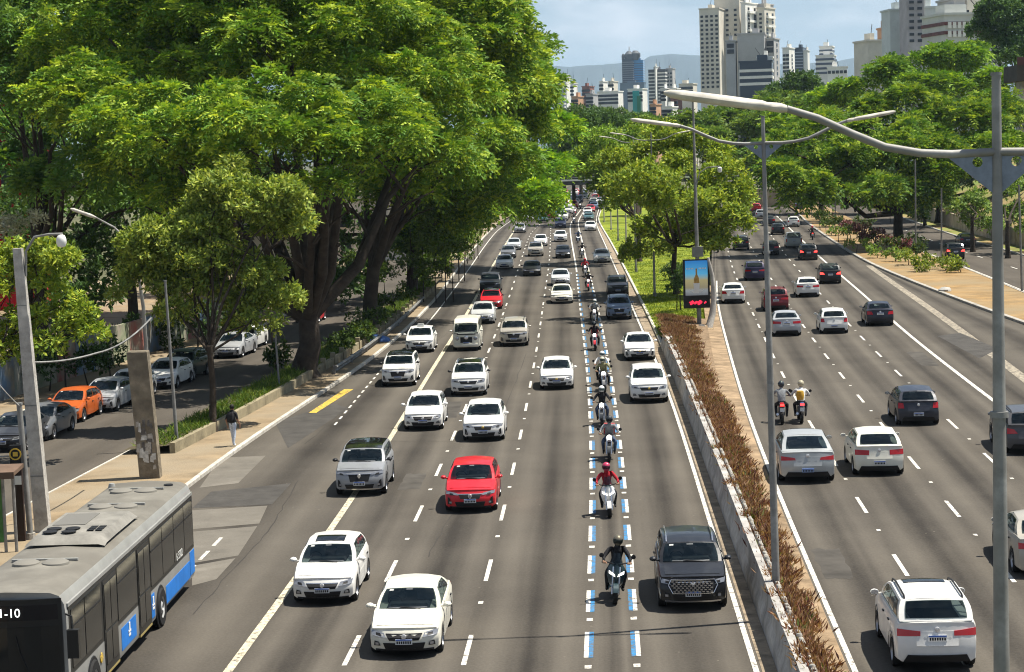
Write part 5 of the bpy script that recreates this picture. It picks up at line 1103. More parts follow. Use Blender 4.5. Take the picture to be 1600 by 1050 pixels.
def slim(name, bx, by, tx, ty, r0, r1, label, m=STEEL, cat='pole'):
    p = G(bx, by, .12); t = D(tx, ty, p.y); r_ = empty(name, p); tag(r_, label, cat); MB().tube([(0, 0, 0), (t.x-p.x, 0, t.z-.12)], [r0, r1], 10).build('shaft', m, r_, 40); MB().tube([(0, 0, 0), (0, 0, .2)], r0*1.6, 8).build('foot', CONC, r_, 40); MB().tube([(t.x-p.x, 0, t.z-.12), (t.x-p.x, 0, t.z-.07)], r1*1.25, 8).build('cap', STEELD, r_, 40); return r_, t-p
slim('steel_pole', 48, 842, 30, 632, .10, .09, 'grey steel pole just left of the concrete camera pole')
r_, tt = slim('steel_pole', 277, 698, 258, 440, .08, .05, 'thin steel pole standing between the thick post and the street tree', STEELD)
slim('steel_pole', 437, 612, 430, 520, .05, .05, 'short thin pole beside the planter wall', STEELD, 'pole')
# curved street light reaching out of the tree on the left
p = Vector((-19.2, 95, .12)); r_ = empty('street_light', p); tag(r_, 'single curved street light arm poking out of the left trees', 'street light')
pts = [D(x, y, 95)-p for x, y in ((232, 600), (224, 480), (212, 400), (198, 373), (178, 355), (150, 340))]
MB().tube(pts, [.11, .09, .07, .05, .045, .04], 8).build('pole', STEEL, r_, 40); a, b = D(150, 340, 95)-p, D(110, 326, 95)-p
MB().tube([a, a.lerp(b, .2), a.lerp(b, .9), b], [.05, .09, .08, .03], 8).build('lamp_head', LAMPH, r_, 50)
# bus shelter and stop sign
p = G(0, 868, .12); sh = empty('bus_shelter', p, R(4)); tag(sh, 'brown roofed bus shelter cut by the left edge behind the bus', 'bus shelter')
MB().box((-1.6, 0, 2.62), (4.6, 1.7, .12)).build('roof', mat('shelter_roof', (.14, .09, .06), .6, noise=(2, .3)), sh); MB().box((-1.6, -.86, 2.58), (4.6, .05, .2)).build('fascia', mat('shelter_fascia', (.1, .065, .045), .6), sh)
for x in (.1, .42, -3.6): MB().tube([(x, .5, 0), (x, .5, 2.57)], .05, 8).build('support', STEEL, sh, 40)
MB().box((-1.4, .62, 1.3), (3.0, .04, 2.0)).build('rear_panel', mat('green_panel', (.07, .2, .05), .4, noise=(2, .4)), sh); MB().box((-1.3, .2, .45), (2.2, .4, .08)).build('bench', STEEL, sh)
p = G(32, 845, .12); st_ = empty('bus_stop_sign', p); tag(st_, 'narrow brown bus stop totem with a round yellow bus symbol', 'sign')
MB().box((0, 0, 1.2), (.34, .16, 2.4)).build('totem', mat('totem_brown', (.035, .022, .018), .5), st_); MB().box((0, 0, 2.75), (.36, .14, .62)).build('sign_plate', DARK, st_)
MB().lathe([(.19, -.0), (.19, -.02), (.15, -.02), (.15, 0)], 18, 0, (0, -.07, 2.78), axis='y').build('ring', mat('sign_yellow', (.55, .36, .05), .5), st_); MB().box((0, -.08, 2.78), (.15, .012, .14)).build('bus_symbol', mat('sign_yellow', (.55, .36, .05), .5), st_); MB().box((0, -.085, 1.95), (.3, .012, .28)).build('notice', WHT, st_)
# cables
def cable(name, pts, r_, label):
    P0 = [Vector(q) for q in pts]; out = []
    for a, b in zip(P0[:-1], P0[1:]):
        for k in range(10): t = k/10; q = a.lerp(b, t); q.z -= (a-b).length*.035*4*t*(1-t); out.append(q)
    out.append(P0[-1]); o = MB().tube(out, r_, 5).build(name, STEELD, None, 60); tag(o, label, 'cable'); return o
cable('overhead_cable', (D(48, 566, 64), D(150, 552, 66), D(236, 497, 72)), .035, 'thick pale cable sagging from the concrete pole into the tree')
cable('overhead_cable', (D(-10, 590, 62), D(30, 634, 62)), .02, 'thin cable running down to the grey steel pole')
# planter wall with posts along the trees
pw = empty('planter_wall', G(262, 712, .12)); tag(pw, 'low ochre planter wall running under the big trees', 'wall')
PWL = mat('planter_wall', (.26, .225, .145), .95, noise=(1.2, .35), bump=(9, .4))
plx = line([(258, 716), (300, 703), (400, 645), (500, 585), (600, 523), (680, 455), (700, 432)], .12, .03)
Ys = steps(80, 176, 3)
for a, b in zip(Ys[:-1], Ys[1:]):
    vs = []
    for Y in (a, b-.03): vs += [(plx(Y), Y, .05), (plx(Y), Y, .55), (plx(Y)-.22, Y, .55), (plx(Y)-.22, Y, .05)]
    o = MB().add(vs, [(0, 1, 2, 3), (7, 6, 5, 4), (0, 4, 5, 1), (1, 5, 6, 2), (2, 6, 7, 3)]).build('wall_panel', PWL, pw); o.location = -pw.location
    if a > 105:
        o = MB().box((plx(a)-.1, a, .45), (.3, .3, .75), taper=.9).build('pier', PWL, pw); o.location = -pw.location
strip('planter_soil', [(lambda Y: max(plx(Y)-2.4, locR(Y)+.15), .3), (lambda Y: plx(Y)-.2, .46)], steps(80, 190, 3), mat('planter_soil', (.09, .075, .045), 1, noise=(1.5, .5), bump=(9, .8)), 3)
# pipe rail stacked along the kerb
pr = empty('kerb_rail', (kerbL(112)-.9, 112, .12)); tag(pr, 'low dark metal rail lying along the pavement under the trees', 'rail')
for off, z in ((-.9, .25), (-.75, .5)):
    o = MB().tube([(kerbL(Y)+off, Y, z) for Y in steps(108, 160, 4)], .09, 6).build('pipe', STEELD, pr, 40); o.location = -pr.location
for Y in steps(108, 160, 6): o = MB().box((kerbL(Y)-.82, Y, .32), (.12, .12, .6)).build('upright', STEELD, pr); o.location = -pr.location
p = G(588, 533, .12); o = MB().lathe([(0, .45), (.35, .4), (.6, .2), (.75, 0)], 9, 0, (0, 0, 0)); o.v = [(x*1.3+random.uniform(-.1, .1), y+random.uniform(-.1, .1), z) for x, y, z in o.v]; tag(o.build('tarpaulin', mat('tarp_blue', (.05, .12, .3), .6, noise=(3, .4)), None, 50, p), 'crumpled blue tarpaulin heap on the pavement under the trees', 'tarpaulin')
p = G(1476, 455, ZR+.12); o = MB().lathe([(0, .34), (.3, .3), (.55, .14), (.5, 0)], 9); o.v = [(x+random.uniform(-.08, .08), y+random.uniform(-.1, .1), z) for x, y, z in o.v]; tag(o.build('rubbish_sack', mat('sack', (.36, .35, .32), .7, noise=(4, .2)), None, 50, p), 'white rubbish sack on the ochre island', 'sack')
for bx, by, tx, ty, lb in ((1471, 412, 1471, 295, 'thin dark post by the yellow-green bush on the island'), (1431, 404, 1430, 250, 'dark thin post close to the island tree trunk'), (1597, 464, 1592, 290, 'thin dark post at the right edge beside the near lamp post'), (1305, 352, 1305, 280, 'dark post far up the island by the bend'), (1269, 345, 1267, 302, 'pale short post at the tip of the island')):
    slim('steel_pole', bx, by, tx, ty, .09, .07, lb, STEELD if 'dark' in lb else STEEL)

# ------------------------------------------------------------------ foliage
def leaf_mat(name, rough=.55, transl=.24):
    m = bpy.data.materials.new(name); m.use_nodes = True; n, l = m.node_tree.nodes, m.node_tree.links; b = n['Principled BSDF']; o = n['Material Output']
    a = n.new('ShaderNodeAttribute'); a.attribute_name = 'leaf'; l.new(a.outputs['Color'], b.inputs['Base Color']); b.inputs['Roughness'].default_value = rough; b.inputs['Specular IOR Level'].default_value = .12
    t = n.new('ShaderNodeBsdfTranslucent'); hs = n.new('ShaderNodeMixRGB'); hs.blend_type = 'MULTIPLY'; hs.inputs[0].default_value = 1; hs.inputs[2].default_value = (1.5, 1.45, .6, 1); l.new(a.outputs['Color'], hs.inputs[1]); l.new(hs.outputs[0], t.inputs[0])
    x = n.new('ShaderNodeMixShader'); x.inputs[0].default_value = transl; l.new(b.outputs[0], x.inputs[1]); l.new(t.outputs[0], x.inputs[2]); l.new(x.outputs[0], o.inputs[0]); return m
LEAF = leaf_mat('leaf')
BARK = mat('bark', (.045, .035, .026), .95, noise=(1.5, .4), bump=(6, 1.0)); BARKP = mat('bark_pale', (.16, .12, .085), .95, noise=(1.5, .4), bump=(6, 1.0))
def unit(v): return v/np.maximum(np.linalg.norm(v, axis=-1, keepdims=True), 1e-9)
def leaf_object(name, base, axis, side, ln, wd, colr, parent=None, material=None):
    """rhombic leaves as real quads; arrays of n"""
    n = len(base); ln = ln[:, None]; wd = wd[:, None]; V = np.empty((n, 4, 3), np.float32)
    nrm = np.cross(axis, side)
    V[:, 0] = base; V[:, 1] = base+axis*ln*.45+side*wd*.5; V[:, 2] = base+axis*ln-nrm*ln*.10; V[:, 3] = base+axis*ln*.45-side*wd*.5
    me = bpy.data.meshes.new(name); me.vertices.add(4*n); me.vertices.foreach_set('co', V.reshape(-1)); me.loops.add(4*n); me.loops.foreach_set('vertex_index', np.arange(4*n, dtype=np.int32))
    me.polygons.add(n); me.polygons.foreach_set('loop_start', np.arange(0, 4*n, 4, dtype=np.int32))
    at = me.attributes.new('leaf', 'FLOAT_COLOR', 'FACE'); c4 = np.ones((n, 4), np.float32); c4[:, :3] = colr; at.data.foreach_set('color', c4.reshape(-1))
    me.update(calc_edges=True); me.materials.append(material or LEAF)
    if parent is False: return me
    return put(name, me, parent)
def sprays(clumps, per_area, kind, pal, size=1., seed=0, flat=.75, under=-.35):
    """clumps (k,4): centre and radius. Returns arrays for leaf_object."""
    g = np.random.default_rng(seed); B, A, S, Ln, Wd, Cc = [], [], [], [], [], []; pal = np.array(pal)
    cen = clumps[:, :3].mean(0)
    for c in clumps:
        r_ = c[3]; n = max(6, int(per_area*r_*r_)); d = unit(g.normal(size=(n*2, 3))); d = d[d[:, 2] > under+.25*g.normal(size=len(d))][:n]; n = len(d)
        out = unit(c[:3]-cen+np.array([0, 0, .3*r_])); 
        pos = c[:3]+d*np.array([1, 1, flat])*r_*(g.uniform(.62, 1.08, (n, 1)))
        mix = g.uniform(0, 1)*.6; base_c = pal[0]*(1-mix)+pal[1]*mix; base_c = base_c*g.uniform(.8, 1.15)
        if kind == 'fern':
            k, q = 4, 4                       # sprays per tip, leaflet pairs per spray
            Rr = unit(np.repeat(d, k, 0)*.55+g.normal(size=(n*k, 3))*.62+np.array([0, 0, .12])); P0 = np.repeat(pos, k, 0); L_ = g.uniform(.55, .95, (n*k, 1))*size
            sd = unit(np.cross(Rr, np.array([0, 0, 1.])+.25*g.normal(size=Rr.shape)))
            col_ = base_c*g.uniform(.75, 1.25, (n*k, 1))+g.uniform(0, 1, (n*k, 1))**3*(pal[2]-base_c)*.9
            for j in range(q):
                t = (j+.6)/q; p = P0+Rr*L_*t-np.array([0, 0, 1.])*(L_*.55*t*t)
                ax0 = Rr-np.array([0, 0, 1.])*(1.1*t*.55)
                for sg in (-1, 1):
                    ax = unit(sd*sg*(1.0 if j < q-1 else .45)+ax0*(.55 if j < q-1 else 1.0)+g.normal(size=p.shape)*.12-np.array([0, 0, .12])); s_ = unit(np.cross(ax, np.cross(sd*sg, Rr)*sg+1e-6)); s_ = unit(Rr-ax*(Rr*ax).sum(1, keepdims=True))
                    B.append(p); A.append(ax); S.append(s_); Ln.append(g.uniform(.28, .42, len(p))*size*(1.1-.3*t)); Wd.append(np.full(len(p), .13*size)); Cc.append(col_)
        else:
            k = 7; P0 = np.repeat(pos, k, 0); dd = np.repeat(d, k, 0)
            ax = unit(dd*.5+g.normal(size=dd.shape)*.75+np.array([0, 0, .05])); ax[:, 2] -= .25; ax = unit(ax)
            up = unit(np.array([0, 0, 1.])+.6*g.normal(size=ax.shape)); s_ = unit(np.cross(ax, up))
            col_ = base_c*g.uniform(.7, 1.3, (n*k, 1))+g.uniform(0, 1, (n*k, 1))**3*(pal[2]-base_c)*.9
            B.append(P0+g.normal(size=P0.shape)*.07*size); A.append(ax); S.append(s_); Ln.append(g.uniform(.22, .38, n*k)*size); Wd.append(g.uniform(.11, .17, n*k)*size); Cc.append(col_)
    return [np.concatenate(x).astype(np.float32) for x in (B, A, S)]+[np.concatenate(x).astype(np.float32) for x in (Ln, Wd, Cc)]
def clumps_from_lobes(lobes, per, rmin, rmax, seed, low=-.45, face=True):
    """small leaf masses spread over the outside of larger lobes"""
    g = np.random.default_rng(seed); out = []
    for (x, y, z, rx, ry, rz) in lobes:
        n = max(5, int(per*(rx*ry+rx*rz+ry*rz)/3)); d = unit(g.normal(size=(n*3, 3))); d = d[d[:, 2] > low][:n]
        for v in d:
            r_ = g.uniform(rmin, rmax); f = g.uniform(.72, 1.04); out.append((x+v[0]*rx*f, y+v[1]*ry*f, z+v[2]*rz*f, r_))
    return np.array(out)
def limbs(mb, base, fork, targets, r0, g, n=8, spread=.3):
    """trunk to the fork, then a bent limb to each target, with side branches"""
    base, fork = Vector(base), Vector(fork); mid = base.lerp(fork, .5)+Vector((g.normal()*.12, g.normal()*.12, 0))
    mb.tube([base+Vector((0, 0, -.2)), base+Vector((0, 0, .35)), mid, fork], [r0*1.55, r0*1.12, r0*.95, r0*.85], n+4)
    for t in targets:
        t = Vector(t); d = t-fork; r1 = r0*min(.62, .32+.03*d.length)
        p1 = fork+d*.33+Vector((g.normal()*.3, g.normal()*.3, -.10*d.length*abs(g.normal())*.5)); p2 = fork+d*.68+Vector((g.normal()*.4, g.normal()*.4, .05*d.length))
        mb.tube([fork-Vector((0, 0, .3)), p1, p2, t], [r1, r1*.75, r1*.48, r1*.15], n)
        for q in range(3):
            a = p1.lerp(t, .2+.25*q); e = a+Vector((g.normal(), g.normal(), .4+g.uniform()*.8)).normalized()*d.length*.28; mb.tube([a, a.lerp(e, .5)+Vector((0, 0, .15)), e], [r1*.3, r1*.2, r1*.06], 5)
def tree(name, label, base, fork_z, lobes, trunk_r, kind, pal, per=1.1, rr=(.8, 1.5), dens=20, thick=2.0, size=1., seed=1, bark=None, group=None, forks=None, flat=.75, ntar=None, low=-.45, fork_dx=(0, 0)):
    g = np.random.default_rng(seed); root = empty(name, base); tag(root, label, 'tree', group); off = np.array(base)
    cl = clumps_from_lobes(lobes, per*thick, rr[0], rr[1], seed, low); cl[:, :3] -= off; dens *= 1.25*(1.7 if kind == 'broad' else 1); pal = np.array(pal)*2.0
    tb = MB(); tg = [(l[0]-off[0], l[1]-off[1], l[2]-off[2]) for l in lobes][:ntar]
    limbs(tb, (0, 0, 0), (fork_dx[0], fork_dx[1], fork_z), tg, trunk_r, g)
    tb.build('trunk', bark or BARK, root, 60)
    a = sprays(cl, dens, kind, pal, size, seed, flat*(.85 if kind == 'fern' else 1), -.12 if kind == 'fern' else -.35); o = leaf_object('crown', *a, parent=root); o['kind'] = 'stuff'
    return root
def lob(px, py, Y, rpx, ry=None, fz=.8, fx=1.):
    c = D(px, py, Y); r_ = rpx*Y/3100; return (c.x, c.y, c.z, r_*fx, ry or r_, r_*fz)
FERN = [(.062, .122, .015), (.031, .075, .013), (.27, .32, .032)]; FERND = [(.038, .095, .018), (.024, .065, .015), (.12, .18, .025)]; BROAD = [(.06, .095, .022), (.04, .07, .018), (.16, .18, .05)]
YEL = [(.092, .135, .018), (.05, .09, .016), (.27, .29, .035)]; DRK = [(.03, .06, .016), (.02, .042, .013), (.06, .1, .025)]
gt = 'street trees along the avenue'
tree('tree', 'huge spreading tree with forked trunk on the planter left of the avenue', (-11.3, 107, .3), 3.2,
     [lob(x, y, Y, r) for x, y, Y, r in ((455, 60, 110, 120), (330, 90, 112, 125), (585, 95, 111, 125), (240, 205, 103, 85), (420, 200, 101, 95), (580, 205, 103, 90), (170, 60, 115, 125), (505, -60, 114, 150), (320, -60, 114, 145), (680, 150, 116, 80), (500, 280, 101, 50), (310, 290, 106, 60), (140, 170, 108, 80), (660, 250, 112, 55), (350, 250, 103, 60), (520, 240, 100, 55), (200, 270, 106, 55))],
     .62, 'fern', FERN, per=1.25, rr=(.75, 1.5), dens=13.5, size=.9, seed=3, group=gt, fork_dx=(.3, 0))
tree('tree', 'tall tree behind the huge forked one, second along the planter', (-9.6, 134, .3), 4.2,
     [lob(x, y, Y, r) for x, y, Y, r in ((640, 0, 136, 115), (725, 65, 138, 95), (690, 190, 130, 75), (760, 130, 142, 70), (560, 40, 142, 100), (620, 290, 134, 50), (700, 270, 136, 50), (570, 250, 140, 60), (740, 10, 140, 60))],
     .5, 'fern', FERN, per=1.0, rr=(.9, 1.7), dens=10.5, size=1.2, seed=5, group=gt, fork_dx=(.4, 0))
tree('tree', 'third tree along the planter leaning over the bus lane', (-8.2, 165, .3), 5.0,
     [lob(x, y, Y, r) for x, y, Y, r in ((780, 150, 165, 70), (800, 85, 170, 50), (760, 240, 160, 55), (815, 215, 168, 45), (730, 300, 162, 45), (700, 330, 165, 45), (660, 370, 168, 40), (735, 335, 175, 30), (765, 300, 170, 34))],
     .45, 'fern', FERN, per=.85, rr=(1.0, 1.9), dens=11, size=1.3, seed=8, group=gt, fork_dx=(.6, 0))
tree('tree', 'fourth tree whose long branch hangs far over the road', (-6.8, 205, .2), 6.0,
     [lob(x, y, Y, r) for x, y, Y, r in ((835, 150, 208, 38), (855, 205, 205, 32), (862, 255, 200, 26), (845, 285, 198, 30), (815, 275, 203, 36), (850, 312, 196, 20), (785, 290, 207, 36), (825, 325, 198, 16), (822, 115, 212, 34))],
     .45, 'fern', [(.085, .17, .016), (.045, .11, .015), (.27, .35, .025)], per=.8, rr=(1.0, 1.9), dens=10, size=1.4, seed=9, group=gt, fork_dx=(.8, 0))
tree('tree', 'dark tall tree at the left edge in front of a red building', (-29, 122, .2), 6.5,
     [lob(x, y, Y, r) for x, y, Y, r in ((75, 40, 122, 95), (40, 130, 120, 75), (110, 180, 118, 75), (150, 270, 116, 70), (100, 300, 120, 55), (220, 320, 122, 60), (30, 30, 126, 60))],
     .4, 'fern', [(.06, .12, .022), (.035, .08, .018), (.15, .2, .03)], per=.9, rr=(.9, 1.6), dens=12, size=1.1, seed=12, group=gt)
tree('tree', 'dark tree over the parked cars behind the street tree', (-24.5, 128, .2), 5.0,
     [lob(x, y, Y, r) for x, y, Y, r in ((330, 300, 128, 60), (280, 350, 126, 60), (170, 400, 122, 55), (230, 430, 122, 45), (400, 300, 132, 60), (190, 330, 130, 60))],
     .35, 'broad', DRK, per=.8, rr=(1.0, 1.7), dens=12, size=1.2, seed=14, group=gt)
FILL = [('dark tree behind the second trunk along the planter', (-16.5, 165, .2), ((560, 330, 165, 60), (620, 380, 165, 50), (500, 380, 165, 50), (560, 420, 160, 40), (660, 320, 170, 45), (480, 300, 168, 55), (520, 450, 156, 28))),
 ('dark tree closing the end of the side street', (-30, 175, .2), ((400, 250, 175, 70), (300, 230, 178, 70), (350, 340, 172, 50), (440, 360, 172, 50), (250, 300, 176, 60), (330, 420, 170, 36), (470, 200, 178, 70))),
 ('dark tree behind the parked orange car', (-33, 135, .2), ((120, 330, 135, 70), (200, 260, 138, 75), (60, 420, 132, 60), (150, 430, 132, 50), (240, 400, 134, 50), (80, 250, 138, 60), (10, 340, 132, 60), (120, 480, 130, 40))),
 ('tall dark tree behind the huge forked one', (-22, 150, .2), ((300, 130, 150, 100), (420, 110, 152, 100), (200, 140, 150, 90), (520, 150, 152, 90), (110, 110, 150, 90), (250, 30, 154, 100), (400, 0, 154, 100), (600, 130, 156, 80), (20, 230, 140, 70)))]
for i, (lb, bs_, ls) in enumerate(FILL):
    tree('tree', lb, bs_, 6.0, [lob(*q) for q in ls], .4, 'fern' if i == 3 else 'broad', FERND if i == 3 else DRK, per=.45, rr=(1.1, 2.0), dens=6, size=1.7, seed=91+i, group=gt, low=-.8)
tree('tree', 'slim olive-green street tree with a straight trunk near the pedestrian', (G(333, 668, .3).x, G(333, 668, .3).y, .3), 3.6,
     [lob(x, y, 88.5, r) for x, y, r in ((310, 400, 62), (245, 390, 48), (385, 440, 52), (385, 335, 55), (440, 350, 42), (230, 455, 45), (300, 470, 55), (400, 495, 40), (350, 285, 38), (455, 310, 36), (330, 340, 50), (425, 470, 30), (215, 420, 30))],
     .15, 'broad', [(.09, .128, .024), (.046, .075, .016), (.29, .31, .06)], per=4.0, rr=(.4, .85), dens=52, size=.8, seed=21, group=gt)
tree('tree', 'yellow-green broad-leaved tree at the left edge beside the camera pole', (-21.9, 80, .2), 3.6,
     [lob(x, y, 80, r) for x, y, r in ((35, 420, 55), (90, 480, 48), (15, 500, 60), (75, 390, 40), (120, 520, 32), (50, 540, 45), (-20, 440, 60))],
     .2, 'broad', YEL, per=1.6, rr=(.45, .95), dens=40, size=.85, seed=22, group=gt)
# shrubs along the pavement
def shrub(label, lobes, pal, dens=26, size=.8, rr=(.35, .7), per=2.2, seed=1, name='shrub', group='shrubs and low bushes', kind='broad'):
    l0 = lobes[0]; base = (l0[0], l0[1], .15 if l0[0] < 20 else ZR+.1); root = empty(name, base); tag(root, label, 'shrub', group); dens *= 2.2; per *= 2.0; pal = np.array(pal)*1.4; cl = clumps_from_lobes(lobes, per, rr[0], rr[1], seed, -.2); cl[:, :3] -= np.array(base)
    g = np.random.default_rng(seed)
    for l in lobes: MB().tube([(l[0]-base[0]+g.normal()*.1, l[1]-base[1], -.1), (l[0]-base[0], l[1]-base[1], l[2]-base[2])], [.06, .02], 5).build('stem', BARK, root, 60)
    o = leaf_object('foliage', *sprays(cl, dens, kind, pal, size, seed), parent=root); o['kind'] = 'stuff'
GRN = [(.09, .15, .025), (.05, .10, .02), (.2, .26, .04)]
shrub('bushy green shrub bed at the end of the planter wall', [lob(x, y, 186, r) for x, y, r in ((690, 405, 30), (715, 385, 24), (668, 415, 22), (725, 362, 18), (700, 380, 24))], GRN, 16, 1.1, (.5, .9), 1.4, 31)
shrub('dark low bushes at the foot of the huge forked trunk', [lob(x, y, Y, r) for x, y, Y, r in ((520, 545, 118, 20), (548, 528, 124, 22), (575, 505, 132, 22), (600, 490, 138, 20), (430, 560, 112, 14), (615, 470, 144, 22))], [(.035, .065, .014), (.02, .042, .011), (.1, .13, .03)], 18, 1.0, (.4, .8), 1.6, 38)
shrub('green shrub row between planter wall and kerb, leaves coloured as if sunlit', [lob(x, y, Y, r) for x, y, Y, r in ((655, 448, 168, 20), (672, 432, 176, 22), (700, 412, 190, 22), (716, 396, 200, 20), (728, 378, 216, 18))], [(.10, .17, .02), (.06, .11, .016), (.24, .3, .04)], 16, 1.1, (.5, .9), 1.4, 37)  # leaf palette brightened to imitate sun; the canopy shades this row
shrub('green shrubs beyond the planter end beside the kerb', [lob(x, y, 225, r) for x, y, r in ((738, 350, 16), (725, 352, 20), (745, 338, 12))], GRN, 14, 1.2, (.6, .9), 1.2, 32)
shrub('leafy green undergrowth between the big trunks', [lob(x, y, 160, r) for x, y, r in ((640, 420, 30), (660, 385, 36), (600, 440, 28), (640, 340, 40), (695, 345, 36), (570, 420, 30), (680, 430, 22), (705, 400, 26))], [(.055, .095, .018), (.035, .065, .015), (.13, .17, .03)], 14, 1.1, (.5, 1.0), 1.2, 33)
shrub('dark hedge behind the parked cars at the left', [lob(x, y, 104, r) for x, y, r in ((30, 590, 30), (80, 580, 34), (130, 575, 36), (170, 560, 36), (-10, 600, 30), (100, 545, 34), (40, 555, 34))], DRK, 20, .9, (.4, .8), 1.6, 34)
shrub('dark bushes behind the concrete post', [lob(x, y, 125, r) for x, y, r in ((230, 520, 36), (200, 540, 30), (420, 470, 34), (350, 515, 24), (280, 510, 34), (250, 545, 26), (310, 490, 30), (170, 545, 30), (380, 490, 28))], DRK, 16, 1.0, (.4, .8), 1.4, 35)
shrub('white-flowering bush at the left edge above the yellow-green tree', [lob(x, y, 110, r) for x, y, r in ((30, 355, 24), (55, 345, 16), (10, 365, 24))], [(.3, .3, .22), (.1, .14, .05), (.5, .48, .4)], 22, .8, (.35, .7), 2, 36)
# median trees
tree('tree', 'yellow-green median tree spreading above the street clock', (13.2, 158, .3), 4.2,
     [lob(x, y, Y, r) for x, y, Y, r in ((1060, 300, 158, 60), (1120, 330, 154, 52), (1095, 375, 154, 34), (1035, 375, 156, 34), (1000, 395, 158, 22), (1125, 380, 152, 24), (1000, 300, 160, 50), (1090, 245, 160, 45), (1035, 245, 162, 42), (1145, 352, 152, 26), (1010, 350, 156, 30), (1130, 290, 156, 40), (1075, 350, 154, 40), (975, 265, 164, 34), (1035, 222, 166, 32), (1155, 320, 156, 24), (985, 300, 141, 34), (1020, 275, 139, 36), (1060, 320, 141, 34))],
     .22, 'broad', YEL, per=1.5, rr=(.6, 1.2), dens=22, size=1.15, seed=41, group='trees in the central reservation')
tree('tree', 'green median tree behind the yellow-green one', (13.5, 208, .3), 4.6,
     [lob(x, y, Y, r) for x, y, Y, r in ((955, 275, 208, 36), (940, 230, 212, 32), (985, 225, 214, 32), (935, 295, 206, 22), (1005, 210, 216, 26), (970, 320, 206, 24), (915, 262, 212, 18))],
     .3, 'broad', [(.08, .135, .02), (.045, .085, .018), (.2, .25, .035)], per=1.1, rr=(.8, 1.4), dens=14, size=1.4, seed=43, group='trees in the central reservation')
tree('tree', 'dark dense tree far up the median before the bridge', (21, 320, .3), 4.6,
     [lob(x, y, Y, r) for x, y, Y, r in ((925, 220, 322, 30), (905, 200, 326, 24), (950, 205, 330, 28), (912, 245, 318, 22), (985, 208, 335, 22), (945, 240, 316, 24))],
     .35, 'broad', DRK, per=.4, rr=(1.2, 2.2), dens=8, size=2.0, seed=44, group='trees in the central reservation')
for i, (bx, by, Y, px0, px1, hh) in enumerate(((1062, 410, 172, 0, 0, 0), (985, 400, 214, 0, 0, 0))): pass
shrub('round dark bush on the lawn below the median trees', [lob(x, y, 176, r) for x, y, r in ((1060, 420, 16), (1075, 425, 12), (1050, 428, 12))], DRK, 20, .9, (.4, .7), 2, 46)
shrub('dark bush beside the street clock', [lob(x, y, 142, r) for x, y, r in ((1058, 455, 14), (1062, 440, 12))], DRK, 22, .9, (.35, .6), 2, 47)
# right-hand trees
gR_ = 'trees right of the avenue'
tree('tree', 'great umbrella-shaped tree on the island right of the avenue', (42.6, 217, ZR), 4.0,
     [lob(x, y, Y, r, fz=.55) for x, y, Y, r in ((1255, 275, 205, 45), (1325, 255, 212, 62), (1420, 245, 215, 70), (1300, 205, 218, 55), (1395, 180, 222, 65), (1495, 200, 220, 65), (1480, 265, 214, 50), (1560, 235, 216, 52), (1225, 235, 208, 38), (1560, 175, 226, 50), (1350, 300, 208, 40), (1440, 305, 210, 40), (1270, 305, 204, 28))],
     .55, 'fern', [(.052, .102, .015), (.028, .066, .013), (.22, .27, .03)], per=.62, rr=(1.1, 2.0), dens=9.5, size=1.5, seed=51, group=gR_)
tree('tree', 'wide layered tree behind the umbrella-shaped one', (64, 285, 5), 4.5,
     [lob(x, y, Y, r, fz=.36) for x, y, Y, r in ((1385, 120, 290, 45), (1450, 98, 295, 55), (1510, 92, 292, 50), (1550, 125, 286, 40), (1345, 135, 290, 34), (1450, 140, 284, 50), (1300, 160, 296, 40), (1250, 190, 300, 40))],
     .5, 'fern', [(.058, .118, .013), (.028, .066, .012), (.21, .29, .022)], per=.42, rr=(1.3, 2.3), dens=7, size=1.9, seed=53, group=gR_, flat=.5)
tree('tree', 'dark glossy tree in the upper right corner', (82, 318, 8), 7,
     [lob(x, y, Y, r) for x, y, Y, r in ((1570, 25, 318, 40), (1600, 60, 316, 40), (1545, 55, 322, 26), (1580, 90, 314, 28), (1620, 10, 320, 40))],
     .5, 'broad', [(.035, .07, .022), (.022, .05, .018), (.08, .13, .04)], per=1.0, rr=(1.1, 2.0), dens=9, size=1.8, seed=54, group=gR_)
tree('tree', 'broad tree beyond the end of the outgoing road', (33, 345, .3), 5,
     [lob(x, y, Y, r, fz=.6) for x, y, Y, r in ((1080, 205, 345, 44), (1140, 198, 350, 44), (1200, 205, 340, 44), (1030, 208, 355, 28), (1110, 235, 338, 40), (1180, 250, 336, 40), (1060, 215, 345, 30), (1230, 160, 360, 40))],
     .5, 'fern', [(.055, .098, .02), (.032, .068, .016), (.15, .19, .035)], per=.36, rr=(1.4, 2.4), dens=6.5, size=2.1, seed=55, group=gR_)
tree('tree', 'round dark tree in front of the striped office block', (47, 400, .3), 7,
     [lob(x, y, Y, r) for x, y, Y, r in ((1250, 150, 400, 36), (1215, 160, 402, 26), (1285, 160, 398, 26), (1250, 180, 396, 36))],
     .5, 'broad', DRK, per=.3, rr=(1.5, 2.4), dens=6, size=2.4, seed=56, group=gR_)
tree('tree', 'tree row in shade behind the bend of the outgoing road', (52, 330, .6), 6,
     [lob(x, y, Y, r) for x, y, Y, r in ((1250, 255, 330, 40), (1310, 270, 325, 36), (1215, 280, 330, 24), (1370, 270, 318, 36))],
     .4, 'fern', FERND, per=.4, rr=(1.3, 2.2), dens=7, size=1.9, seed=57, group=gR_)
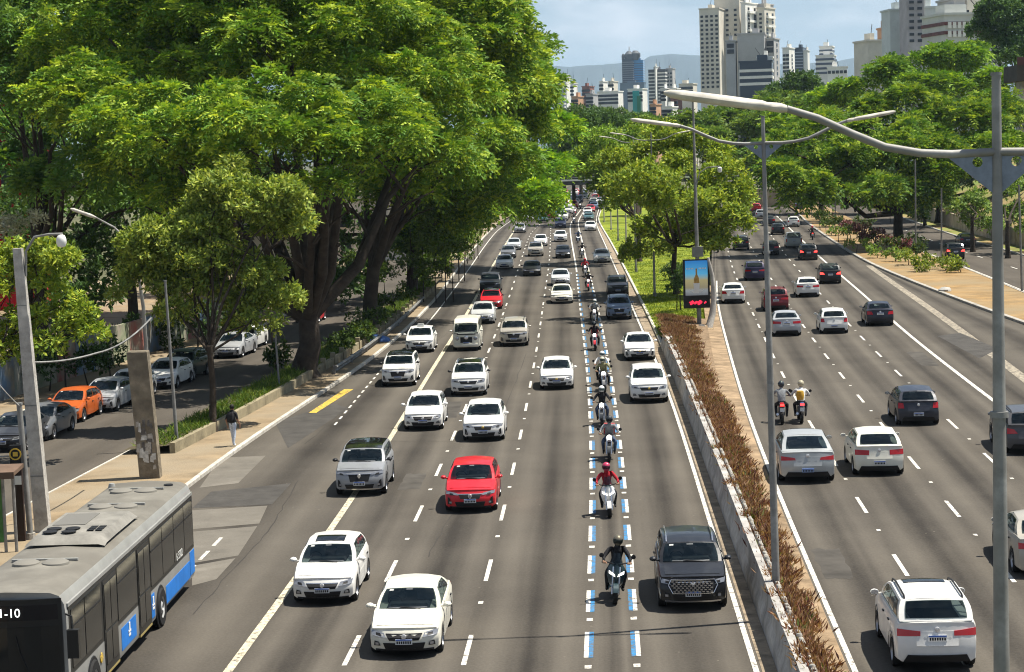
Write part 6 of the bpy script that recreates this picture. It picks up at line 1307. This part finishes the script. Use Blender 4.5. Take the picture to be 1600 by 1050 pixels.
for i, (px, py, Y, lb, ls) in enumerate(((1520, 392, 208, 'small tree on the right verge by the retaining wall', ((1505, 335, 26), (1535, 345, 24), (1520, 320, 22))), (1575, 402, 198, 'slim tree at the right picture edge behind the near lamp post', ((1570, 325, 30), (1595, 345, 28), (1600, 300, 34))), (1445, 352, 250, 'dark-trunked tree by the wall behind the island tree', ((1440, 300, 30), (1470, 310, 28))))):
    b = G(px, py, ZR+.1); tree('tree', lb, tuple(b), 3.5, [lob(x, y, Y, r) for x, y, r in ls], .22, 'broad', [(.08, .13, .03), (.05, .09, .02), (.17, .22, .05)], per=.9, rr=(.7, 1.2), dens=13, size=1.3, seed=61+i, group=gR_)
# far wooded slope behind: a belt of single trees left and right of the far road
FARL = [(905, 186, 470, 24), (880, 205, 430, 20), (935, 184, 480, 22), (965, 190, 500, 20), (1000, 200, 470, 18), (895, 225, 420, 18), (960, 218, 430, 22)]
for i, (x, y, Y, r) in enumerate(FARL):
    lb = ['dark crown left of the far bridge', 'crown hanging beside the far bridge', 'crown under the small white houses', 'crown below the blue glass tower', 'crown below the striped tower', 'low crown right above the far bridge', 'crown between bridge and median trees'][i]
    c = D(x, y, Y); tree('tree', lb, (c.x, Y, 0), max(3, c.z-6), [lob(x, y, Y, r), lob(x-r*.7, y+r*.5, Y, r*.7), lob(x+r*.7, y+r*.4, Y, r*.7), lob(x, y+r, Y, r*.8)], .4, 'broad', DRK if i % 2 == 0 else [(.05, .09, .022), (.03, .06, .018), (.11, .15, .03)], per=.28, rr=(1.5, 2.6), dens=5, size=2.6, seed=71+i, group='trees before the far bridge')
# ------------------------------------------------------------------ planting beds
def blades(name, pts, n_per, h, pal, seed, label, cat, spread=.25, wd=.05, up=.9):
    g = np.random.default_rng(seed); pts = np.array(pts); k = len(pts)*n_per; P = np.repeat(pts, n_per, 0)+np.concatenate([g.normal(size=(k, 2))*spread*.5, np.zeros((k, 1))], 1)
    ax = unit(np.concatenate([g.normal(size=(k, 2))*.75, np.full((k, 1), up)], 1)); sd = unit(np.cross(ax, g.normal(size=(k, 3)))); pal = np.array(pal); t = g.uniform(0, 1, (k, 1)); c = pal[0]*(1-t)+pal[1]*t; c = np.where(g.uniform(size=(k, 1)) < .22, pal[2], c)*g.uniform(.7, 1.25, (k, 1))
    o = leaf_object(name, P.astype(np.float32), ax.astype(np.float32), sd.astype(np.float32), (h*g.uniform(.6, 1.2, k)).astype(np.float32), np.full(k, wd, np.float32), c.astype(np.float32)); tag(o, label, cat, kind='stuff'); return o
pts = []
Y = 24.
while Y < 131:
    x0, x1 = kerbR(Y)+.44, max(kerbR(Y)+.75, rl(Y)-.95); x1 = min(max(kerbR(Y)+.75, rl(Y)-.72), kerbR(Y)+(float(np.interp(Y, [24, 50, 80, 105, 125], [.85, .95, 1.45, 1.6, 2.4])))); gap = math.sin(Y*1.7)+math.sin(Y*.53+1)+random.uniform(-.8, .8)
    for k in range(max(2, int((x1-x0)/.24)) if gap > -.55 else 1): t = random.random(); pts.append((x0+(x1-x0)*t, Y+random.uniform(-.15, .15), WTOP-.12-.3*t*min(1, (x1-x0)/.8)+.06*math.sin(Y*2.3)))
    Y += .22
blades('dry_bed_plants', pts, 46, .30, [(.17, .068, .042), (.36, .235, .135), (.09, .035, .03)], 81, 'rust-brown spiky plants filling the bed behind the barrier', 'plants', .30, .048)
gp = [q for q in pts if random.random() < .16]
blades('bed_weeds', gp, 7, .36, [(.10, .13, .03), (.2, .17, .06), (.06, .1, .02)], 87, 'sparse green weeds among the rust-brown bed plants', 'weeds', .3, .06)
pts = [(plx(Y)-random.uniform(.3, 1.7), Y, .42) for Y in np.arange(80, 178, .07)]
blades('planter_grass', pts, 12, .42, [(.10, .17, .02), (.06, .11, .02), (.2, .24, .04)], 82, 'green grass tufts on the planter under the big trees', 'grass', .2, .035)
pts = []
for _ in range(6000):
    Y = 124+random.random()**1.5*170; a, b = kerbR(Y)+.25, max(rl(Y)-.8, kerbR(Y)+.7); t = random.random(); pts.append((a+(b-a)*t, Y, .13+(ZR-.18)*t))
blades('lawn_grass', pts, 7, .16, [(.17, .23, .015), (.11, .17, .015), (.28, .31, .04)], 83, 'sunlit yellow-green grass blades of the median lawn', 'grass', .35, .04)
shrub('yellow-green bush bed at the head of the island', [lob(x, y, Y, r, fz=.6) for x, y, Y, r in ((1450, 412, 176, 22), (1420, 405, 182, 22), (1480, 416, 173, 18), (1500, 420, 170, 12), (1435, 420, 172, 16))], YEL, 18, 1.0, (.35, .7), 1.6, 84)
shrub('pink-red bushes around the island tree', [lob(x, y, Y, r, fz=.7) for x, y, Y, r in ((1365, 370, 212, 14), (1345, 362, 222, 12), (1385, 380, 205, 12), (1325, 355, 232, 10), (1410, 385, 200, 10))], [(.14, .045, .06), (.07, .06, .035), (.22, .09, .12)], 18, 1.1, (.35, .6), 1.6, 85)
shrub('low green ground plants at the island kerb', [lob(x, y, Y, r, fz=.5) for x, y, Y, r in ((1340, 382, 205, 16), (1310, 362, 228, 14), (1370, 395, 195, 18), (1290, 352, 250, 10), (1400, 400, 188, 14))], GRN, 16, 1.1, (.35, .6), 1.4, 86)

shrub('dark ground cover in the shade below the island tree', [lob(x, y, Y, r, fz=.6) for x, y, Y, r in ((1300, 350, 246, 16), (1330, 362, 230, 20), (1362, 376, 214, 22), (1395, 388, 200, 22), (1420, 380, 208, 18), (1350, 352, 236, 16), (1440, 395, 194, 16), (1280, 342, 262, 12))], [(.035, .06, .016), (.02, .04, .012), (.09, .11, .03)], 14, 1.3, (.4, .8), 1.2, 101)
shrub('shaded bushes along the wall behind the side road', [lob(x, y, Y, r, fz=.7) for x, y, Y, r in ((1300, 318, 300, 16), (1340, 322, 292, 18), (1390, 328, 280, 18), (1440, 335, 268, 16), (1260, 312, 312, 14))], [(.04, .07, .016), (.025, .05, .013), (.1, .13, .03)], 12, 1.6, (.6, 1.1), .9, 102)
tree('tree', 'dark tree filling the gap behind the umbrella-shaped island tree', (58, 268, 1.0), 4.0, [lob(x, y, Y, r) for x, y, Y, r in ((1390, 275, 268, 42), (1460, 285, 262, 42), (1530, 270, 264, 44), (1580, 300, 258, 34), (1330, 285, 272, 32), (1420, 315, 264, 24))], .4, 'broad', DRK, per=.5, rr=(1.2, 2.0), dens=7, size=1.8, seed=103, group=gR_, low=-.8)
# ------------------------------------------------------------------ city behind
WGL = mat('far_glass', (.025, .03, .038), .2); BEI = mat('render_beige', (.62, .58, .49), .9, noise=(.08, .2)); GRYC = mat('render_grey', (.4, .395, .385), .9, noise=(.08, .2)); PALE = mat('render_pale', (.7, .7, .66), .9, noise=(.08, .15)); MAUVE = mat('render_mauve', (.4, .375, .38), .9, noise=(.15, .3))
WHB = mat('render_white', (.76, .75, .69), .9, noise=(.1, .15)); BRK = mat('brick_red', (.24, .11, .085), .9, noise=(.15, .25)); BLUG = mat('blue_glass', (.03, .22, .45), .12, .2); DKG = mat('dark_glass', (.035, .05, .075), .15); TEAL = mat('teal_net', (.02, .35, .33), .8); ORG = mat('render_orange', (.5, .3, .18), .9, noise=(.1, .2))
WINM = {}
def win_mesh(w_, h_):
    k = (round(w_, 1), round(h_, 1))
    if k not in WINM:
        m = MB(); m.box((0, 0, 0), (w_, .5, h_)); WINM[k] = m.mesh('window', WGL)
    return WINM[k]
def block(root, px0, px1, pyt, Y, dep, m, rz=-20, name='wall', front=None, side=None, roof=True, dy=0., bands=None, bandm=None, band_side=True):
    """one volume: px0..px1 silhouette, pyt its top; windows front=(cols, rows, pyt, pyb, w, h)"""
    th = R(rz); a, b = D(px0, pyt, Y), D(px1, pyt, Y); W_ = b.x-a.x; wf = max(1., (W_-dep*abs(math.sin(th)))/math.cos(th)); zt = (a.z+b.z)/2; cxm = (a.x+b.x)/2
    o = empty_mesh = MB().box((0, 0, zt/2-.2), (wf, dep, zt+.4)).build(name, m, root, None, (cxm-root.location.x, Y+dy-root.location.y, 0)); o.rotation_euler = (0, 0, th)
    if roof: MB().box((0, 0, zt+.3), (wf+.8, dep+.8, .6)).build('parapet', m, o)
    if roof and Y > 500:
        q = random.Random(int(px0*7+pyt)); bw = wf*q.uniform(.2, .4); MB().box((q.uniform(-.2, .2)*wf, 0, zt+.6+1.2), (bw, dep*.4, 2.4)).build('roof_plant', m, o)
        MB().tube([(q.uniform(-.35, .35)*wf, 0, zt+.5), (q.uniform(-.35, .35)*wf*.2, 0, zt+q.uniform(4, 8))], .12, 4).build('antenna', DARK, o)
    def zof(py): return D((px0+px1)/2, py, Y).z
    for fc, sd in ((front, 0), (side, 1)):
        if not fc: continue
        c, r_, y0, y1, w_, h_ = fc; span = wf if sd == 0 else dep; me = win_mesh(w_, h_); z0, z1 = zof(y1), zof(y0)
        for i in range(c):
            for j in range(r_):
                t = (i+.5)/c*span-span/2; z = z0+(z1-z0)*(j+.5)/r_
                q = put('window', me, o, (t, -dep/2, z) if sd == 0 else (wf/2, t, z)); 
                if sd: q.rotation_euler = (0, 0, math.pi/2)
    if bands:
        n, y0, y1, fr_ = bands; z0, z1 = zof(y1), zof(y0); hb = (z1-z0)/n*fr_
        for j in range(n): MB().box((0, 0, z0+(z1-z0)*(j+.5)/n), (wf+.5, dep+.5, hb)).build('window_band', bandm or WGL, o)
    return o, wf, zt
def bld(name, label, px, Y, cat='building', group='buildings on the skyline'):
    c = D(px, 240, Y); r_ = empty(name, (c.x, Y, 0)); tag(r_, label, cat, group); return r_
r_ = bld('apartment_tower', 'tall beige apartment tower with balconies, highest on the skyline', 1150, 1150)
block(r_, 1090, 1136, 16, 1150, 22, BEI, -16, front=(4, 17, 24, 140, 1.5, 1.3)); o, wf, zt = block(r_, 1114, 1166, 0, 1165, 20, BEI, -16, front=(3, 6, 14, 60, 1.6, 1.3)); block(r_, 1114, 1162, -8, 1168, 16, GRYC, -16)
o, wf, zt = block(r_, 1155, 1186, 6, 1155, 18, WHB, -30, side=(2, 9, 12, 60, 2.2, 1.6))
for j in range(9): MB().box((wf/2+.6, 0, zt-5-5.2*j), (1.8, 12, 1.3)).build('balcony', WHB, o)
o, wf, zt = block(r_, 1180, 1213, 14, 1162, 16, BEI, -30, front=(1, 6, 20, 60, 1.5, 1.3), side=(2, 9, 20, 75, 2.2, 1.6)); block(r_, 1182, 1210, 8, 1166, 12, GRYC, -30)
for j in range(9): MB().box((wf/2+.6, 0, zt-5-5.2*j), (1.8, 11, 1.3)).build('balcony', WHB, o)
r_ = bld('concrete_building', 'grey windowless concrete block in front of the beige tower', 1175, 950)
o, wf, zt = block(r_, 1149, 1200, 55, 950, 18, GRYC, -10); block(r_, 1132, 1153, 66, 946, 12, mat('render_blue_grey', (.36, .37, .38), .9, noise=(.1, .2)), -10, front=(1, 2, 68, 86, 3.2, 2.0)); block(r_, 1194, 1220, 62, 952, 12, GRYC, -20, front=(1, 2, 64, 84, 3.2, 2.4), side=(1, 6, 66, 120, 2, 1.5))
r_ = bld('striped_office', 'low dark glass office block with white stripes', 1182, 820)
o, wf, zt = block(r_, 1153, 1211, 98, 820, 14, DKG, -10, bands=(3, 106, 137, .42), bandm=WHB); block(r_, 1181, 1210, 91, 826, 10, WHB, -10)
r_ = bld('white_block', 'narrow white apartment block right of the striped office', 1231, 1300); block(r_, 1221, 1243, 76, 1300, 12, WHB, -25, front=(2, 5, 84, 115, 2, 1.6), side=(1, 5, 84, 115, 2, 1.6))
r_ = bld('glass_office', 'blue-grey glass office tower with a white corner', 1252, 1500); block(r_, 1240, 1262, 76, 1500, 14, DKG, -20, bands=(8, 80, 118, .3), bandm=mat('band_blue', (.25, .3, .36), .6)); block(r_, 1254, 1266, 80, 1496, 8, PALE, -20)
r_ = bld('stepped_office', 'stepped office block with horizontal blue window bands', 1290, 1200); block(r_, 1272, 1309, 88, 1200, 16, PALE, -15, bands=(4, 90, 118, .5), bandm=mat('band_dark', (.08, .1, .14), .4)); block(r_, 1278, 1306, 74, 1204, 14, PALE, -15, bands=(2, 77, 88, .45), bandm=mat('band_dark', (.08, .1, .14), .4))
r_ = bld('low_building', 'low white building behind the round dark tree', 1308, 1100); block(r_, 1291, 1326, 106, 1100, 10, WHB, -10, front=(5, 1, 108, 118, 1.6, 1.6))
r_ = bld('low_building', 'low beige block left of the pale blind wall', 1360, 700); block(r_, 1338, 1384, 66, 700, 12, BEI, 14)
r_ = bld('blank_wall_building', 'pale grey building with a blind wall on the right skyline', 1398, 680); block(r_, 1381, 1415, 18, 680, 10, mat('render_sea_grey', (.56, .6, .585), .9, noise=(.12, .15)), 6); block(r_, 1374, 1384, 46, 700, 8, ORG, 6)
r_ = bld('apartment_tower', 'mauve-grey apartment tower rising out of the picture on the right', 1424, 660); block(r_, 1409, 1438, -30, 660, 10, MAUVE, 4, front=(2, 9, -20, 70, 1.5, .9)); block(r_, 1436, 1466, 14, 664, 10, mat('render_sea_grey', (.56, .6, .585), .9), 4); block(r_, 1437, 1450, -20, 668, 8, PALE, 4)
r_ = bld('school_building', 'grey building with rows of red-framed windows at the right', 1500, 520); o, wf, zt = block(r_, 1447, 1560, 26, 520, 14, mat('render_light', (.55, .56, .52), .9, noise=(.1, .15)), 12, bands=(2, 32, 60, .38), bandm=mat('red_panels', (.13, .045, .04), .6, noise=(.8, .5)))
for j in range(5):
    for zz in (.36, .86): put('window_post', MB().box((0, 0, 0), (.9, .6, 1.6)).mesh('window_post', WHB), o, (-wf/2+1.2+1.35*j, -7.2, zt-1.0-4.0*zz*1.1))
block(r_, 1472, 1500, 2, 524, 12, GRYC, 8, front=(2, 1, 20, 27, 3.5, 1.6)); block(r_, 1492, 1560, -20, 530, 12, BEI, 8)
r_ = bld('beige_building', 'sliver of beige building beside the crown of the big trees', 817, 520); block(r_, 808, 822, 40, 520, 5, ORG, -10)
r_ = bld('office_tower', 'grey glass tower at the left end of the far skyline', 877, 1900); block(r_, 863, 884, 120, 1900, 16, DKG, -20, bands=(9, 124, 170, .5), bandm=PALE); block(r_, 883, 891, 121, 1895, 12, WHB, -20)
r_ = bld('blue_tower', 'dark and bright blue twin glass tower with bulbous top on the far skyline', 990, 2400)
block(r_, 971, 992, 93, 2400, 20, DKG, -10, bands=(16, 96, 150, .35), bandm=mat('band_steel', (.15, .17, .2), .5)); block(r_, 989, 1008, 95, 2410, 20, BLUG, -10, bands=(14, 98, 150, .25), bandm=DKG); block(r_, 968, 1010, 130, 2390, 20, mat('render_slate', (.1, .15, .2), .5), -10)
for x, y0, y1, r0 in ((983, 80, 96, 5.5), (993, 79, 94, 6), (974, 84, 94, 2)):
    t_, b_ = D(x, y0, 2400), D(x, y1, 2400); m = MB(); m.lathe([(r0*.5, 0), (r0, (t_.z-b_.z)*.35), (r0, (t_.z-b_.z)*.7), (r0*.4, t_.z-b_.z)], 10); m.build('roof_pod', mat('pod_grey', (.09, .1, .11), .6), r_, 40, b_-r_.location)
MB().tube([D(983, 82, 2400)-r_.location, D(983, 73, 2400)-r_.location], .5, 6).build('antenna', GRYC, r_)
r_ = bld('residential_tower', 'dark tower with white vertical ribs right of the blue twin tower', 1033, 1700); block(r_, 1012, 1046, 110, 1700, 18, mat('render_charcoal', (.07, .075, .085), .7), -15, bands=(10, 112, 165, .35), bandm=PALE); block(r_, 1022, 1029, 105, 1690, 12, WHB, -15); block(r_, 1040, 1056, 108, 1706, 14, GRYC, -15, front=(2, 8, 112, 160, 1.8, 1.4))
LOWB = [(909, 929, 136, 1500, BRK, 'brick-red block among the far white houses'), (936, 950, 128, 1450, WHB, 'white terraced block left of the blue twin tower'), (950, 966, 128, 1440, BEI, 'cream block next to the white terraced block'), (933, 974, 144, 1350, WHB, 'broad low white house below the blue twin tower'), (1032, 1048, 139, 1250, PALE, 'pale blind block right of the dark ribbed tower'), (1046, 1064, 139, 1255, WHB, 'white block with window columns behind the lamp head'), (1047, 1067, 155, 1150, BRK, 'brown block low on the skyline behind the lamp head'),
 (980, 1012, 140, 1300, WHB, 'white house with a teal sheet below the twin tower'), (891, 903, 131, 1600, PALE, 'small pale block near the left skyline tower'), (1060, 1090, 132, 1350, BEI, 'cream block behind the thin mast'), (893, 912, 152, 1250, ORG, 'orange-roofed house at the left of the far skyline'), (1015, 1034, 164, 1100, ORG, 'orange-roofed house below the ribbed tower'), (1034, 1060, 168, 1050, WHB, 'small white house just above the median trees'), (915, 935, 148, 1300, GRYC, 'grey roof between the brick-red and white blocks')]
for x0, x1, yt, Y, m, lb in LOWB:
    r_ = bld('house', lb, (x0+x1)/2, Y, group='low buildings on the far skyline'); c_ = max(2, int((x1-x0)/5)); block(r_, x0, x1, yt, Y, 12, m, -20, front=(c_, 3, yt+3, yt+20, 2.0, 1.6))
    if 'teal' in lb: block(r_, 988, 999, 142, Y-12, 3, TEAL, -5, name='teal_sheet', roof=False); block(r_, 995, 1001, 150, Y-14, 2, mat('green_net', (.02, .2, .1), .8), -5, name='green_sheet', roof=False)
# buildings behind the trees on the left
r_ = bld('red_building', 'deep red building glimpsed through the leaves at the left edge', 10, 165, group='buildings behind the left trees'); block(r_, -80, 62, -60, 165, 8, mat('red_render', (.34, .012, .02), .85, noise=(.2, .25)), 6, front=(4, 8, -40, 300, 1.2, 1.4))
r_ = bld('white_house', 'white house wall glimpsed behind the olive street tree', 400, 175, group='buildings behind the left trees'); block(r_, 365, 470, 285, 175, 6, WHB, 4, front=(3, 2, 300, 380, 1.0, 1.2))
r_ = bld('beige_house', 'beige house front seen between the big trunks', 560, 230, group='buildings behind the left trees'); block(r_, 440, 690, 310, 232, 6, BEI, 5, front=(9, 2, 325, 395, 1.2, 1.5))
# garden wall with faded paint along the side street
gw = empty('painted_wall', (-24.5, 104, .12)); tag(gw, 'faded painted garden wall lit by the sun behind the parked cars', 'wall')
for i in range(22):
    Y = 96+3*i; x = locL(Y)-2.6; m_ = mat('wall_paint_%d' % (i % 4), [(.27, .25, .2), (.24, .21, .15), (.2, .23, .19), (.34, .3, .24)][i % 4], .9, noise=(.7, .45), scale2=(.9, [(.3, .1, .08), (.12, .2, .3), (.4, .36, .3), (.2, .25, .14)][i % 4]))
    o = MB().box((x, Y+1.48, 1.2), (.2, 2.94, 2.3), rz=-math.atan2(locL(Y+3)-locL(Y), 3)).build('wall_panel', m_, gw); o.location = -gw.location
# retaining wall right of the side road
rw_ = empty('retaining_wall', (fr(160)+2.8, 160, ZR)); tag(rw_, 'beige retaining wall along the side road under the grassy bank', 'wall'); RWM = mat('retaining_beige', (.36, .30, .21), .92, noise=(.6, .35), bump=(6, .4))
for Y in steps(120, 440, 5):
    o = MB().box((fr(Y)+2.75, Y+2.5, 1.3), (.3, 4.94, 2.2), rz=-math.atan2(fr(Y+5)-fr(Y), 5)).build('wall_panel', RWM, rw_); o.location = -rw_.location
    o = MB().box((fr(Y)+2.6, Y, 1.4), (.5, .5, 2.6)).build('pier', RWM, rw_); o.location = -rw_.location
fw_ = empty('far_wall', (50, 372, .4)); tag(fw_, 'long beige wall behind the bend of the outgoing road', 'wall')
for i in range(14):
    a = D(1180+22*i, 300, 372); o = MB().box((a.x-50, 0, 1.7), (22*372/3100-.08, .3, 3.6)).build('wall_panel', RWM, fw_)
# dark viaduct at the right edge
vd = D(1600, 120, 262); r_ = empty('viaduct', (vd.x, 262, 0)); tag(r_, 'dark elevated viaduct end at the right picture edge', 'viaduct'); s0 = 262/3100
zt, zb_ = D(1590, 103, 262).z, D(1590, 128, 262).z
MB().box((6.2, 0, (zt+zb_)/2), (16, 7, zt-zb_)).build('deck', mat('viaduct_dark', (.06, .055, .05), .9, noise=(.5, .3)), r_); MB().box((6.2, -3.6, zt+.5), (16, .25, 1.0)).build('parapet', mat('viaduct_rust', (.1, .05, .055), .9, noise=(.5, .3)), r_)
for x in (0, 6): MB().box((x, 0, zb_/2), (1.4, 3, zb_-.02)).build('pier', CONCD, r_)
# bridge across the far end of the avenue
bd = D(905, 285, 415); r_ = empty('bridge', (bd.x, 415, 0)); tag(r_, 'dark road bridge with a pale edge beam across the far end', 'bridge')
MB().box((0, 0, 5.75), (70, 9, 1.5)).build('deck', mat('bridge_dark', (.05, .052, .055), .9, noise=(.4, .3)), r_); MB().box((0, -4.6, 6.0), (70, .3, .35)).build('edge_beam', PALE, r_); MB().box((0, -4.5, 7.1), (70, .2, .9)).build('railing', mat('bridge_rail', (.06, .065, .07), .8), r_)
for x in (-18, 16): MB().box((x, 0, 2.5), (1.2, 6, 5)).build('pier', CONCD, r_)
# ------------------------------------------------------------------ hills
RID = [(200, 120), (700, 108), (860, 103), (890, 104.5), (940, 101), (975, 98), (1003, 96), (1015, 88), (1030, 86.5), (1050, 84), (1075, 86), (1095, 86), (1200, 101), (1300, 97), (1330, 91), (1345, 89), (1400, 98), (1500, 104), (1800, 120)]
g = np.random.default_rng(5); xs = np.arange(200, 1800, 4.0); ys = np.interp(xs, [a for a, _ in RID], [b for _, b in RID]); nzv = np.cumsum(g.normal(size=len(xs)))*.25; nzv -= np.convolve(nzv, np.ones(25)/25, 'same'); ys = ys+nzv*.8
rows = [[], [], [], [], []]
for x, y in zip(xs, ys):
    t_ = D(x, y, 13000)
    for k, (fz, dY) in enumerate(((0, -2600), (.35, -1500), (.72, -600), (1, 0), (.8, 900))): rows[k].append((t_.x*(13000+dY)/13000, 13000+dY+g.normal()*60*(k in (1, 2)), -.3+(t_.z+.3)*fz+g.normal()*7*(k in (1, 2))))
h_ = MB().grid(rows).build('hills', mat('hill_forest_hazed', (.035, .055, .06), 1, noise=(.002, .4)), None, 70); h_['kind'] = 'structure'  # forest green shifted to blue: some distance haze is in the base colour
# ------------------------------------------------------------------ haze
hz_ = MB().box((0, 8000, 399), (18400, 16200, 802)).build('haze', []); hz_['kind'] = 'stuff'; tag(hz_, 'pale blue haze over the distant city', 'haze')
hm = bpy.data.materials.new('haze_air'); hm.use_nodes = True; hn, hl_ = hm.node_tree.nodes, hm.node_tree.links; hn.clear(); ho = hn.new('ShaderNodeOutputMaterial'); hv = hn.new('ShaderNodeVolumePrincipled')
hv.inputs['Color'].default_value = (.62, .82, 1, 1); hv.inputs['Density'].default_value = HAZE; hv.inputs['Anisotropy'].default_value = .2; hl_.new(hv.outputs[0], ho.inputs['Volume']); hz_.data.materials.append(hm)
